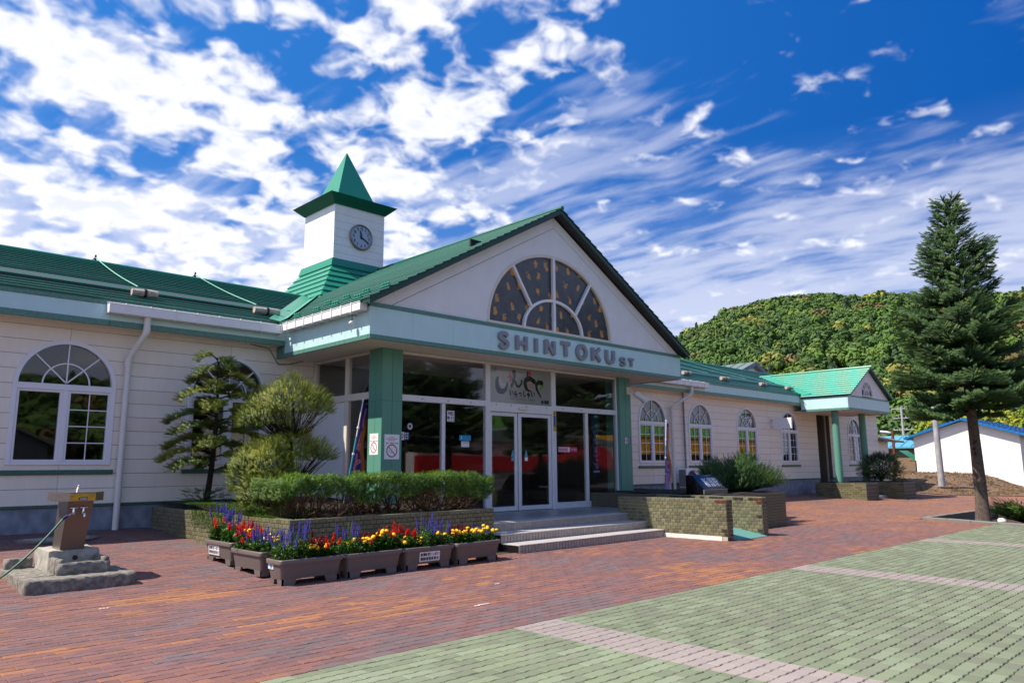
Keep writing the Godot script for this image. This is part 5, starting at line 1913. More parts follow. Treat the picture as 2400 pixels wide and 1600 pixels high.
func no_smoking(w: int, h: int) -> Image:
	var img := sheet(w, h, Color(0.93, 0.93, 0.94))
	var c := Vector2(w * 0.5, h * 0.66)
	var r := w * 0.33
	var ring := PackedVector2Array()
	for i in 41: ring.append(c + Vector2(cos(TAU * i / 40), sin(TAU * i / 40)) * r)
	brush(img, ring, w * 0.028, w * 0.028, Color(0.60, 0.10, 0.20))
	brush(img, PackedVector2Array([c + Vector2(-0.7, -0.7) * r, c + Vector2(0.7, 0.7) * r]), w * 0.022, w * 0.022, Color(0.60, 0.10, 0.20))
	for q in [Vector2(-0.5, 0.05), Vector2(0.0, 0.32), Vector2(-0.25, 0.2)]: dab(img, c + q * r, w * 0.03, Color(0.45, 0.60, 0.80))
	write(img, "NO SMOKING", Vector2(w * 0.10, h * 0.33), Vector2(w * 0.075, h * 0.05), w * 0.083, w * 0.008, Color(0.25, 0.25, 0.3))
	for k in 3:
		var n := [4, 9, 5][k] as int
		for i in n:
			var x := w * 0.5 + (i - n / 2.0) * w * 0.085
			brush(img, PackedVector2Array([Vector2(x, h * (0.12 + 0.06 * k)), Vector2(x + w * 0.05, h * (0.12 + 0.06 * k))]), w * 0.012, w * 0.012, Color(0.80, 0.35, 0.42))
			brush(img, PackedVector2Array([Vector2(x + w * 0.025, h * (0.10 + 0.06 * k)), Vector2(x + w * 0.03, h * (0.14 + 0.06 * k))]), w * 0.008, w * 0.008, Color(0.80, 0.35, 0.42))
	return img

func door_sign_image() -> Image:
	var img := sheet(640, 256, Color(0.56, 0.56, 0.555))
	var k := Color(0.03, 0.03, 0.06)
	var p := func(a: Array) -> PackedVector2Array:
		var o := PackedVector2Array()
		for q in a: o.append(Vector2(q[0] * 640.0, q[1] * 256.0))
		return o
	# brush-written place name, rising and falling across the glass
	brush(img, p.call([[0.125, 0.34], [0.115, 0.42], [0.118, 0.55], [0.145, 0.66]]), 12, 22, Color(0.05, 0.04, 0.14))
	brush(img, p.call([[0.145, 0.66], [0.20, 0.70], [0.25, 0.63], [0.275, 0.50], [0.276, 0.44]]), 22, 6, k)
	for i in 3: brush(img, p.call([[0.155 + i * 0.013, 0.33 + i * 0.02], [0.172 + i * 0.01, 0.50 - i * 0.01], [0.21, 0.565 - i * 0.04], [0.25 - i * 0.01, 0.50 - i * 0.03]]), 2.2, 2.2, Color(0.72, 0.68, 0.74))
	brush(img, p.call([[0.385, 0.13], [0.392, 0.22], [0.375, 0.36], [0.345, 0.52]]), 17, 10, k)
	brush(img, p.call([[0.345, 0.50], [0.385, 0.36], [0.41, 0.40], [0.43, 0.50], [0.47, 0.51], [0.505, 0.42], [0.512, 0.33]]), 10, 8, Color(0.03, 0.06, 0.08))
	brush(img, p.call([[0.32, 0.20], [0.345, 0.29], [0.325, 0.36]]), 11, 11, Color(0.62, 0.22, 0.27))
	brush(img, p.call([[0.30, 0.27], [0.37, 0.27]]), 9, 9, Color(0.62, 0.22, 0.27))
	brush(img, p.call([[0.615, 0.09], [0.612, 0.24]]), 12, 12, k)
	brush(img, p.call([[0.638, 0.09], [0.640, 0.16]]), 16, 16, Color(0.70, 0.24, 0.28))
	brush(img, p.call([[0.72, 0.33], [0.65, 0.25], [0.575, 0.31], [0.563, 0.42], [0.585, 0.54]]), 17, 16, k)
	brush(img, p.call([[0.585, 0.54], [0.615, 0.60], [0.66, 0.615]]), 12, 4, Color(0.05, 0.12, 0.05))
	brush(img, p.call([[0.68, 0.37], [0.625, 0.40], [0.625, 0.50], [0.66, 0.55]]), 4, 3, Color(0.80, 0.52, 0.42))
	brush(img, p.call([[0.85, 0.35], [0.80, 0.33], [0.755, 0.40], [0.758, 0.52], [0.79, 0.64], [0.835, 0.76]]), 17, 5, Color(0.03, 0.05, 0.04))
	for i in 3: brush(img, p.call([[0.87 + i * 0.008, 0.41 + i * 0.02], [0.83 + i * 0.005, 0.43 + i * 0.035], [0.815 + i * 0.005, 0.52 + i * 0.03]]), 3.0, 2.0, Color(0.35, 0.55, 0.18))
	# the welcome underneath
	var txt := "いらっしゃい"
	for i in txt.length():
		for line in strokes(txt[i]):
			var o := PackedVector2Array()
			for q in line: o.append(Vector2(200 + i * 45, 160 + 4 * sin(i * 2.0)) + q * Vector2(3.9, 4.3))
			brush(img, o, 5.0, 2.6, k)
	write(img, "SHINTOKU TOWN", Vector2(206, 212), Vector2(17, 17), 20.5, 1.2, Color(0.36, 0.37, 0.37))
	write(img, "新得駅", Vector2(536, 216), Vector2(26, 27), 29.0, 1.9, Color(0.08, 0.08, 0.09))
	write(img, "JR", Vector2(12, 12), Vector2(30, 34), 30.0, 3.0, Color(0.22, 0.40, 0.24))
	return img

func make_signs():
	var z := GLASS_Z
	var d := thing("door_name_sign", "grey frosted glass sign with brush lettering above the sliding doors", "sign", Vector3(11.446, 2.912, z))
	var m := print_mat("door_sign_print", door_sign_image(), 0.12)
	m.clearcoat_enabled = true
	m.clearcoat = 0.5
	m.clearcoat_roughness = 0.03
	uv_panel("printed_glass", Vector3(0, 0, 0.006), Vector3(2.052, 0, 0), Vector3(0, 0.852, 0), m, d)
	var nm := print_mat("no_smoking_print", no_smoking(160, 220), 0.5)
	var a := thing("no_smoking_notice", "white no smoking notice on the shaded front of the left column", "notice", Vector3(8.515, 1.61, -12.396))
	uv_panel("notice_sheet", Vector3.ZERO, Vector3(0.36, 0, 0), Vector3(0, 0.49, 0), nm, a)
	var b := thing("no_smoking_notice", "white no smoking notice on the sunlit side of the left column", "notice", Vector3(8.436, 1.70, -12.80))
	uv_panel("notice_sheet", Vector3.ZERO, Vector3(0, 0, 0.30), Vector3(0, 0.42, 0), nm, b)
	# stickers on the glass
	var img := sheet(64, 84, Color(0.88, 0.87, 0.90))
	write(img, "FREE", Vector2(6, 8), Vector2(12, 26), 13.5, 2.4, Color(0.16, 0.08, 0.18))
	write(img, "Wi-Fi", Vector2(3, 42), Vector2(13, 24), 11.5, 2.2, Color(0.16, 0.08, 0.18))
	brush(img, PackedVector2Array([Vector2(6, 76), Vector2(58, 76)]), 2.0, 2.0, Color(0.2, 0.1, 0.2))
	var q := thing("wifi_sticker", "small FREE Wi-Fi sticker on the glass left of the doors", "sticker", Vector3(10.21, 2.42, z + 0.006))
	uv_panel("sticker_sheet", Vector3.ZERO, Vector3(0.20, 0, 0), Vector3(0, 0.235, 0), print_mat("wifi_print", img), q)
	img = sheet(48, 20, Color(0.10, 0.55, 0.72))
	brush(img, PackedVector2Array([Vector2(7, 5), Vector2(9, 9), Vector2(6, 14)]), 1.0, 1.0, Color(0.8, 0.9, 0.95))
	q = thing("blue_sticker", "turquoise strip sticker on the glass pane left of the doors", "sticker", Vector3(10.56, 2.02, z + 0.006))
	uv_panel("sticker_sheet", Vector3.ZERO, Vector3(0.33, 0, 0), Vector3(0, 0.115, 0), print_mat("blue_print", img), q)
	img = sheet(48, 28, Color(0.84, 0.85, 0.86))
	brush(img, PackedVector2Array([Vector2(8, 6), Vector2(40, 6)]), 1.2, 1.2, Color(0.3, 0.3, 0.5))
	q = thing("white_slip", "white paper slip under the turquoise sticker on the glass", "notice", Vector3(10.61, 1.88, z + 0.006))
	uv_panel("sticker_sheet", Vector3.ZERO, Vector3(0.23, 0, 0), Vector3(0, 0.125, 0), print_mat("slip_print", img), q)
	img = sheet(64, 64, Color(0.04, 0.04, 0.05))
	for i in 40: dab(img, Vector2(32, 32) + Vector2(cos(i * 0.7), sin(i * 0.7)) * (17.0 + 4.0 * sin(i)), 5.0, Color(0.80, 0.82, 0.84))
	write(img, "N", Vector2(20, 22), Vector2(24, 20), 20, 3.0, Color(0.10, 0.10, 0.12))
	var nmat := print_mat("round_print", img)
	q = thing("round_sticker", "round black and white sticker on the glass beside the left column", "sticker", Vector3(9.225, 2.285, z + 0.006))
	var rs := SurfaceTool.new()
	rs.begin(Mesh.PRIMITIVE_TRIANGLES)
	for i in 20:
		for e in [-1, i + 1, i]:
			var v := Vector2.ZERO if e < 0 else Vector2(cos(TAU * e / 20), sin(TAU * e / 20))
			rs.set_normal(Vector3.BACK)
			rs.set_uv(Vector2(0.5, 0.5) + v * Vector2(0.42, -0.42))
			rs.add_vertex(Vector3(v.x, v.y, 0) * 0.075)
	mesh_node("sticker_sheet", rs.commit(), nmat, q)
	img = sheet(48, 40, Color(0.88, 0.87, 0.88))
	img.fill_rect(Rect2i(20, 0, 28, 40), Color(0.10, 0.15, 0.32))
	for i in 3:
		for j in 2: img.fill_rect(Rect2i(23 + 12 * j, 4 + 12 * i, 9, 7), Color(0.75, 0.78, 0.84))
	brush(img, PackedVector2Array([Vector2(10, 8), Vector2(16, 20), Vector2(10, 32), Vector2(4, 20), Vector2(10, 8)]), 1.4, 1.4, Color(0.75, 0.15, 0.2))
	var pm := print_mat("cctv_print", img)
	q = thing("warning_sticker", "small white and navy sticker on the glass next to the left column", "sticker", Vector3(8.995, 2.0, z + 0.006))
	uv_panel("sticker_sheet", Vector3.ZERO, Vector3(0.21, 0, 0), Vector3(0, 0.165, 0), pm, q)
	q = thing("warning_sticker", "small white and navy sticker on the right column", "sticker", Vector3(16.30, 2.04, -12.396))
	uv_panel("sticker_sheet", Vector3.ZERO, Vector3(0.24, 0, 0), Vector3(0, 0.165, 0), pm, q)
	img = sheet(24, 96, Color(0.76, 0.62, 0.10))
	img.fill_rect(Rect2i(4, 22, 16, 52), Color(0.10, 0.34, 0.58))
	dab(img, Vector2(12, 11), 5.0, Color(0.12, 0.16, 0.3))
	q = thing("yellow_strip_notice", "narrow yellow and blue strip notice on the post right of the doors", "notice", Vector3(13.535, 2.30, z + 0.052))
	uv_panel("notice_sheet", Vector3.ZERO, Vector3(0.105, 0, 0), Vector3(0, 0.50, 0), print_mat("strip_print", img), q)
	img = sheet(96, 28, Color(0.70, 0.22, 0.36))
	img.fill_rect(Rect2i(0, 0, 44, 28), Color(0.86, 0.66, 0.72))
	img.fill_rect(Rect2i(46, 0, 12, 28), Color(0.85, 0.82, 0.86))
	for i in 8: brush(img, PackedVector2Array([Vector2(5 + i * 5, 8), Vector2(5 + i * 5, 20)]), 0.9, 0.9, Color(0.6, 0.2, 0.3))
	for i in 4: brush(img, PackedVector2Array([Vector2(64 + i * 8, 8), Vector2(68 + i * 8, 18)]), 1.4, 1.4, Color(0.88, 0.65, 0.74))
	q = thing("pink_sticker", "row of pink stickers on the pane right of the doors", "sticker", Vector3(13.76, 1.80, z + 0.006))
	uv_panel("sticker_sheet", Vector3.ZERO, Vector3(0.70, 0, 0), Vector3(0, 0.125, 0), print_mat("pink_print", img), q)
	for k in 2:
		q = thing("door_sticker", ["pale blue triangular sticker on the left sliding door leaf", "pale blue triangular sticker on the right sliding door leaf"][k], "sticker", Vector3([12.15, 12.56][k], 1.68, z + (-0.022 if k == 0 else 0.008)))
		var ts := surf()
		prism(ts, PackedVector2Array([Vector2(0, 0), Vector2(0.12, 0), Vector2(0.06, 0.17)]), 0.0, 0.002)
		obj("sticker_sheet", ts, M.roof_skyblue, q)
		ts = surf()
		box(ts, Vector3(0.01, -0.10, 0.0), Vector3(0.11, -0.012, 0.002))
		obj("sticker_sheet", ts, M.roof_skyblue if k == 0 else M.white_metal, q)

func flag_image(lower: Color, txt: String) -> Image:
	var img := sheet(96, 512, Color(0.24, 0.15, 0.50))
	for y in 512:
		var c := Color(0.27, 0.15, 0.50).lerp(lower, smoothstep(0.35, 1.0, y / 512.0))
		for x in 96:
			var o := smoothstep(0.64, 0.80, x / 96.0 + 0.12 * sin(y * 0.013))
			img.set_pixel(x, y, c.lerp(Color(0.76, 0.46, 0.18).lerp(Color(0.78, 0.68, 0.66), smoothstep(0.6, 0.95, y / 512.0)), o))
	for i in txt.length():
		for line in strokes(txt[i]):
			var o := PackedVector2Array()
			for p in line: o.append(Vector2(20, 26 + i * 116) + p * Vector2(5.4, 9.2))
			brush(img, o, 8.0, 7.0, Color(0.86, 0.78, 0.84))
			brush(img, o, 4.6, 4.0, Color(0.74, 0.16, 0.34))
	return img

func make_banners():
	var spec := [
		["purple banner with pale curving letters on a leaning turquoise pole left of the left column", Vector3(8.02, 0.62, -13.05), Vector3(0.39, 2.2, 0.02), Vector3(0.33, 0.0, -0.12), Color(0.27, 0.24, 0.56), 0.5],
		["purple and orange banner on a leaning pole in front of the right wing wall", Vector3(19.75, 0.55, -13.55), Vector3(0.22, 2.3, 0.0), Vector3(0.30, 0.0, -0.05), Color(0.45, 0.56, 0.78), 0.3]]
	for k in 2:
		var q: Array = spec[k]
		var t := thing("banner", q[0], "banner", q[1], 0.0, "standing banners by the station")
		var s := surf(true)
		var lean: Vector3 = q[2]
		tube(s, [Vector3.ZERO, lean * 0.66], 0.017, 8)
		obj("pole", s, M.teal_pole, t)
		s = surf(true)
		tube(s, [lean * 0.66, lean], 0.013, 8)
		tube(s, [lean * 0.985, lean * 1.01], 0.022, 8)
		obj("pole", s, M.white_metal, t)
		for f in [0.28, 0.50, 0.74]:
			s = surf(true)
			tube(s, [lean * f - lean.normalized() * 0.02, lean * f + lean.normalized() * 0.02], 0.026, 8)
			obj("pole_clip", s, M.white_metal, t)
		s = surf()
		cbox(s, Vector3(-0.16, -0.35 if k == 0 else -0.40, -0.16), Vector3(0.16, -0.22, 0.16), 0.02)
		tube(s, [Vector3(0, -0.25, 0), Vector3(0, 0.03, 0)], 0.024, 8)
		obj("base", s, M.dark_grey, t)
		# cloth with soft folds
		var c := SurfaceTool.new()
		c.begin(Mesh.PRIMITIVE_TRIANGLES)
		c.set_smooth_group(0)
		var nx := 8
		var ny := 20
		var out: Vector3 = q[3]
		var side := out.cross(Vector3.UP).normalized()
		var pt := func(u: float, v: float) -> Vector3:
			var p: Vector3 = lean * lerpf(0.97, 0.06, v) + out * u * (1.0 - 0.25 * sin(v * 5.0) * u)
			p.y -= 0.05 * u * (1.0 + v)
			return p + side * (0.05 * sin(u * 5.0 + v * 4.0) * u + 0.02 * sin(v * 13.0) * u)
		for i in nx:
			for j in ny:
				for e in [[0, 0], [1, 0], [1, 1], [0, 0], [1, 1], [0, 1]]:
					var u := float(i + e[0]) / nx
					var v := float(j + e[1]) / ny
					c.set_uv(Vector2(u, v))
					c.add_vertex(pt.call(u, v))
		c.generate_normals()
		var m := print_mat("flag_print_%d" % k, flag_image(q[4], "しんとく"), 0.8)
		m.backlight_enabled = true
		m.backlight = Color(0.35, 0.3, 0.3)
		mesh_node("cloth", c.commit(), m, t)
	# blue hanging banner inside the glass on the right
	var img := sheet(64, 256, Color(0.04, 0.10, 0.24))
	img.fill_rect(Rect2i(0, 0, 64, 52), Color(0.16, 0.30, 0.40))
	for i in 5:
		for j in 4: brush(img, PackedVector2Array([Vector2(12 + j * 10, 66 + i * 34), Vector2(20 + (j * 17 + i * 7) % 30, 88 + i * 34)]), 2.6, 2.2, Color(0.30, 0.55, 0.62))
	for y in range(170, 190): brush(img, PackedVector2Array([Vector2(22, y), Vector2(40, y)]), 0.8, 0.8, Color(0.66, 0.20, 0.35))
	img.fill_rect(Rect2i(8, 232, 48, 8), Color(0.7, 0.75, 0.8))
	var t := thing("indoor_banner", "narrow blue banner hanging inside the glass right of the doors", "banner", Vector3(15.45, 1.18, -12.85))
	uv_panel("cloth", Vector3.ZERO, Vector3(0.33, 0, 0), Vector3(0, 1.62, 0), print_mat("indoor_flag", img, 0.7), t)

func make_machines():
	# air conditioner by the right wing wall
	var a := thing("air_conditioner", "white outdoor air conditioning unit against the right wing wall by the downpipe", "air conditioner", Vector3(22.72, 0.62, -14.66))
	var s := surf()
	cbox(s, Vector3(0, 0.06, -0.32), Vector3(0.84, 0.72, 0.0), 0.015)
	obj("casing", s, M.white_metal, a)
	s = surf()
	arch_band(s, Vector2(0.33, 0.39), 0.27, 0.27, 0.014, 0.001, 0.022, 32, 0.0, TAU)
	for i in 6: arch_band(s, Vector2(0.33, 0.39), 0.045 + i * 0.04, 0.045 + i * 0.04, 0.008, 0.002, 0.016, 28, 0.0, TAU)
	for i in 4:
		var d := Vector2(cos(i * PI / 4), sin(i * PI / 4)) * 0.265
		bar(s, Vector2(0.33, 0.39) - d, Vector2(0.33, 0.39) + d, 0.008, 0.0165, 0.021)
	obj("fan_grille", s, M.foundation, a)
	s = surf()
	prism(s, arch_poly(0.33, 0.52, 0.39, 0.39, 24, 0.26), 0.0004, 0.0014)
	prism(s, arch_poly(0.33, 0.52, 0.39, 0.39, 24, -0.26), 0.0004, 0.0014)
	obj("fan_opening", s, M.dark_grey, a)
	for i in 9:
		s = surf()
		box(s, Vector3(-0.008, 0.10, -0.30 + i * 0.031), Vector3(-0.001, 0.68, -0.285 + i * 0.031))
		obj("side_fin", s, M.dark_grey, a)
	for x in [0.12, 0.68]:
		s = surf()
		cbox(s, Vector3(x, -0.45, -0.34), Vector3(x + 0.06, 0.058, 0.02), 0.006)
		obj("foot", s, M.concrete_light, a)
	# blank projecting sign by the fourth right window
	a = thing("projecting_sign", "blank white box sign projecting from the wall at the fourth right wing window", "sign", Vector3(30.28, 2.95, -15.235))
	s = surf()
	cbox(s, Vector3(0, 0, 0.05), Vector3(0.09, 0.46, 0.92), 0.012)
	obj("box", s, M.white_metal, a)
	s = surf()
	for y in [0.08, 0.36]: box(s, Vector3(0.03, y, 0.0), Vector3(0.06, y + 0.03, 0.06))
	obj("bracket", s, M.dark_grey, a)
	# floodlight on the right column
	a = thing("floodlight", "grey cylindrical floodlight on the head of the right column", "floodlight", Vector3(16.62, 3.45, -12.36))
	s = surf()
	cbox(s, Vector3(-0.20, -0.06, 0.0), Vector3(-0.08, 0.12, -0.03), 0.005)
	tube(s, [Vector3(-0.12, 0.0, -0.01), Vector3(-0.02, 0.0, 0.05), Vector3(0.02, -0.05, 0.06)], 0.014, 6)
	obj("bracket", s, M.frame_cream, a)
	s = surf(true)
	var ax := Vector3(0.72, -0.42, 0.25).normalized()
	var o := Vector3(-0.02, -0.02, 0.10)
	tube(s, [o, o + ax * 0.02, o + ax * 0.26, o + ax * 0.40], [0.05, 0.085, 0.09, 0.115], 18, false)
	tube(s, [o, o + ax * 0.01], 0.05, 18)
	obj("housing", s, M.white_metal, a)
	s = surf()
	tube(s, [o + ax * 0.36, o + ax * 0.365], 0.104, 18)
	obj("lens", s, M.steel, a)

# ---------------------------------------------------------------- forecourt things
func make_forecourt_things():
	make_fountain()
	make_pots()
	# manhole cover by the left wing wall
	var mh := thing("manhole_cover", "round concrete manhole cover in the shade behind the drinking fountain", "manhole cover", Vector3(3.42, ground_y(3.4, -14.4) + 0.004, -14.40))
	var s := surf()
	lathe(s, [Vector2(0.60, -0.02), Vector2(0.60, 0.006), Vector2(0.49, 0.010), Vector2(0.485, 0.002)], 40)
	obj("rim", s, M.concrete, mh)
	s = surf()
	lathe(s, [Vector2(0.48, 0.0), Vector2(0.475, 0.010), Vector2(0.0, 0.010)], 40)
	obj("lid", s, M.concrete_light, mh)
	# scraps on the paving
	for q in [[Vector3(5.53, 0.004, -6.16), 6, "white scraps of paint scattered in a row on the red bricks"], [Vector3(6.62, 0.004, -7.10), 2, "single white scrap on the red bricks beyond the scattered ones"], [Vector3(2.63, 0.004, -8.9), 3, "pale scraps on the bricks in front of the fountain slab"]]:
		var t := thing("paper_scrap", q[2], "scrap", q[0])
		for i in q[1]:
			var b := surf()
			var c := Vector3((i - q[1] / 2.0) * 0.034, 0, rng.randf_range(-0.012, 0.012))
			prism(b, PackedVector2Array([Vector2(-0.018, -0.010), Vector2(0.012, -0.014), Vector2(0.019, 0.006), Vector2(-0.008, 0.013)]), 0.0, 0.003, Transform3D(Basis(Vector3.RIGHT, -PI / 2) * Basis(Vector3.BACK, rng.randf() * 3.0), c))
			obj("scrap", b, M.paint_white, t)

func rough_block(called: String, a: Vector3, b: Vector3, m: Material, parent: Node, amp := 0.012, skew := 0.0):
	# a worn concrete block: subdivided faces with uneven edges
	var n := FastNoiseLite.new()
	n.seed = 9; n.frequency = 3.0; n.fractal_octaves = 3
	var s := surf(true)
	var push := func(p: Vector3) -> Vector3:
		var c := (a + b) / 2.0
		var h := (b - a) / 2.0
		var d := (p - c) / h
		# round the corners
		var r := 0.018
		var q := Vector3(clampf(p.x, a.x + r, b.x - r), clampf(p.y, a.y - 1.0, b.y - r), clampf(p.z, a.z + r, b.z - r))
		var o := p - q
		if o.length() > r: p = q + o.normalized() * r
		p += d * amp * n.get_noise_3d(p.x * 3.0, p.y * 3.0, p.z * 3.0)
		p.x += skew * (p.z - c.z)
		return p
	var face := func(o: Vector3, u: Vector3, v: Vector3):
		var nu := maxi(2, int(u.length() / 0.05))
		var nv := maxi(2, int(v.length() / 0.05))
		for i in nu:
			for j in nv:
				quad(s, push.call(o + u * (float(i) / nu) + v * (float(j) / nv)), push.call(o + u * (float(i + 1) / nu) + v * (float(j) / nv)), push.call(o + u * (float(i + 1) / nu) + v * (float(j + 1) / nv)), push.call(o + u * (float(i) / nu) + v * (float(j + 1) / nv)))
	var e := b - a
	face.call(Vector3(a.x, a.y, b.z), Vector3(e.x, 0, 0), Vector3(0, e.y, 0))
	face.call(Vector3(b.x, a.y, a.z), Vector3(-e.x, 0, 0), Vector3(0, e.y, 0))
	face.call(Vector3(a.x, a.y, a.z), Vector3(0, 0, e.z), Vector3(0, e.y, 0))
	face.call(Vector3(b.x, a.y, b.z), Vector3(0, 0, -e.z), Vector3(0, e.y, 0))
	face.call(Vector3(a.x, b.y, b.z), Vector3(e.x, 0, 0), Vector3(0, 0, -e.z))
	return obj(called, s, m, parent)

func make_fountain():
	var at := Vector3(2.68, 0.06, -10.75)
	var t := thing("drinking_fountain", "stainless steel drinking fountain with yellow label on a stepped concrete base", "drinking fountain", at)
	# slab: x 2.08..3.22, z -10.05..-11.65
	rough_block("slab", Vector3(-0.56, -0.12, -0.95), Vector3(0.62, 0.15, 0.72), M.concrete, t, 0.012, -0.02)
	rough_block("base_step", Vector3(-0.20, 0.14, -0.72), Vector3(0.38, 0.40, -0.02), M.concrete_light, t, 0.012)
	# basin in front: three low sides
	rough_block("basin_side", Vector3(-0.20, 0.14, -0.03), Vector3(-0.12, 0.33, 0.42), M.concrete, t, 0.01)
	rough_block("basin_side", Vector3(0.30, 0.14, -0.03), Vector3(0.38, 0.33, 0.42), M.concrete, t, 0.01)
	rough_block("basin_side", Vector3(-0.20, 0.14, 0.34), Vector3(0.38, 0.29, 0.45), M.concrete, t, 0.012)
	rough_block("side_step", Vector3(-0.52, 0.14, -0.82), Vector3(-0.21, 0.28, -0.66), M.concrete, t, 0.01)
	var s := surf()
	tube(s, [Vector3(0.10, 0.30, -0.03), Vector3(0.10, 0.30, -0.012)], 0.03, 14)
	obj("drain_hole", s, M.black, t)
	# pedestal: leans back towards its foot, wider at the top in front
	s = surf()
	var f := func(x: float, y: float, z: float): return Vector3(x, y, z)
	var y0 := 0.40
	var y1 := 1.00
	var lo := [f.call(-0.07, y0, -0.06), f.call(0.20, y0, -0.06), f.call(0.20, y0, -0.42), f.call(-0.07, y0, -0.42)]
	var hi := [f.call(-0.05, y1, 0.06), f.call(0.24, y1, 0.06), f.call(0.24, y1, -0.40), f.call(-0.05, y1, -0.40)]
	quad(s, lo[0], lo[1], hi[1], hi[0])
	obj("front_panel", s, M.steel_brown, t)
	s = surf()
	for i in [1, 2, 3]:
		var j := (i + 1) % 4 as int
		quad(s, lo[i], lo[j], hi[j], hi[i])
	obj("pedestal", s, M.steel, t)
	# bowl: faceted rim, seen from below its edge
	s = surf()
	var rim := PackedVector2Array([Vector2(-0.19, -0.02), Vector2(-0.055, -0.14), Vector2(0.235, -0.14), Vector2(0.36, -0.02), Vector2(0.36, 0.34), Vector2(0.24, 0.44), Vector2(-0.05, 0.44), Vector2(-0.19, 0.34)])
	for i in rim.size():
		var p := rim[i]
		var q := rim[(i + 1) % rim.size()]
		quad(s, Vector3(p.x, 1.0, -p.y), Vector3(q.x, 1.0, -q.y), Vector3(q.x, 1.11, -q.y), Vector3(p.x, 1.11, -p.y))
		var c := Vector2(0.09, 0.15)
		var pi := c + (p - c) * 0.93
		var qi := c + (q - c) * 0.93
		quad(s, Vector3(p.x, 1.11, -p.y), Vector3(q.x, 1.11, -q.y), Vector3(qi.x, 1.11, -qi.y), Vector3(pi.x, 1.11, -pi.y))
		var pb := c + (p - c) * 0.35
		var qb := c + (q - c) * 0.35
		quad(s, Vector3(pi.x, 1.11, -pi.y), Vector3(qi.x, 1.11, -qi.y), Vector3(qb.x, 1.05, -qb.y), Vector3(pb.x, 1.05, -pb.y))
		tri(s, Vector3(pb.x, 1.05, -pb.y), Vector3(qb.x, 1.05, -qb.y), Vector3(c.x, 1.045, -c.y))
		tri(s, Vector3(p.x, 1.0, -p.y), Vector3(c.x, 1.0, -c.y), Vector3(q.x, 1.0, -q.y))
	obj("bowl", s, M.steel, t)
	var img := sheet(128, 40, Color(0.76, 0.60, 0.08))
	for i in 60: dab(img, Vector2(rng.randf() * 128, rng.randf() * 40), rng.randf_range(2, 7), Color(0.76, 0.60, 0.08).lerp(Color(0.62, 0.48, 0.20), rng.randf()))
	img.fill_rect(Rect2i(42, 20, 46, 16), Color(0.06, 0.07, 0.08))
	for i in 6: brush(img, PackedVector2Array([Vector2(48 + i * 6, 31), Vector2(51 + i * 6, 25), Vector2(54 + i * 6, 31)]), 1.4, 1.4, Color(0.75, 0.8, 0.85))
	uv_panel("yellow_label", Vector3(-0.052, 1.004, 0.143), Vector3(0.285, 0, 0), Vector3(0, 0.085, 0), print_mat("label_print", img, 0.4), t)
	# bubbler jets on top
	s = surf(true)
	tube(s, [Vector3(0.07, 1.06, -0.05), Vector3(0.07, 1.15, -0.05), Vector3(0.075, 1.17, -0.03)], 0.013, 8)
	lathe(s, [Vector2(0.0, 0.0), Vector2(0.024, 0.012), Vector2(0.02, 0.03), Vector2(0.0, 0.04)], 10, Transform3D(Basis(), Vector3(0.075, 1.16, -0.03)))
	lathe(s, [Vector2(0.0, 0.0), Vector2(0.02, 0.01), Vector2(0.018, 0.028), Vector2(0.0, 0.036)], 10, Transform3D(Basis(), Vector3(0.07, 1.10, -0.05)))
	obj("bubbler", s, M.chrome, t)
	# two taps
	for q in [[0.015, -0.16], [0.125, 0.0]]:
		s = surf(true)
		var b := Vector3(q[0], 0.855, 0.03)
		tube(s, [b, b + Vector3(0, 0, 0.05)], 0.020, 10)
		tube(s, [b + Vector3(0, -0.006, 0.045), b + Vector3(0, 0.06, 0.045)], [0.018, 0.012], 10)
		tube(s, [b + Vector3(-0.045, 0.062, 0.05), b + Vector3(0.045, 0.062, 0.04)], 0.007, 8)
		lathe(s, [Vector2(0.016, 0.0), Vector2(0.02, 0.012), Vector2(0.012, 0.024), Vector2(0.0, 0.026)], 10, Transform3D(Basis(), b + Vector3(0, 0.05, 0.045)))
		if q[1] < 0.0: tube(s, [b + Vector3(0, 0, 0.05), b + Vector3(-0.04, -0.005, 0.09), b + Vector3(-0.085, -0.03, 0.115)], [0.014, 0.013, 0.012], 10)
		else: tube(s, [b + Vector3(0, 0, 0.05), b + Vector3(0.0, 0.005, 0.09), b + Vector3(0.0, -0.02, 0.11), b + Vector3(0.0, -0.05, 0.112)], [0.014, 0.014, 0.013, 0.012], 10)
		obj("tap", s, M.chrome, t)
	var h := thing("garden_hose", "green garden hose hanging from the left tap of the fountain to the ground", "hose", at)
	s = surf(true)
	var st := Vector3(-0.07, 0.825, 0.145)
	tube(s, [st, st + Vector3(-0.05, -0.035, 0.025)], 0.018, 10)
	obj("hose_coupling", s, M.blue_plastic, h)
	s = surf(true)
	var pts := []
	for i in 22:
		var u := i / 21.0
		var p := st + Vector3(-0.05, -0.035, 0.025) + Vector3(-1.10 * u, -0.80 * (1.0 - pow(1.0 - u, 1.75)) , 0.30 * u)
		pts.append(p)
	pts.append(pts[-1] + Vector3(-0.4, -0.01, 0.12))
	pts.append(pts[-1] + Vector3(-0.5, 0.0, -0.05))
	tube(s, pts, 0.0125, 8)
	obj("hose_line", s, M.hose, h)

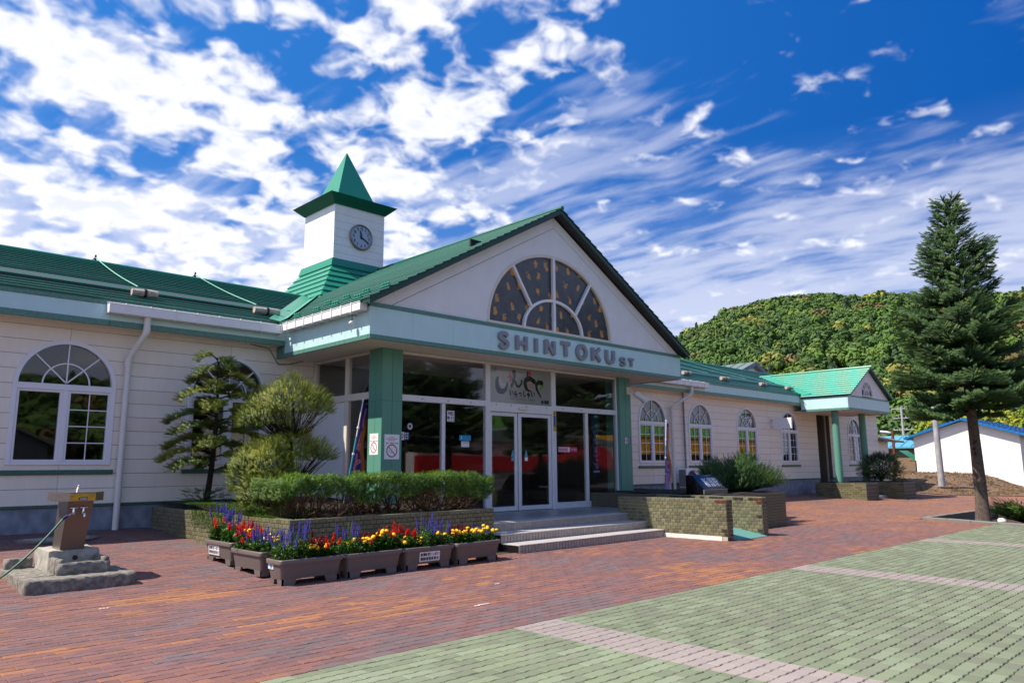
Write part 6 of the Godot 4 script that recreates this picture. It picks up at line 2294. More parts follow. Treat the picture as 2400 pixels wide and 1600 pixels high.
func pot_mesh(l: float, w: float, h: float) -> ArrayMesh:
	# a trough with rounded corners, a rolled rim, and arches cut out between its feet
	var s := surf(true)
	var ring := func(ex: float, ez: float, r: float, n := 5) -> Array:
		var out := []
		for c in 4:
			var cx := (ex - r) * (1 if c in [0, 3] else -1)
			var cz := (ez - r) * (1 if c in [0, 1] else -1)
			for i in n + 1:
				var a := PI / 2 * c + PI / 2 * i / n
				out.append(Vector2(cx + cos(a) * r, cz + sin(a) * r))
		return out
	var levels := [[0.075, 0.90, 0.045], [h - 0.055, 0.975, 0.05], [h - 0.055, 1.02, 0.055], [h - 0.012, 1.03, 0.055], [h, 1.015, 0.05], [h, 0.955, 0.04], [h - 0.07, 0.93, 0.04]]
	var rings := []
	for q in levels:
		var r := []
		for p in ring.call(l / 2 - (1.0 - q[1]) * 0.42, w / 2 - (1.0 - q[1]) * 0.42, q[2]): r.append(Vector3(p.x, q[0], -p.y))
		rings.append(r)
	for i in rings.size() - 1:
		if i in [1, 2]: s.set_smooth_group(i + 1)
		for k in rings[i].size():
			var k2: int = (k + 1) % rings[i].size()
			quad(s, rings[i][k], rings[i][k2], rings[i + 1][k2], rings[i + 1][k])
	# skirt below, kept only at the corners: four feet, with sloping sides
	s.set_smooth_group(-1)
	var hx: float = l / 2 - 0.042
	var hz: float = w / 2 - 0.042
	for sx in [-1.0, 1.0]:
		for sz in [-1.0, 1.0]:
			var foot_x: float = l * 0.20
			var foot_z: float = w * 0.26
			var p := PackedVector2Array([Vector2(0, 0), Vector2(foot_x, 0), Vector2(foot_x + 0.03, 0.0752), Vector2(0, 0.0752)])
			# front/back web
			var o := Vector3(sx * hx, 0, sz * hz)
			for e in 4:
				pass
			var bx := Basis(Vector3(-sx, 0, 0), Vector3.UP, Vector3(0, 0, sz))
			prism(s, p, -0.03, 0.0, Transform3D(bx, o))
			var pz := PackedVector2Array([Vector2(0.0, 0), Vector2(foot_z, 0), Vector2(foot_z + 0.02, 0.0752), Vector2(0.0, 0.0752)])
			var bz := Basis(Vector3(0, 0, -sz), Vector3.UP, Vector3(sx, 0, 0))
			prism(s, pz, -0.03, -0.001, Transform3D(bz, o))
	box(s, Vector3(-hx + 0.02, 0.076, -hz + 0.02), Vector3(hx - 0.02, 0.085, hz - 0.02))
	return done(s)

func make_pots():
	var L := 0.90
	var W := 0.40
	var H := 0.315
	var mesh := pot_mesh(L, W, H)
	var spots := [
		[Vector3(4.83, ground_y(4.8, -10.88), -10.88), PI / 2, "grey-brown flower trough with white label, farthest back beside the planter"],
		[Vector3(4.81, ground_y(4.8, -9.92), -9.92), PI / 2, "grey-brown flower trough turned end-on, second from the back"],
		[Vector3(5.04, 0.0, -9.07), 0.0, "grey-brown flower trough at the front left corner with a small blue sticker"],
		[Vector3(5.985, 0.0, -9.06), 0.0, "plain grey-brown flower trough between the corner one and the labelled front one"],
		[Vector3(6.93, 0.0, -9.05), 0.0, "grey-brown flower trough in the front row with a white lettered label"],
		[Vector3(7.875, 0.0, -9.04), 0.0, "grey-brown flower trough at the end of the row next to the steps"]]
	var where := ["in the farthest back trough", "in the trough second from the back", "in the front left corner trough", "in the plain trough right of the corner one", "in the labelled front trough", "in the trough next to the steps"]
	var img := sheet(192, 88, Color(0.90, 0.90, 0.92))
	write(img, "新得町花いっぱい", Vector2(10, 10), Vector2(19, 28), 22.0, 2.0, Color(0.07, 0.07, 0.09))
	write(img, "運動推進委員会", Vector2(10, 48), Vector2(21, 29), 25.0, 2.0, Color(0.07, 0.07, 0.09))
	var lm := print_mat("pot_label_print", img, 0.4)
	var small := sheet(48, 32, Color(0.86, 0.88, 0.90))
	dab(small, Vector2(28, 18), 11.0, Color(0.35, 0.60, 0.80))
	brush(small, PackedVector2Array([Vector2(4, 8), Vector2(22, 8)]), 2, 2, Color(0.75, 0.8, 0.85))
	var sm := print_mat("pot_sticker_print", small, 0.4)
	for i in spots.size():
		var q: Array = spots[i]
		var t := thing("flower_trough", q[2], "planter pot", q[0], q[1], "flower troughs in front of the hedge")
		mesh_node("trough", mesh, M.pot, t)
		var s := surf()
		cbox(s, Vector3(-L / 2 + 0.05, H - 0.09, -W / 2 + 0.05), Vector3(L / 2 - 0.05, H - 0.05, W / 2 - 0.05), 0.02)
		obj("soil", s, M.soil, t)
		if i == 4: uv_panel("label", Vector3(-0.19, 0.105, W / 2 - 0.024), Vector3(0.37, 0, 0), Vector3(0, 0.135, 0.012), lm, t)
		if i == 0: uv_panel("label", Vector3(0.33, 0.11, -W / 2 + 0.024), Vector3(-0.37, 0, 0), Vector3(0, 0.135, -0.012), lm, t)
		if i == 2: uv_panel("sticker", Vector3(-L / 2 + 0.016, 0.19, -0.16), Vector3(0, 0, 0.14), Vector3(-0.006, 0.085, 0), sm, t)
	# what grows in each: kind, position along the trough, height
	var plan := [
		[["blue", -0.25, 0.52], ["orange", -0.36, 0.30], ["blue", 0.02, 0.46], ["orange", 0.20, 0.30], ["marigold", 0.36, 0.16]],
		[["magenta", -0.30, 0.36], ["orange", -0.05, 0.27], ["marigold", 0.22, 0.20], ["blue", 0.12, 0.34], ["blue", 0.36, 0.32]],
		[["blue", -0.30, 0.40], ["blue", -0.06, 0.44], ["crimson", 0.08, 0.28], ["marigold", 0.16, 0.19], ["red", 0.35, 0.26]],
		[["blue", -0.36, 0.42], ["marigold", -0.12, 0.19], ["crimson", 0.06, 0.26], ["marigold", 0.24, 0.26], ["red", 0.40, 0.33]],
		[["red", -0.34, 0.30], ["marigold", -0.22, 0.15], ["blue", 0.0, 0.46], ["blue", 0.24, 0.40], ["marigold", 0.40, 0.18]],
		[["crimson", -0.30, 0.26], ["marigold", -0.18, 0.22], ["marigold", 0.06, 0.21], ["blue", 0.18, 0.24], ["marigold", 0.34, 0.22]]]
	var names := {"blue": ["blue_salvia", "tall blue-violet salvia"], "red": ["red_salvia", "bright red salvia in dense bloom"], "orange": ["red_salvia", "orange-red salvia with short spikes"], "crimson": ["red_salvia", "crimson salvia"], "magenta": ["red_salvia", "magenta salvia with tall spikes"], "marigold": ["marigold", "yellow marigold"]}
	for i in plan.size():
		var seen := {}
		for k in plan[i].size():
			var p: Array = plan[i][k]
			var total := 0
			for e in plan[i]:
				if e[0] == p[0]: total += 1
			seen[p[0]] = seen.get(p[0], 0) + 1
			var which := ""
			if total > 1: which = [", one nearer its left end", ", one nearer its right end", ", one at its right end"][mini(seen[p[0]] - 1, 2)] if total < 3 else [", leftmost of three", ", middle of three", ", rightmost of three"][seen[p[0]] - 1]
			if i < 2 and total > 1: which = [", one farther back", ", one nearer the front"][seen[p[0]] - 1]
			var nm: Array = names[p[0]]
			var at: Vector3 = spots[i][0] + Basis(Vector3.UP, spots[i][1]) * Vector3(-p[1] if i < 2 and false else p[1], H - 0.055, rng.randf_range(-0.05, 0.05))
			if i < 2: at = spots[i][0] + Vector3(rng.randf_range(-0.05, 0.05), H - 0.055, p[1])
			flower(nm[0], nm[1] + " " + where[i] + which, p[0], at, p[2])

func leaf_blade(s: SurfaceTool, at: Vector3, dir: Vector3, l: float, w: float):
	var side := dir.cross(Vector3.UP).normalized() * w / 2
	var up := side.cross(dir).normalized()
	var mid := at + dir * l * 0.5 + up * l * 0.10
	var tip := at + dir * l - Vector3.UP * l * 0.16
	quad(s, at, mid - side, tip, mid + side)
	tri(s, at, mid + side, mid - side + up * 0.001)

func flower(called: String, label: String, kind: String, at: Vector3, h: float):
	var t := thing(called, label, "flower", at, 0.0, {"blue": "blue salvias in the troughs", "marigold": "yellow marigolds in the troughs"}.get(kind, "red salvias in the troughs"))
	var leaves := surf(true)
	var stems := surf(true)
	var bloom := surf(true)
	h *= 1.18
	var spread := 0.20 if kind != "marigold" else 0.18
	var n := 18 if kind == "blue" else 16
	for i in n:
		var a := rng.randf() * TAU
		var r := spread * sqrt(rng.randf())
		var base := Vector3(cos(a) * r * 0.6, 0, sin(a) * r * 0.6)
		var hh := h * rng.randf_range(0.78, 1.08) * (1.0 - 0.25 * r / spread)
		var top := Vector3(cos(a) * r * 1.15, hh, sin(a) * r * 0.95)
		var leaf_top := hh * (0.52 if kind == "blue" else 0.72)
		tube(stems, [base, base.lerp(top, 0.55) + Vector3(0, 0.01, 0), top], 0.0035, 4, false)
		var nl := int(lerpf(9.0, 17.0, clampf(h / 0.4, 0.0, 1.0)))
		for k in nl:
			var f := (k + rng.randf()) / nl
			var p := base.lerp(top, f * leaf_top / hh)
			var b := rng.randf() * TAU
			leaf_blade(leaves, p, Vector3(cos(b), rng.randf_range(-0.1, 0.75), sin(b)).normalized(), rng.randf_range(0.055, 0.10), rng.randf_range(0.020, 0.030) if kind == "blue" else rng.randf_range(0.028, 0.042))
		if kind == "marigold":
			if i < 9:
				var tilt := Basis(Vector3(rng.randf_range(-1, 1), 0, rng.randf_range(-1, 1)).normalized(), rng.randf_range(0.1, 0.8))
				var rr := rng.randf_range(0.027, 0.040)
				lathe(bloom, [Vector2(0.35, -0.6) * rr, Vector2(0.95, -0.25) * rr, Vector2(1.0, 0.1) * rr, Vector2(0.72, 0.5) * rr, Vector2(0.3, 0.68) * rr, Vector2(0.0, 0.6) * rr], 10, Transform3D(tilt, top + Vector3(0, 0.012, 0)), 0.16)
		elif kind == "blue":
			if i < 11:
				var up := (top - base).normalized()
				for k in 16:
					var f := k / 15.0
					var p := top - up * (0.15 * (1.0 - f)) + up * 0.03
					for e in 2:
						var b := rng.randf() * TAU
						var rr := lerpf(0.012, 0.006, f)
						var o := p + Vector3(cos(b), 0, sin(b)) * rr
						var sz := lerpf(0.009, 0.005, f)
						lathe(bloom, [Vector2(0.0, -sz), Vector2(sz, 0.0), Vector2(0.0, sz * 1.3)], 4, Transform3D(Basis(Vector3.UP, b), o))
		else:
			if i < 10:
				var up := ((top - base).normalized() + Vector3(0, 0.6, 0)).normalized()
				for k in 13:
					var f := k / 12.0
					var p := top + up * (0.085 * (f - 0.7))
					for e in 3:
						var b := rng.randf() * TAU
						var dir := Vector3(cos(b), rng.randf_range(0.1, 0.9), sin(b)).normalized()
						var l := lerpf(0.036, 0.016, f)
						var q := p + dir * l
						var side := dir.cross(up).normalized() * l * 0.30
						quad(bloom, p - side * 0.5, p + side * 0.5, q + side, q - side)
						tri(bloom, p - side, q + up * l * 0.3, p + side)
	obj("stems", stems, M.stem, t)
	obj("foliage", leaves, M.leaf_pale if kind == "blue" else M.leaf, t)
	obj("blossoms", bloom, M[{"blue": "petal_blue", "marigold": "petal_yellow", "red": "petal_red", "orange": "petal_orange", "crimson": "petal_crimson", "magenta": "petal_magenta"}[kind]], t)

# ---------------------------------------------------------------- vegetation
func spray_mesh(l: float, pairs: int, nl: float, nw: float, lift: float, rings := 2) -> ArrayMesh:
	# a needled shoot along +y
	var s := surf()
	var tw := 0.0025
	quad(s, Vector3(-tw, 0, 0), Vector3(tw, 0, 0), Vector3(tw * 0.5, l, 0), Vector3(-tw * 0.5, l, 0))
	for i in pairs:
		var y := l * (0.08 + 0.92 * i / pairs)
		var k := nl * (1.0 - 0.35 * absf(float(i) / pairs - 0.45))
		for j in rings:
			var a := TAU * j / rings + (i % 2) * (PI / rings if rings > 2 else 0.35)
			var d := Vector3(cos(a), lift, sin(a)).normalized()
			var side := d.cross(Vector3.UP).normalized() * nw / 2
			var lateral := Vector3.UP * nw / 2 if rings == 2 else side
			var p := Vector3(0, y, 0)
			tri(s, p - lateral, p + lateral, p + d * k)
	tri(s, Vector3(-nw * 0.6, l, 0), Vector3(nw * 0.6, l, 0), Vector3(0, l + nl * 0.8, 0))
	tri(s, Vector3(0, l, -nw * 0.6), Vector3(0, l, nw * 0.6), Vector3(0, l + nl * 0.8, 0))
	return done(s)

func aim(dir: Vector3, roll: float, k := 1.0) -> Basis:
	var y := dir.normalized()
	var x := y.cross(Vector3.FORWARD if absf(y.z) < 0.9 else Vector3.RIGHT).normalized()
	return (Basis(x, y, x.cross(y)) * Basis(Vector3.UP, roll)).scaled_local(Vector3.ONE * k)

func rnd_dir() -> Vector3:
	var y := rng.randf_range(-1.0, 1.0)
	var a := rng.randf() * TAU
	var r := sqrt(1.0 - y * y)
	return Vector3(cos(a) * r, y, sin(a) * r)

var yew: ArrayMesh
var yew_fine: ArrayMesh

func make_vegetation():
	yew = spray_mesh(0.13, 9, 0.030, 0.009, 0.35, 3)
	yew_fine = spray_mesh(0.10, 8, 0.022, 0.007, 0.35, 3)
	make_layered_tree()
	make_tiered_tree()
	make_hedge()
	make_ground_cover()
	make_spreading_yew()
	make_round_bush()
	make_spruce()
	make_juniper()
	make_litter()

func yew_tone(bright: float) -> Color:
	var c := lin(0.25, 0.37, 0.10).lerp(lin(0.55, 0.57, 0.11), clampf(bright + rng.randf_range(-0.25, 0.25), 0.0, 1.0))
	return jit(c, 0.14)

func make_layered_tree():
	var at := Vector3(5.78, 0.74, -14.25)
	var t := thing("layered_conifer", "slender conifer with flat spreading layers of branches in front of the second left window", "tree", at)
	var s := surf(true)
	var sp := func(f: float) -> Vector3: return Vector3(0.02 + 0.10 * sin(f * 2.2), f * 2.85, 0.05 * sin(f * 4.0))
	var pts := []
	var rad := []
	for i in 12:
		pts.append(sp.call(i / 11.0))
		rad.append(lerpf(0.062, 0.012, i / 11.0))
	tube(s, pts, rad, 9)
	obj("trunk", s, M.bark_dark, t)
	var xs := []
	var cs := []
	var limbs := surf(true)
	for i in 26:
		var f := 0.23 + 0.75 * i / 25.0
		var a := i * 2.399 + rng.randf_range(-0.35, 0.35)
		var reach := (1.06 - 0.62 * maxf(f - 0.45, 0.0) / 0.55) * rng.randf_range(0.72, 1.12)
		if i < 3: reach *= 0.75
		var flat := Vector3(cos(a), 0, sin(a) * 0.55)
		if at.z + flat.z * reach < -15.0: reach = maxf(0.2, (-15.0 - at.z) / minf(flat.z, -0.01))
		var o: Vector3 = sp.call(f)
		var droop := rng.randf_range(-0.06, 0.10)
		var lp := []
		for k in 6:
			var u := k / 5.0
			lp.append(o + flat * reach * u + Vector3(0, droop * u - 0.12 * u * u + 0.10 * sin(u * 3.0), 0))
		tube(limbs, lp, [0.017, 0.014, 0.011, 0.008, 0.006, 0.004], 5, false)
		var bright := rng.randf_range(0.1, 0.75)
		var count := int(230 * reach)
		for k in count:
			var u := rng.randf_range(0.28, 1.06)
			var p: Vector3 = o + flat * reach * u + Vector3(0, droop * u - 0.12 * u * u + 0.10 * sin(u * 3.0), 0)
			var side := Vector3(-flat.z, 0, flat.x).normalized()
			var w := 0.26 * reach * sin(clampf(u, 0.0, 1.0) * PI * 0.82 + 0.25)
			var lat := rng.randf_range(-1.0, 1.0)
			p += side * lat * w + Vector3(0, rng.randf_range(-0.025, 0.05) - 0.03 * absf(lat), 0)
			var d := (flat.normalized() * 0.9 + side * lat * 0.9 + Vector3(0, rng.randf_range(-0.15, 0.55), 0))
			xs.append(Transform3D(aim(d, rng.randf() * TAU, rng.randf_range(0.75, 1.2)), p))
			cs.append(yew_tone(bright))
	# the odd sprouts at the foot
	for k in 90:
		var a := rng.randf() * TAU
		var r := rng.randf_range(0.05, 0.42)
		xs.append(Transform3D(aim(Vector3(cos(a), rng.randf_range(-0.1, 0.5), sin(a) * 0.5), rng.randf() * TAU), Vector3(cos(a) * r, 0.16 + rng.randf_range(-0.08, 0.16), sin(a) * r * 0.5)))
		cs.append(yew_tone(-0.1))
	obj("limbs", limbs, M.bark_dark, t)
	field("foliage", yew, M.needle, xs, cs, t)

func dome_layer(xs: Array, cs: Array, limbs: SurfaceTool, c: Vector3, rx: float, ry: float, rz: float, n: int, root: Vector3, low := -0.15):
	for k in n:
		var d := rnd_dir()
		while d.y < low: d = rnd_dir()
		var wob := 0.86 + 0.16 * sin(d.x * 5.0 + c.y) * cos(d.z * 4.0 + c.x) + rng.randf_range(-0.10, 0.10)
		var p := c + Vector3(d.x * rx, d.y * ry, d.z * rz) * wob
		var out := (d * Vector3(1, 1.2, 1) + Vector3(0, 0.45, 0) + rnd_dir() * 0.55)
		xs.append(Transform3D(aim(out, rng.randf() * TAU, rng.randf_range(0.75, 1.25)), p))
		cs.append(yew_tone(0.45 + 0.3 * d.y + 0.25 * sin(p.x * 9.0) * sin(p.z * 8.0)))  # yellower towards the top: lit foliage put into the tone
	for k in int(n / 22.0):
		var d := rnd_dir()
		d.y = absf(d.y) * 0.5 - 0.1
		var p := c + Vector3(d.x * rx, d.y * ry, d.z * rz) * 0.9
		var mid := root.lerp(p, 0.5) + Vector3(rng.randf_range(-0.06, 0.06), -0.05, rng.randf_range(-0.06, 0.06))
		tube(limbs, [root, mid, p], [0.011, 0.007, 0.003], 4, false)

func make_tiered_tree():
	var at := Vector3(6.28, 0.72, -12.0)
	var t := thing("tiered_conifer", "clipped yew with two rounded tiers and bare branches beneath, behind the hedge's left end", "tree", at)
	var s := surf(true)
	tube(s, [Vector3(0.05, 0, 0.05), Vector3(0.06, 0.5, 0.0), Vector3(0.0, 1.05, 0.02), Vector3(0.05, 1.45, 0.0), Vector3(0.02, 1.9, 0.0)], [0.075, 0.06, 0.05, 0.04, 0.02], 9)
	tube(s, [Vector3(0.06, 0.5, 0.0), Vector3(-0.07, 1.0, 0.05), Vector3(-0.05, 1.5, 0.03)], [0.04, 0.03, 0.018], 8)
	obj("trunk", s, M.bark_dark, t)
	var xs := []
	var cs := []
	var limbs := surf(true)
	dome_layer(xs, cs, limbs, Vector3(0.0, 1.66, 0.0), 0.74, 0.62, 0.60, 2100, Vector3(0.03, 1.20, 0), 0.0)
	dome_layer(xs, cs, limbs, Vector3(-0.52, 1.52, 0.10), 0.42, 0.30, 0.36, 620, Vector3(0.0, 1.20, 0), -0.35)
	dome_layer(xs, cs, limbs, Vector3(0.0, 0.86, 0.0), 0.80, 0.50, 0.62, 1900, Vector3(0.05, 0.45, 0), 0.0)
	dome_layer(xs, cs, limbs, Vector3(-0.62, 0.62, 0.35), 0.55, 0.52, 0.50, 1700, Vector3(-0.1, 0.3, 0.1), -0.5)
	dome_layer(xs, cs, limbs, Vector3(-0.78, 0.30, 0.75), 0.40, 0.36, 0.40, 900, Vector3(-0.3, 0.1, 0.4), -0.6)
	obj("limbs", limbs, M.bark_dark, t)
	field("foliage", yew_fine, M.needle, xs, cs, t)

func make_hedge():
	var t := thing("clipped_hedge", "long clipped green hedge with bare twiggy underside along the front of the left planter", "hedge", Vector3(5.25, 0.70, -10.05))
	var xs := []
	var cs := []
	var L := 3.95
	var D := 1.0
	var top := func(x: float, z: float) -> float: return 0.60 + 0.035 * sin(x * 4.3) + 0.02 * sin(x * 11.0 + z * 5.0) - 0.22 * pow(clampf(1.0 - x / 0.5, 0.0, 1.0), 2.0) - 0.10 * pow(clampf((x - L + 0.35) / 0.35, 0.0, 1.0), 2.0)
	for k in 4600:
		var x := rng.randf() * L
		var z := -rng.randf() * D
		var y: float = top.call(x, z) - 0.05 + rng.randf_range(-0.08, 0.015)
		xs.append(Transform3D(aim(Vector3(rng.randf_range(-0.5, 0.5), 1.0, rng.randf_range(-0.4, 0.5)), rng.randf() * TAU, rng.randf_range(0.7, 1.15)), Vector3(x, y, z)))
		cs.append(jit(lin(0.29, 0.45, 0.10).lerp(lin(0.53, 0.64, 0.15), rng.randf()), 0.12))  # top sprays paler than the front: the sunlit top is painted in
	for k in 3600:
		var x := rng.randf() * L
		var y := rng.randf()
		var lowest := 0.26 + 0.07 * sin(x * 3.1) + 0.05 * sin(x * 7.7)
		var hi: float = top.call(x, 0.0)
		y = lerpf(lowest, hi, y)
		var bulge := 0.06 * sin(x * 5.0 + y * 8.0) + 0.03 * sin(x * 13.0)
		var zz := 0.02 + bulge - rng.randf() * 0.10 - (0.12 if y < lowest + 0.06 else 0.0)
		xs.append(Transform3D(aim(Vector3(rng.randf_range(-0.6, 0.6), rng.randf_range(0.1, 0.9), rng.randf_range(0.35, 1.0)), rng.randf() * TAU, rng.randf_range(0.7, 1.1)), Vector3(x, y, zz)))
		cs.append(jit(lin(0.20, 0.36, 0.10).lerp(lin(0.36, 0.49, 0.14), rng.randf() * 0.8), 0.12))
	for side in [0.0, L]:
		for k in 600:
			var z := -rng.randf() * D
			var y := lerpf(0.28, 0.56, rng.randf())
			xs.append(Transform3D(aim(Vector3(-1.0 if side == 0.0 else 1.0, rng.randf_range(0.1, 0.9), rng.randf_range(-0.5, 0.6)), rng.randf() * TAU), Vector3(side + rng.randf_range(-0.05, 0.05), y, z)))
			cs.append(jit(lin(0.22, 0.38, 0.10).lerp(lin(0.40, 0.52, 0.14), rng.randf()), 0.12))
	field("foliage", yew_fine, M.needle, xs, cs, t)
	# the bare inside: stems fanning up from the soil
	var tw := surf(true)
	for k in 22:
		var x := 0.12 + (L - 0.24) * (k + rng.randf_range(-0.3, 0.3)) / 21.0
		var z := rng.randf_range(-0.75, -0.28)
		var foot := Vector3(x, 0.0, z)
		for e in 9:
			var a := foot + Vector3(rng.randf_range(-0.34, 0.34), rng.randf_range(0.16, 0.34), rng.randf_range(-0.1, 0.30))
			a.z = minf(a.z, 0.0)
			var b := a + Vector3(rng.randf_range(-0.18, 0.18), rng.randf_range(0.06, 0.20), rng.randf_range(-0.05, 0.16))
			b.z = minf(b.z, 0.02)
			tube(tw, [foot, foot.lerp(a, 0.55) + Vector3(0, -0.04, 0.02), a, b], [0.016, 0.011, 0.008, 0.003], 5, false)
			for q in 5:
				var o := a.lerp(b, rng.randf()) if q > 1 else foot.lerp(a, rng.randf_range(0.5, 1.0))
				tube(tw, [o, o + Vector3(rng.randf_range(-0.11, 0.11), rng.randf_range(-0.02, 0.12), rng.randf_range(-0.04, 0.12))], [0.004, 0.0015], 3, false)
	obj("twigs", tw, M.twig, t)

func make_ground_cover():
	var s := surf()
	for k in 9000:
		var u := rng.randf()
		var x := 5.20 + 1.55 * u * u
		var z := -10.35 - rng.randf() * 3.4
		if x > 5.9 and z > -11.2: continue
		var y := 0.745 + 0.10 * smoothstep(11.0, 14.0, -z) + 0.07 * exp(-pow((z + 12.4) / 0.9, 2.0)) * exp(-pow((x - 5.35) / 0.35, 2.0))
		if rng.randf() < 0.16 and z < -11.6 and z > -13.3:
			x = 5.17 - rng.randf() * 0.04
			y = 0.76 - pow(rng.randf(), 1.6) * 0.26
		var d := rnd_dir()
		d.y = absf(d.y) + 0.3
		leaf_blade(s, Vector3(x, y - 0.02, z), d.normalized(), rng.randf_range(0.03, 0.06), 0.014)
	var o := obj("ground_cover", s, M.moss)
	tag(o, "bright yellow-green creeping ground cover spilling over the left planter's edge", "ground cover", "", "stuff")

func make_spreading_yew():
	var at := Vector3(17.4, 0.78, -9.75)
	var t := thing("spreading_yew", "wide spreading dark green yew behind the black stone in the right planter", "bush", at)
	var xs := []
	var cs := []
	var big := spray_mesh(0.24, 15, 0.032, 0.010, 0.45, 3)
	var limbs := surf(true)
	for k in 3000:
		var d := rnd_dir()
		d.y = absf(d.y)
		var lump := 0.80 + 0.20 * sin(d.x * 6.0) * cos(d.z * 5.0) + rng.randf_range(-0.25, 0.06)
		var p := Vector3(d.x * 1.80, 0.12 + d.y * 0.78, d.z * 0.75) * Vector3(lump, lump, lump)
		var out := Vector3(d.x * 0.75, 0.65 + 0.3 * rng.randf(), d.z * 0.65) + rnd_dir() * 0.40
		xs.append(Transform3D(aim(out, rng.randf() * TAU, rng.randf_range(0.65, 1.15)), p))
		cs.append(jit(lin(0.16, 0.30, 0.10).lerp(lin(0.36, 0.50, 0.12), clampf(0.32 + 0.35 * d.x + rng.randf_range(-0.3, 0.3), 0.0, 1.0)), 0.12))  # dark left half and bright right: shade painted into the needle colour
	for k in 70:
		var d := rnd_dir()
		d.y = absf(d.y)
		tube(limbs, [Vector3(d.x * 0.2, 0, d.z * 0.15), Vector3(d.x * 0.9, 0.10 + d.y * 0.4, d.z * 0.5), Vector3(d.x * 1.7, 0.10 + d.y * 0.72, d.z * 0.72)], [0.02, 0.012, 0.004], 5, false)
	obj("limbs", limbs, M.bark_dark, t)
	field("foliage", big, M.needle, xs, cs, t)

func make_round_bush():
	var t := thing("round_bush", "dark rounded yew bush in the low planter beyond the side porch", "bush", Vector3(36.1, 0.68, -13.0))
	var xs := []
	var cs := []
	var limbs := surf(true)
	for k in 1500:
		var d := rnd_dir()
		if d.y < -0.75: d.y = -d.y
		var lump := rng.randf_range(0.62, 1.02) + 0.10 * sin(d.x * 7.0 + d.y * 6.0)
		var p := Vector3(0, 0.52, 0) + Vector3(d.x * 0.92, d.y * 0.66, d.z * 0.84) * lump
		xs.append(Transform3D(aim(d + Vector3(0, 0.3, 0) + rnd_dir() * 0.5, rng.randf() * TAU, rng.randf_range(1.1, 1.8)), p))
		cs.append(jit(lin(0.14, 0.26, 0.10).lerp(lin(0.27, 0.38, 0.12), rng.randf()), 0.15))
	for k in 24:
		var d := rnd_dir()
		tube(limbs, [Vector3(0, -0.02, 0), Vector3(d.x * 0.25, 0.3, d.z * 0.25), Vector3(d.x * 0.6, 0.62 + d.y * 0.4, d.z * 0.6)], [0.03, 0.018, 0.005], 5, false)
	obj("limbs", limbs, M.bark_dark, t)
	field("foliage", yew, M.needle, xs, cs, t)

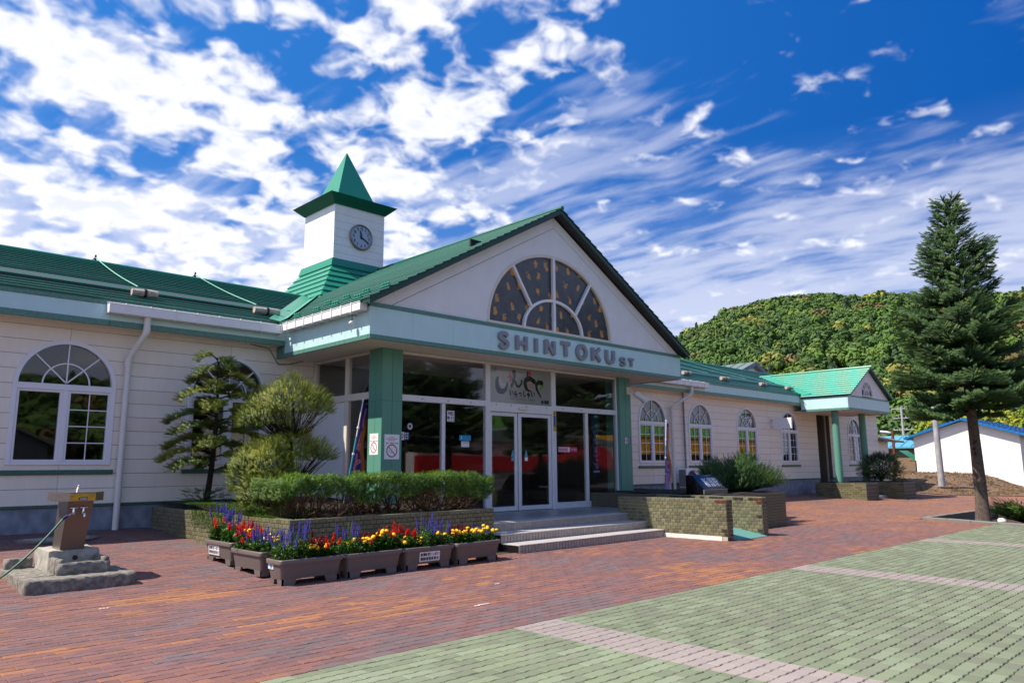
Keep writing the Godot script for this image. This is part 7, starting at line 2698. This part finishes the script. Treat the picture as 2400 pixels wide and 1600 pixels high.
func build_spruce(t: Node3D, H: float, first: float, wide: float, sd: int, dense := 1.0):
	var r := RandomNumberGenerator.new()
	r.seed = sd
	var s := surf(true)
	var pts := []
	var rad := []
	for i in 15:
		var f := i / 14.0
		pts.append(Vector3(0.06 * sin(f * 5.0) * (1.0 - f), f * H * 0.985, 0.05 * sin(f * 4.0 + 1.0) * (1.0 - f)))
		rad.append((0.158 * pow(1.0 - f, 0.85) + 0.012) * (1.0 + (0.35 if i == 0 else 0.0)))
	tube(s, pts, rad, 14)
	obj("trunk", s, M.bark, t)
	var shoot := spray_mesh(0.20, 9, 0.058, 0.015, 0.85, 5)
	var xs := []
	var cs := []
	var limbs := surf(true)
	var y := first
	var turn := 0.0
	while y < H - 0.25:
		var f := (y - first) / (H - first)
		var reach := wide * (0.09 + 0.91 * pow(1.0 - f, 0.92)) * (0.90 + 0.14 * sin(y * 3.7))
		if f < 0.10: reach *= 0.80
		var nb := 8 if f < 0.85 else 6
		for b in nb:
			turn += TAU / nb + r.randf_range(-0.25, 0.25)
			var l := reach * r.randf_range(0.66, 1.14)
			if r.randf() < 0.06: continue
			var rise := lerpf(-0.06, 0.85, f * f * 0.5 + f * 0.5) + r.randf_range(-0.08, 0.08)
			var flat := Vector3(cos(turn), 0, sin(turn))
			var o := Vector3(0, y + r.randf_range(-0.10, 0.10), 0)
			var at := func(u: float) -> Vector3: return o + flat * l * u + Vector3(0, l * (rise * u - 0.30 * u * (1.0 - u) + 0.10 * u * u * u), 0)
			tube(limbs, [at.call(0.0), at.call(0.35), at.call(0.7), at.call(1.0)], [0.030 * (1.0 - f) + 0.010, 0.018 * (1.0 - f) + 0.007, 0.009, 0.004], 5, false)
			var side := Vector3(-flat.z, 0, flat.x)
			var n := int(maxf(7.0, l * 15.0 * dense))
			for k in n:
				var u := 0.16 + 0.86 * (k + r.randf()) / n
				var p: Vector3 = at.call(minf(u, 1.0))
				var half := l * 0.40 * sin(clampf(u, 0.0, 1.0) * PI * 0.78 + 0.30)
				for sg in [-1.0, 1.0]:
					var m := int(maxf(1.0, half / 0.075))
					for e in m:
						var v := (e + r.randf()) / m
						var q: Vector3 = p + side * sg * half * v + flat * half * v * 0.55 + Vector3(0, -0.10 * half * v + r.randf_range(-0.03, 0.03), 0)
						var d: Vector3 = (side * sg * 0.75 + flat * 0.75 + Vector3(0, r.randf_range(-0.05, 0.65), 0))
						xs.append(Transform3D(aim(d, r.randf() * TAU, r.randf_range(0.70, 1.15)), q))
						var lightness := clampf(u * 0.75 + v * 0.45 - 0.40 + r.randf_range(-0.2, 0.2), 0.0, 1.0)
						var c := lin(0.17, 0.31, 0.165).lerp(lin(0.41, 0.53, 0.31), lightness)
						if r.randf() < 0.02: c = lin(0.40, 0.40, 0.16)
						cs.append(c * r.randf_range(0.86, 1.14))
				if r.randf() < 0.75:
					xs.append(Transform3D(aim(flat * 0.8 + Vector3(0, 0.75, 0) + side * r.randf_range(-0.5, 0.5), r.randf() * TAU, r.randf_range(0.7, 1.1)), p + Vector3(0, 0.02, 0)))
					cs.append(lin(0.26, 0.40, 0.20) * r.randf_range(0.85, 1.15))
		y += lerpf(0.40, 0.20, f)
	# the leader
	for k in 16:
		var yy := H - 0.65 + 0.50 * k / 16.0
		var a := k * 2.4
		xs.append(Transform3D(aim(Vector3(cos(a), 1.1, sin(a)), r.randf() * TAU, 0.9), Vector3(0, yy, 0)))
		cs.append(lin(0.26, 0.38, 0.20))
	# dead stubs low on the trunk
	for q in [[2.15, 2.9, 0.36, 0.05], [2.02, 2.8, 0.32, -0.02], [2.32, 2.75, 0.22, 0.02], [2.06, -0.4, 0.32, 0.10]]:
		var stub := surf(true)
		var d := Vector3(cos(q[1]), 0.0, sin(q[1]))
		tube(stub, [Vector3(0, q[0], 0), d * q[2] * 0.6 + Vector3(0, q[0] - 0.02, 0), d * q[2] + Vector3(0, q[0] + q[3], 0)], [0.026, 0.018, 0.010], 6)
		for e in 5:
			var o: Vector3 = d * q[2] * r.randf_range(0.5, 1.0) + Vector3(0, q[0], 0)
			tube(stub, [o, o + Vector3(r.randf_range(-0.1, 0.1), r.randf_range(0.0, 0.1), r.randf_range(-0.1, 0.1))], [0.010, 0.004], 4)
		obj("dead_branch", stub, M.bark_dark, t)
	obj("limbs", limbs, M.bark_dark, t)
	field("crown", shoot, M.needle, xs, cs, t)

func make_spruce():
	var t := thing("spruce_tree", "tall blue-green spruce with a bare lower trunk in the kerbed bed", "tree", Vector3(23.1, -0.32, -5.86))
	build_spruce(t, 9.25, 3.25, 1.98, 21)

func make_juniper():
	var t := thing("low_juniper", "low spreading green juniper at the foot of the tall spruce", "bush", Vector3(24.6, -0.25, -5.0))
	var xs := []
	var cs := []
	var limbs := surf(true)
	var big := spray_mesh(0.22, 12, 0.030, 0.012, 0.7, 3)
	for k in 70:
		var a := rng.randf() * TAU
		var l := rng.randf_range(0.5, 1.35)
		var flat := Vector3(cos(a) * 1.15, 0, sin(a) * 0.9)
		var h := rng.randf_range(0.25, 0.62)
		tube(limbs, [Vector3(0, 0.05, 0), flat * l * 0.5 + Vector3(0, h * 0.6, 0), flat * l + Vector3(0, h, 0)], [0.03, 0.015, 0.005], 5, false)
		for e in 26:
			var u := rng.randf_range(0.3, 1.05)
			var p := flat * l * u + Vector3(rng.randf_range(-0.1, 0.1), h * (0.3 + 0.7 * u) + rng.randf_range(-0.04, 0.07), rng.randf_range(-0.1, 0.1))
			xs.append(Transform3D(aim(flat + Vector3(0, 0.55, 0) + rnd_dir() * 0.6, rng.randf() * TAU, rng.randf_range(0.7, 1.2)), p))
			cs.append(jit(lin(0.20, 0.38, 0.10).lerp(lin(0.42, 0.54, 0.14), rng.randf()), 0.12))
	obj("limbs", limbs, M.bark_dark, t)
	field("foliage", big, M.needle, xs, cs, t)
	var s := surf()
	for k in 2600:
		var x := rng.randf_range(22.4, 26.5)
		var z := rng.randf_range(-6.8, -2.5)
		var d := rnd_dir()
		d.y = absf(d.y) + 0.5
		leaf_blade(s, Vector3(x, -0.32, z), d.normalized(), rng.randf_range(0.03, 0.08), 0.014)
	tag(obj("bed_grass", s, M.moss), "short grass growing in the kerbed bed below the spruce", "grass", "", "stuff")
	var st := thing("white_stone", "small white stone beside the foot of the spruce trunk", "stone", Vector3(23.35, -0.05, -5.45))
	var b := surf(true)
	lathe(b, [Vector2(0.0, -0.08), Vector2(0.11, -0.05), Vector2(0.13, 0.0), Vector2(0.09, 0.06), Vector2(0.0, 0.08)], 8, Transform3D(), 0.12)
	obj("rock", b, M.paint_white, st)

func make_litter():
	# dry needles and straw blown over the far part of the pavement
	var s := surf()
	for k in 5200:
		var x := 16.0 + 24.0 * sqrt(rng.randf())
		var z := -6.0 - 8.5 * rng.randf()
		if in_bed(x, z, 0.1): continue
		var a := rng.randf() * TAU
		var l := rng.randf_range(0.03, 0.09)
		var d := Vector3(cos(a), 0, sin(a)) * l
		var w := Vector3(-sin(a), 0, cos(a)) * 0.006
		var p := Vector3(x, ground_y(x, z) + 0.005 + rng.randf() * 0.006, z)
		quad(s, p - w, p + w, p + d + w, p + d - w)
	var m := mat("straw", Color(0.72, 0.56, 0.34), 0.9)
	tag(obj("dry_needle_litter", s, m), "dry straw and needles strewn over the far bricks", "litter", "", "stuff")

# ---------------------------------------------------------------- distance
func crest(az: float) -> float:
	var pts := [[20.0, 2.0], [40.0, 4.0], [50.0, 7.2], [56.2, 9.3], [58.7, 10.5], [61.7, 11.65], [64.0, 12.0], [66.0, 12.05], [70.0, 11.7], [74.0, 11.4], [79.0, 10.9], [86.0, 10.6], [96.0, 6.0], [104.0, 1.2], [126.0, 1.2], [140.0, 4.0], [160.0, 5.6], [175.0, 6.0], [200.0, 5.0], [240.0, 3.0], [380.0, 2.0]]
	for i in pts.size() - 1:
		if az <= pts[i + 1][0]:
			return lerpf(pts[i][1], pts[i + 1][1], smoothstep(0.0, 1.0, (az - pts[i][0]) / (pts[i + 1][0] - pts[i][0])))
	return 2.0

var hill_noise := FastNoiseLite.new()

func hill_y(az: float, r: float) -> float:
	var rc := 430.0
	var e := crest(az)
	var top := rc * tan(deg_to_rad(maxf(e - 0.85, 0.0)))
	var t := clampf((r - 165.0) / (rc - 165.0), 0.0, 1.0)
	var y := top * (0.35 * t + 0.65 * smoothstep(0.0, 1.0, t))
	if r > rc: y = top * (1.0 - 0.5 * (r - rc) / 250.0)
	var p := Vector2(sin(deg_to_rad(az)), cos(deg_to_rad(az))) * r
	return y + 7.0 * t * (1.0 - 0.6 * t) * hill_noise.get_noise_2d(p.x, p.y) - 0.5

func hill_at(az: float, r: float) -> Vector3:
	return Vector3(sin(deg_to_rad(az)) * r, hill_y(az, r), -cos(deg_to_rad(az)) * r)

func crown_mesh(sd: int, cone := false) -> ArrayMesh:
	# a leafy head: many small leaf sprays through an uneven volume, round a darker heart
	var r := RandomNumberGenerator.new()
	r.seed = sd
	var s := surf()
	var heads := []
	var lobes := []
	for i in 8:
		var a := r.randf() * TAU
		lobes.append([Vector3(cos(a) * r.randf_range(0.2, 0.62), r.randf_range(0.05, 0.75), sin(a) * r.randf_range(0.2, 0.62)), r.randf_range(0.34, 0.52)])
	for i in 230:
		var p: Vector3
		var d := Vector3(r.randf_range(-1, 1), r.randf_range(-0.6, 1), r.randf_range(-1, 1)).normalized()
		if cone:
			var h := pow(r.randf(), 1.4)
			var a := r.randf() * TAU
			var rr := 0.62 * (1.0 - h) * r.randf_range(0.75, 1.1) + 0.03
			p = Vector3(cos(a) * rr, h * 2.3 - 0.5, sin(a) * rr)
			d = Vector3(cos(a), 0.3, sin(a))
		else:
			var lb: Array = lobes[i % 8]
			p = lb[0] + d * lb[1] * r.randf_range(0.82, 1.06)
		var n := (d + Vector3(r.randf_range(-0.5, 0.5), r.randf_range(-0.1, 0.7), r.randf_range(-0.5, 0.5))).normalized()
		var u := n.cross(Vector3(0.3, 1.0, 0.2)).normalized()
		var v := n.cross(u)
		var k := r.randf_range(0.10, 0.20)
		var an := r.randf() * TAU
		var e1 := (u * cos(an) + v * sin(an)) * k
		var e2 := (v * cos(an) - u * sin(an)) * k * 0.7
		var c := [p - e1, p - e2 + n * k * 0.2, p + e1, p + e2 + n * k * 0.2]
		if (c[1] - c[0]).cross(c[2] - c[0]).dot(n) < 0.0: c.reverse()
		var soft := (d * 0.7 + n * 0.5 + Vector3(0, 0.15, 0)).normalized()
		for e in [0, 2, 1, 0, 3, 2]:
			heads.append([c[e], soft])
	if cone:
		lathe(s, [Vector2(0.50, -0.5), Vector2(0.36, 0.3), Vector2(0.18, 1.1), Vector2(0.02, 1.7)], 7)
	else:
		for lb in lobes:
			lathe(s, [Vector2(0.0, -0.80), Vector2(0.6, -0.45), Vector2(0.82, 0.0), Vector2(0.6, 0.5), Vector2(0.0, 0.80)], 7, Transform3D(Basis().scaled(Vector3.ONE * lb[1]), lb[0]), 0.1)
	var am := done(s)
	var q := SurfaceTool.new()
	q.begin(Mesh.PRIMITIVE_TRIANGLES)
	for h in heads:
		q.set_normal(h[1])
		q.add_vertex(h[0])
	q.append_from(am, 0, Transform3D.IDENTITY)
	return q.commit()

func make_distance():
	hill_noise.seed = 12
	hill_noise.frequency = 0.012
	hill_noise.fractal_octaves = 3
	var s := surf(true)
	var azs := steps_of([[30.0, 205.0, 2.0]])
	var rs := [165.0, 200.0, 240.0, 280.0, 320.0, 360.0, 400.0, 430.0, 470.0, 560.0, 680.0]
	for i in azs.size() - 1:
		for j in rs.size() - 1:
			quad(s, hill_at(azs[i], rs[j]), hill_at(azs[i + 1], rs[j]), hill_at(azs[i + 1], rs[j + 1]), hill_at(azs[i], rs[j + 1]))
	tag(obj("hill", s, M.hill_soil), "", "", "", "structure")
	# the wood on it
	var patch := FastNoiseLite.new()
	patch.seed = 4; patch.frequency = 0.016; patch.fractal_octaves = 3
	var kinds := [crown_mesh(1), crown_mesh(2), crown_mesh(3), crown_mesh(4, true)]
	var xs := [[], [], [], []]
	var cs := [[], [], [], []]
	var pal := [lin(0.25, 0.37, 0.12), lin(0.29, 0.41, 0.125), lin(0.225, 0.345, 0.12), lin(0.33, 0.43, 0.13), lin(0.28, 0.36, 0.14)]
	for zone in [[44.0, 96.0, 4.9], [134.0, 195.0, 9.5]]:
		var r := 172.0
		while r < 446.0:
			var step_deg: float = rad_to_deg(zone[2] / r)
			var az: float = zone[0]
			while az < zone[1]:
				var a := az + rng.randf_range(-0.5, 0.5) * step_deg
				var rr: float = r + rng.randf_range(-0.5, 0.5) * zone[2]
				var p := hill_at(a, rr)
				var pn := patch.get_noise_2d(p.x, p.z)
				var pn2 := patch.get_noise_2d(p.x * 2.3 + 500.0, p.z * 2.3)
				var k := rng.randi() % 3
				var c: Color = pal[clampi(int(2.0 + pn * 4.0 + rng.randf_range(-1.2, 1.2)), 0, 4)]
				if pn2 > 0.30 and rr < 385.0 and rng.randf() < 0.7:
					k = 3
					c = lin(0.16, 0.28, 0.13)
				elif pn2 < -0.40 and rng.randf() < 0.4: c = lin(0.40, 0.36, 0.19)
				elif rng.randf() < 0.012: c = lin(0.58, 0.58, 0.12)
				elif rng.randf() < 0.05: c = lin(0.46, 0.47, 0.20)
				var sz: float = rng.randf_range(3.6, 5.4) * (1.0 if zone[2] < 6.0 else 1.7)
				if k == 3: sz *= 0.8
				xs[k].append(Transform3D(Basis(Vector3.UP, rng.randf() * TAU).scaled_local(Vector3(sz, sz * rng.randf_range(0.85, 1.15), sz)), p + Vector3(0, sz * 0.45, 0)))
				cs[k].append(jit(c, 0.16))
				az += step_deg
			r += zone[2] * 0.92
	var wood := Node3D.new()
	wood.name = "hillside_wood"
	add_child(wood)
	tag(wood, "dense green wood with yellowing patches covering the whole hill", "wood", "", "stuff")
	for k in 4: field("tree_crowns", kinds[k], M.tree_mass, xs[k], cs[k], wood)
	make_shed(kinds)
	make_far_houses()
	make_poles()

func make_shed(kinds: Array):
	var t := thing("white_shed", "white shed with a bright blue roof behind the spruce trunk", "building", Vector3(55.0, 0, -14.45))
	var s := surf()
	var wall := PackedVector2Array([Vector2(-3.05, -1.2), Vector2(3.05, -1.2), Vector2(3.05, 3.25), Vector2(0.0, 4.18), Vector2(-3.05, 3.25)])
	prism(s, wall, -9.0, 0.0, Transform3D(Basis(Vector3.BACK, Vector3.UP, Vector3.LEFT), Vector3.ZERO))
	obj("wall", s, M.shed_white, t)
	for sg in [-1.0, 1.0]:
		s = surf()
		var a := Vector3(-0.42, 4.36, 0)
		var b := Vector3(-0.42, 3.19, sg * 3.55)
		var lx := Vector3(9.87, 0, 0)
		var th := Vector3(0, 0.13, 0)
		quad(s, a, b, b + lx, a + lx)
		quad(s, a - th, a + lx - th, b + lx - th, b - th)
		quad(s, a, a - th, b - th, b)
		quad(s, b, b - th, b + lx - th, b + lx)
		obj("roof", s, M.roof_blue, t)
		for i in 13:
			s = surf()
			var f := (i + 0.5) / 13.0
			var p := a.lerp(b, f)
			box(s, p + Vector3(-0.012, -0.02, -0.02), p + Vector3(9.86, 0.055, 0.02))
			obj("roof_rib", s, M.roof_blue, t)
		for i in 34:
			s = surf()
			var p := a.lerp(b, 0.20 + 0.24 * (i % 4)) + Vector3(0.35 + 0.29 * i, 0.0, 0.0)
			box(s, p + Vector3(-0.05, 0.0, -0.04), p + Vector3(0.05, 0.11, 0.04))
			obj("snow_guard", s, M.roof_blue, t)
	# overgrown trees behind the shed
	var spots := [[62.0, -17.2, 2.0, "yellow-green leafy tree behind the left end of the shed roof"], [64.5, -15.6, 1.9, "yellow-green leafy tree behind the middle of the shed roof"], [66.0, -13.5, 2.2, "leafy tree behind the shed ridge, just right of the spruce trunk"], [68.0, -19.6, 1.7, "small leafy tree left of the shed beside the utility pole"]]
	for i in spots.size():
		var q: Array = spots[i]
		var tr := thing("leafy_tree", q[3], "tree", Vector3(q[0], 0.2, q[1]), 0.0, "trees behind the shed")
		s = surf(true)
		tube(s, [Vector3.ZERO, Vector3(0.1, 2.2, 0), Vector3(0.0, 3.6, 0.1)], [0.16, 0.12, 0.05], 8)
		obj("trunk", s, M.bark_dark, tr)
		var xs := []
		var cs := []
		for k in 12:
			var d := rnd_dir()
			xs.append(Transform3D(Basis(Vector3.UP, rng.randf() * TAU).scaled_local(Vector3.ONE * q[2] * rng.randf_range(0.38, 0.58)), Vector3(0, 3.4, 0) + d * Vector3(1.0, 0.75, 1.0) * q[2] * 0.7))
			cs.append(jit(lin(0.36, 0.46, 0.10).lerp(lin(0.60, 0.58, 0.10), rng.randf() * 0.55), 0.12))
		field("crown", kinds[i % 3], M.tree_mass, xs, cs, tr)
	# dirt bank with dry grass between the paving and the shed
	s = surf()
	for k in 4200:
		var x := rng.randf_range(42.0, 54.8)
		var z := rng.randf_range(-19.0, -9.5)
		var d := rnd_dir()
		d.y = absf(d.y) * 0.6
		leaf_blade(s, Vector3(x, ground_y(x, z) - 0.02, z), d.normalized(), rng.randf_range(0.10, 0.26), 0.03)
	var m := mat("dry_grass", Color(0.60, 0.50, 0.35), 0.95, "blotch", Vector3(0.5, 0.5, 0.5))
	tag(obj("dry_grass", s, m), "dry brown grass on the dirt bank below the white shed", "grass", "", "stuff")
	var bank := grid_sheet("dirt_bank", steps_of([[41.5, 56.0, 0.5]]), steps_of([[-22.0, -8.0, 0.5]]), func(x, z): return ground_y(x, z) + 0.006 + 0.05 * sin(x * 2.0) * sin(z * 2.7) * smoothstep(42.0, 45.0, x), M.dirt)
	tag(bank, "", "", "", "structure")

func make_far_houses():
	# brown-roofed annex at the far end of the station
	var t := thing("brown_annex", "small annex with brown lean-to roof at the far right end of the station", "building", Vector3(42.45, 0, -15.3))
	var s := surf()
	box(s, Vector3(0.0, -0.3, -4.0), Vector3(1.45, 2.72, 0.0))
	obj("wall", s, M.siding_b, t)
	slab("roof", Vector3(-0.1, 2.72, 0.35), Vector3(3.0, 2.72, 0.35), Vector3(2.8, 3.25, -1.8), Vector3(-0.1, 3.25, -1.8), Vector3(0, 0.09, 0), M.roof_brown, t)
	for i in 6:
		s = surf()
		box(s, Vector3(-0.1 + i * 0.56, 2.71, 0.351), Vector3(-0.08 + i * 0.56, 2.74, 0.37))
		obj("roof_seam", s, M.roof_brown, t)
	# low light-blue roofed building farther on
	t = thing("blue_roofed_house", "low house with pale blue metal roof between the annex and the white shed", "building", Vector3(70.0, 0, -24.3))
	s = surf()
	box(s, Vector3(0.0, -0.5, -3.0), Vector3(6.0, 2.95, 2.6))
	obj("wall", s, M.roof_brown, t)
	slab("roof", Vector3(-0.5, 2.90, -3.4), Vector3(-0.5, 2.90, 3.0), Vector3(3.2, 4.0, 3.0), Vector3(3.2, 4.0, -3.4), Vector3(0, 0.12, 0), M.roof_skyblue, t)
	for i in 8:
		s = surf()
		var z := -3.2 + i * 0.85
		prism(s, PackedVector2Array([Vector2(-0.5, 2.90), Vector2(3.2, 4.0), Vector2(3.2, 4.06), Vector2(-0.5, 2.96)]), z, z + 0.05)
		obj("roof_seam", s, M.roof_skyblue, t)
	t = thing("green_tarpaulin", "green tarpaulin tent behind the round bush", "tarpaulin", Vector3(58.0, 0.4, -19.2))
	s = surf()
	for sg in [-1.0, 1.0]:
		quad(s, Vector3(-0.9, 2.0, 0), Vector3(0.9, 2.0, 0), Vector3(0.9, 1.2, sg * 1.1), Vector3(-0.9, 1.2, sg * 1.1))
	obj("sheet", s, M.tower_teal, t)
	s = surf()
	for x in [-0.85, 0.85]:
		for z in [-1.0, 1.0]: tube(s, [Vector3(x, -0.5, z), Vector3(x, 1.25, z)], 0.03, 6)
	obj("frame", s, M.steel, t)
	# grey gabled roof across the tracks
	t = thing("grey_gabled_building", "grey metal gabled roof rising behind the right wing ridge", "building", Vector3(51.9, 0, -27.0))
	s = surf()
	prism(s, PackedVector2Array([Vector2(-2.1, -0.5), Vector2(2.1, -0.5), Vector2(2.1, 8.15), Vector2(0.0, 8.92), Vector2(-2.1, 8.15)]), -8.0, -0.4)
	obj("wall", s, M.gable_white, t)
	for sg in [-1.0, 1.0]:
		s = surf()
		prism(s, PackedVector2Array([Vector2(0.0, 8.98), Vector2(sg * 2.5, 8.08), Vector2(sg * 2.5, 8.22), Vector2(0.0, 9.12)]), -8.6, 0.0)
		obj("roof", s, M.roof_grey, t)
		for i in 10:
			s = surf()
			prism(s, PackedVector2Array([Vector2(0.0, 9.12), Vector2(sg * 2.5, 8.22), Vector2(sg * 2.5, 8.27), Vector2(0.0, 9.17)]), -8.5 + i * 0.86, -8.45 + i * 0.86)
			obj("roof_seam", s, M.roof_grey, t)
	s = surf()
	for sg in [-1.0, 1.0]: bar(s, Vector2(sg * 2.45, 8.06), Vector2(0, 8.95), 0.22, -0.38, 0.02)
	obj("barge_board", s, M.foundation, t)

func make_poles():
	var t := thing("concrete_pole", "pale concrete pole on the dirt bank in front of the white shed", "pole", Vector3(44.6, 0.25, -13.0))
	var s := surf(true)
	tube(s, [Vector3.ZERO, Vector3(-0.02, 2.0, 0), Vector3(-0.04, 4.25, 0)], [0.17, 0.155, 0.14], 16)
	obj("shaft", s, M.pole_grey, t)
	t = thing("utility_pole", "grey utility pole with cross arms left of the shed", "utility pole", Vector3(76.0, 0.0, -25.0))
	s = surf(true)
	tube(s, [Vector3.ZERO, Vector3(0, 6.8, 0)], [0.16, 0.10], 10)
	obj("shaft", s, M.pole_grey, t)
	for y in [6.6, 5.7, 4.6]:
		s = surf()
		box(s, Vector3(-0.05, y, -0.9), Vector3(0.05, y + 0.09, 0.9))
		for z in [-0.8, -0.3, 0.35, 0.8]: tube(s, [Vector3(0, y + 0.09, z), Vector3(0, y + 0.24, z)], 0.05, 6)
		obj("cross_arm", s, M.pole_grey, t)
	for k in 3:
		var w := thing("overhead_wire", ["topmost overhead wire crossing in front of the hill", "middle overhead wire crossing in front of the hill", "lowest overhead wire crossing in front of the hill"][k], "wire", Vector3.ZERO, 0.0, "overhead wires")
		s = surf()
		var a := Vector3(76.0, 6.75 - 0.95 * k, -25.0)
		for b in [Vector3(52.0, 6.9 - 0.8 * k, -45.0), Vector3(92.0, 7.0 - 0.9 * k, -6.0)]:
			var pts := []
			for i in 9:
				var u := i / 8.0
				pts.append(a.lerp(b, u) - Vector3(0, 0.5 * sin(PI * u), 0))
			tube(s, pts, 0.022, 4, false)
		obj("line", s, M.wire, w)
	t = thing("yard_lamp", "white lamp on a rusty brown post above the annex roof", "lamp", Vector3(62.0, 0.6, -21.2))
	s = surf()
	box(s, Vector3(-0.08, 0.0, -0.08), Vector3(0.08, 3.45, 0.08))
	obj("post", s, M.rust, t)
	s = surf(true)
	tube(s, [Vector3(0, 3.25, -0.1), Vector3(-0.1, 3.30, -0.35), Vector3(-0.15, 3.36, -0.85)], [0.03, 0.09, 0.10], 8)
	obj("lamp_head", s, M.white_metal, t)
	# steel masts along the tracks
	for k in 4:
		t = thing("track_mast", ["pale steel lattice mast above the shed's left roof slope", "second pale steel mast above the shed's left roof slope, nearer the ridge", "pale steel mast right of the spruce trunk above the shed", "tall pale steel mast at the far right above the shed roof"][k], "mast", Vector3(80.0, 0.0, [-22.0, -19.6, -14.4, -9.2][k]), 0.0, "steel masts along the tracks")
		var h: float = [6.3, 6.6, 6.2, 8.6][k]
		for x in [-0.35, 0.35]:
			s = surf()
			box(s, Vector3(-0.05, 0, x - 0.05), Vector3(0.05, h, x + 0.05))
			obj("leg", s, M.pole_grey, t)
		for i in 9:
			s = surf()
			var y0 := h * i / 9.0
			tube(s, [Vector3(0, y0, -0.35 if i % 2 else 0.35), Vector3(0, y0 + h / 9.0, 0.35 if i % 2 else -0.35)], 0.03, 4)
			obj("brace", s, M.pole_grey, t)
	t = thing("fence_post", "thin weathered post standing at the left corner of the shed", "post", Vector3(53.5, 0.55, -17.0))
	s = surf()
	tube(s, [Vector3.ZERO, Vector3(0, 1.1, 0), Vector3(0, 1.1, -0.35)], 0.035, 6)
	obj("post", s, M.bark_dark, t)

# ---------------------------------------------------------------- across the street: what the glass mirrors
func gabled(t: Node3D, w: float, d: float, h: float, rise: float, wall: Material, roof: Material, over := 0.5):
	var s := surf()
	prism(s, PackedVector2Array([Vector2(-w / 2, -0.3), Vector2(w / 2, -0.3), Vector2(w / 2, h), Vector2(0, h + rise), Vector2(-w / 2, h)]), -d / 2, d / 2)
	obj("wall", s, wall, t)
	for sg in [-1.0, 1.0]:
		s = surf()
		var k := rise / (w / 2)
		prism(s, PackedVector2Array([Vector2(0, h + rise + 0.02), Vector2(sg * (w / 2 + over), h - over * k + 0.02), Vector2(sg * (w / 2 + over), h - over * k + 0.20), Vector2(0, h + rise + 0.20)]), -d / 2 - over, d / 2 + over)
		obj("roof", s, roof, t)

func make_across_the_plaza():
	var t := thing("red_shop", "white walled shop with red fascia and red gable mirrored in the entrance glass", "building", Vector3(40.0, 0, 13.5))
	var s := surf()
	box(s, Vector3(-11, -0.3, 0.3), Vector3(11, 3.2, 8.0))
	obj("wall", s, M.paint_white, t)
	s = surf()
	box(s, Vector3(-11, 1.15, -0.1), Vector3(11, 2.2, 0.3))
	obj("fascia", s, M.red_wall, t)
	s = surf()
	prism(s, PackedVector2Array([Vector2(2.5, 1.0), Vector2(8.0, 1.0), Vector2(8.0, 2.6), Vector2(4.6, 3.5), Vector2(2.5, 2.9)]), -0.6, -0.11)
	obj("red_gable", s, M.red_wall, t)
	s = surf()
	prism(s, PackedVector2Array([Vector2(-11.3, 3.2), Vector2(11.3, 3.2), Vector2(0, 4.4)]), -0.05, 8.2)
	obj("roof", s, M.roof_grey, t)
	t = thing("yellow_shop", "shop with yellow fascia and green roof mirrored in the right wing windows", "building", Vector3(74.0, 0, 21.0), 0.0)
	s = surf()
	box(s, Vector3(-26, -0.3, 0.0), Vector3(26, 3.0, 9.0))
	obj("wall", s, M.roof_grey, t)
	s = surf()
	box(s, Vector3(-27, 2.7, -1.6), Vector3(27, 4.7, 0.0))
	obj("fascia", s, M.shop_yellow, t)
	s = surf()
	prism(s, PackedVector2Array([Vector2(-1.7, 4.7), Vector2(9.0, 4.7), Vector2(4.0, 7.2)]), -27.0, 27.0, Transform3D(Basis(Vector3.BACK, Vector3.UP, Vector3.LEFT), Vector3.ZERO))
	obj("roof", s, M.shop_green, t)
	t = thing("white_house", "white house mirrored in the doors", "building", Vector3(21.0, 0, 24.0), 0.3)
	gabled(t, 7.5, 9.0, 4.2, 1.8, M.paint_white, M.roof_grey)
	t = thing("grey_house", "grey house mirrored in the left wing window", "building", Vector3(7.0, 0, 28.0), -0.2)
	gabled(t, 9.0, 8.0, 3.0, 2.0, M.foundation, M.roof_grey)
	var spots := [[24.3, 4.6, 9.5, "dark spruce mirrored in the glass left of the doors"], [20.5, 3.4, 10.0, "dark spruce mirrored in the doors"], [27.5, 0.5, 9.0, "dark spruce mirrored in the glass right of the doors"], [31.0, 4.5, 10.5, "dark spruce mirrored at the right end of the entrance glass"]]
	var first: Node3D
	for i in spots.size():
		var q: Array = spots[i]
		if i == 0:
			first = thing("spruce_tree", q[3], "tree", Vector3(q[0], 0, q[1]), 0.0, "spruces mirrored in the glass")
			build_spruce(first, q[2], 2.4, 2.4, 77, 0.62)
		else:
			var c: Node3D = first.duplicate()
			c.name = numbered("spruce_tree")
			add_child(c)
			c.position = Vector3(q[0], 0, q[1])
			c.rotation.y = i * 1.3
			tag(c, q[3])
	t = thing("street_lamp", "street lamp with green curved arm mirrored in the left window", "street lamp", Vector3(6.8, 0, 8.0))
	s = surf(true)
	tube(s, [Vector3.ZERO, Vector3(0, 4.0, 0)], [0.09, 0.07], 10)
	obj("post", s, M.pole_grey, t)
	s = surf(true)
	tube(s, [Vector3(0, 3.9, 0), Vector3(-0.2, 4.6, 0), Vector3(-0.7, 5.0, 0), Vector3(-1.4, 5.1, 0)], 0.045, 8)
	obj("arm", s, M.tower_teal, t)
	s = surf(true)
	tube(s, [Vector3(-1.3, 5.05, 0), Vector3(-1.75, 5.0, 0)], [0.10, 0.13], 10)
	obj("lamp_head", s, M.white_metal, t)
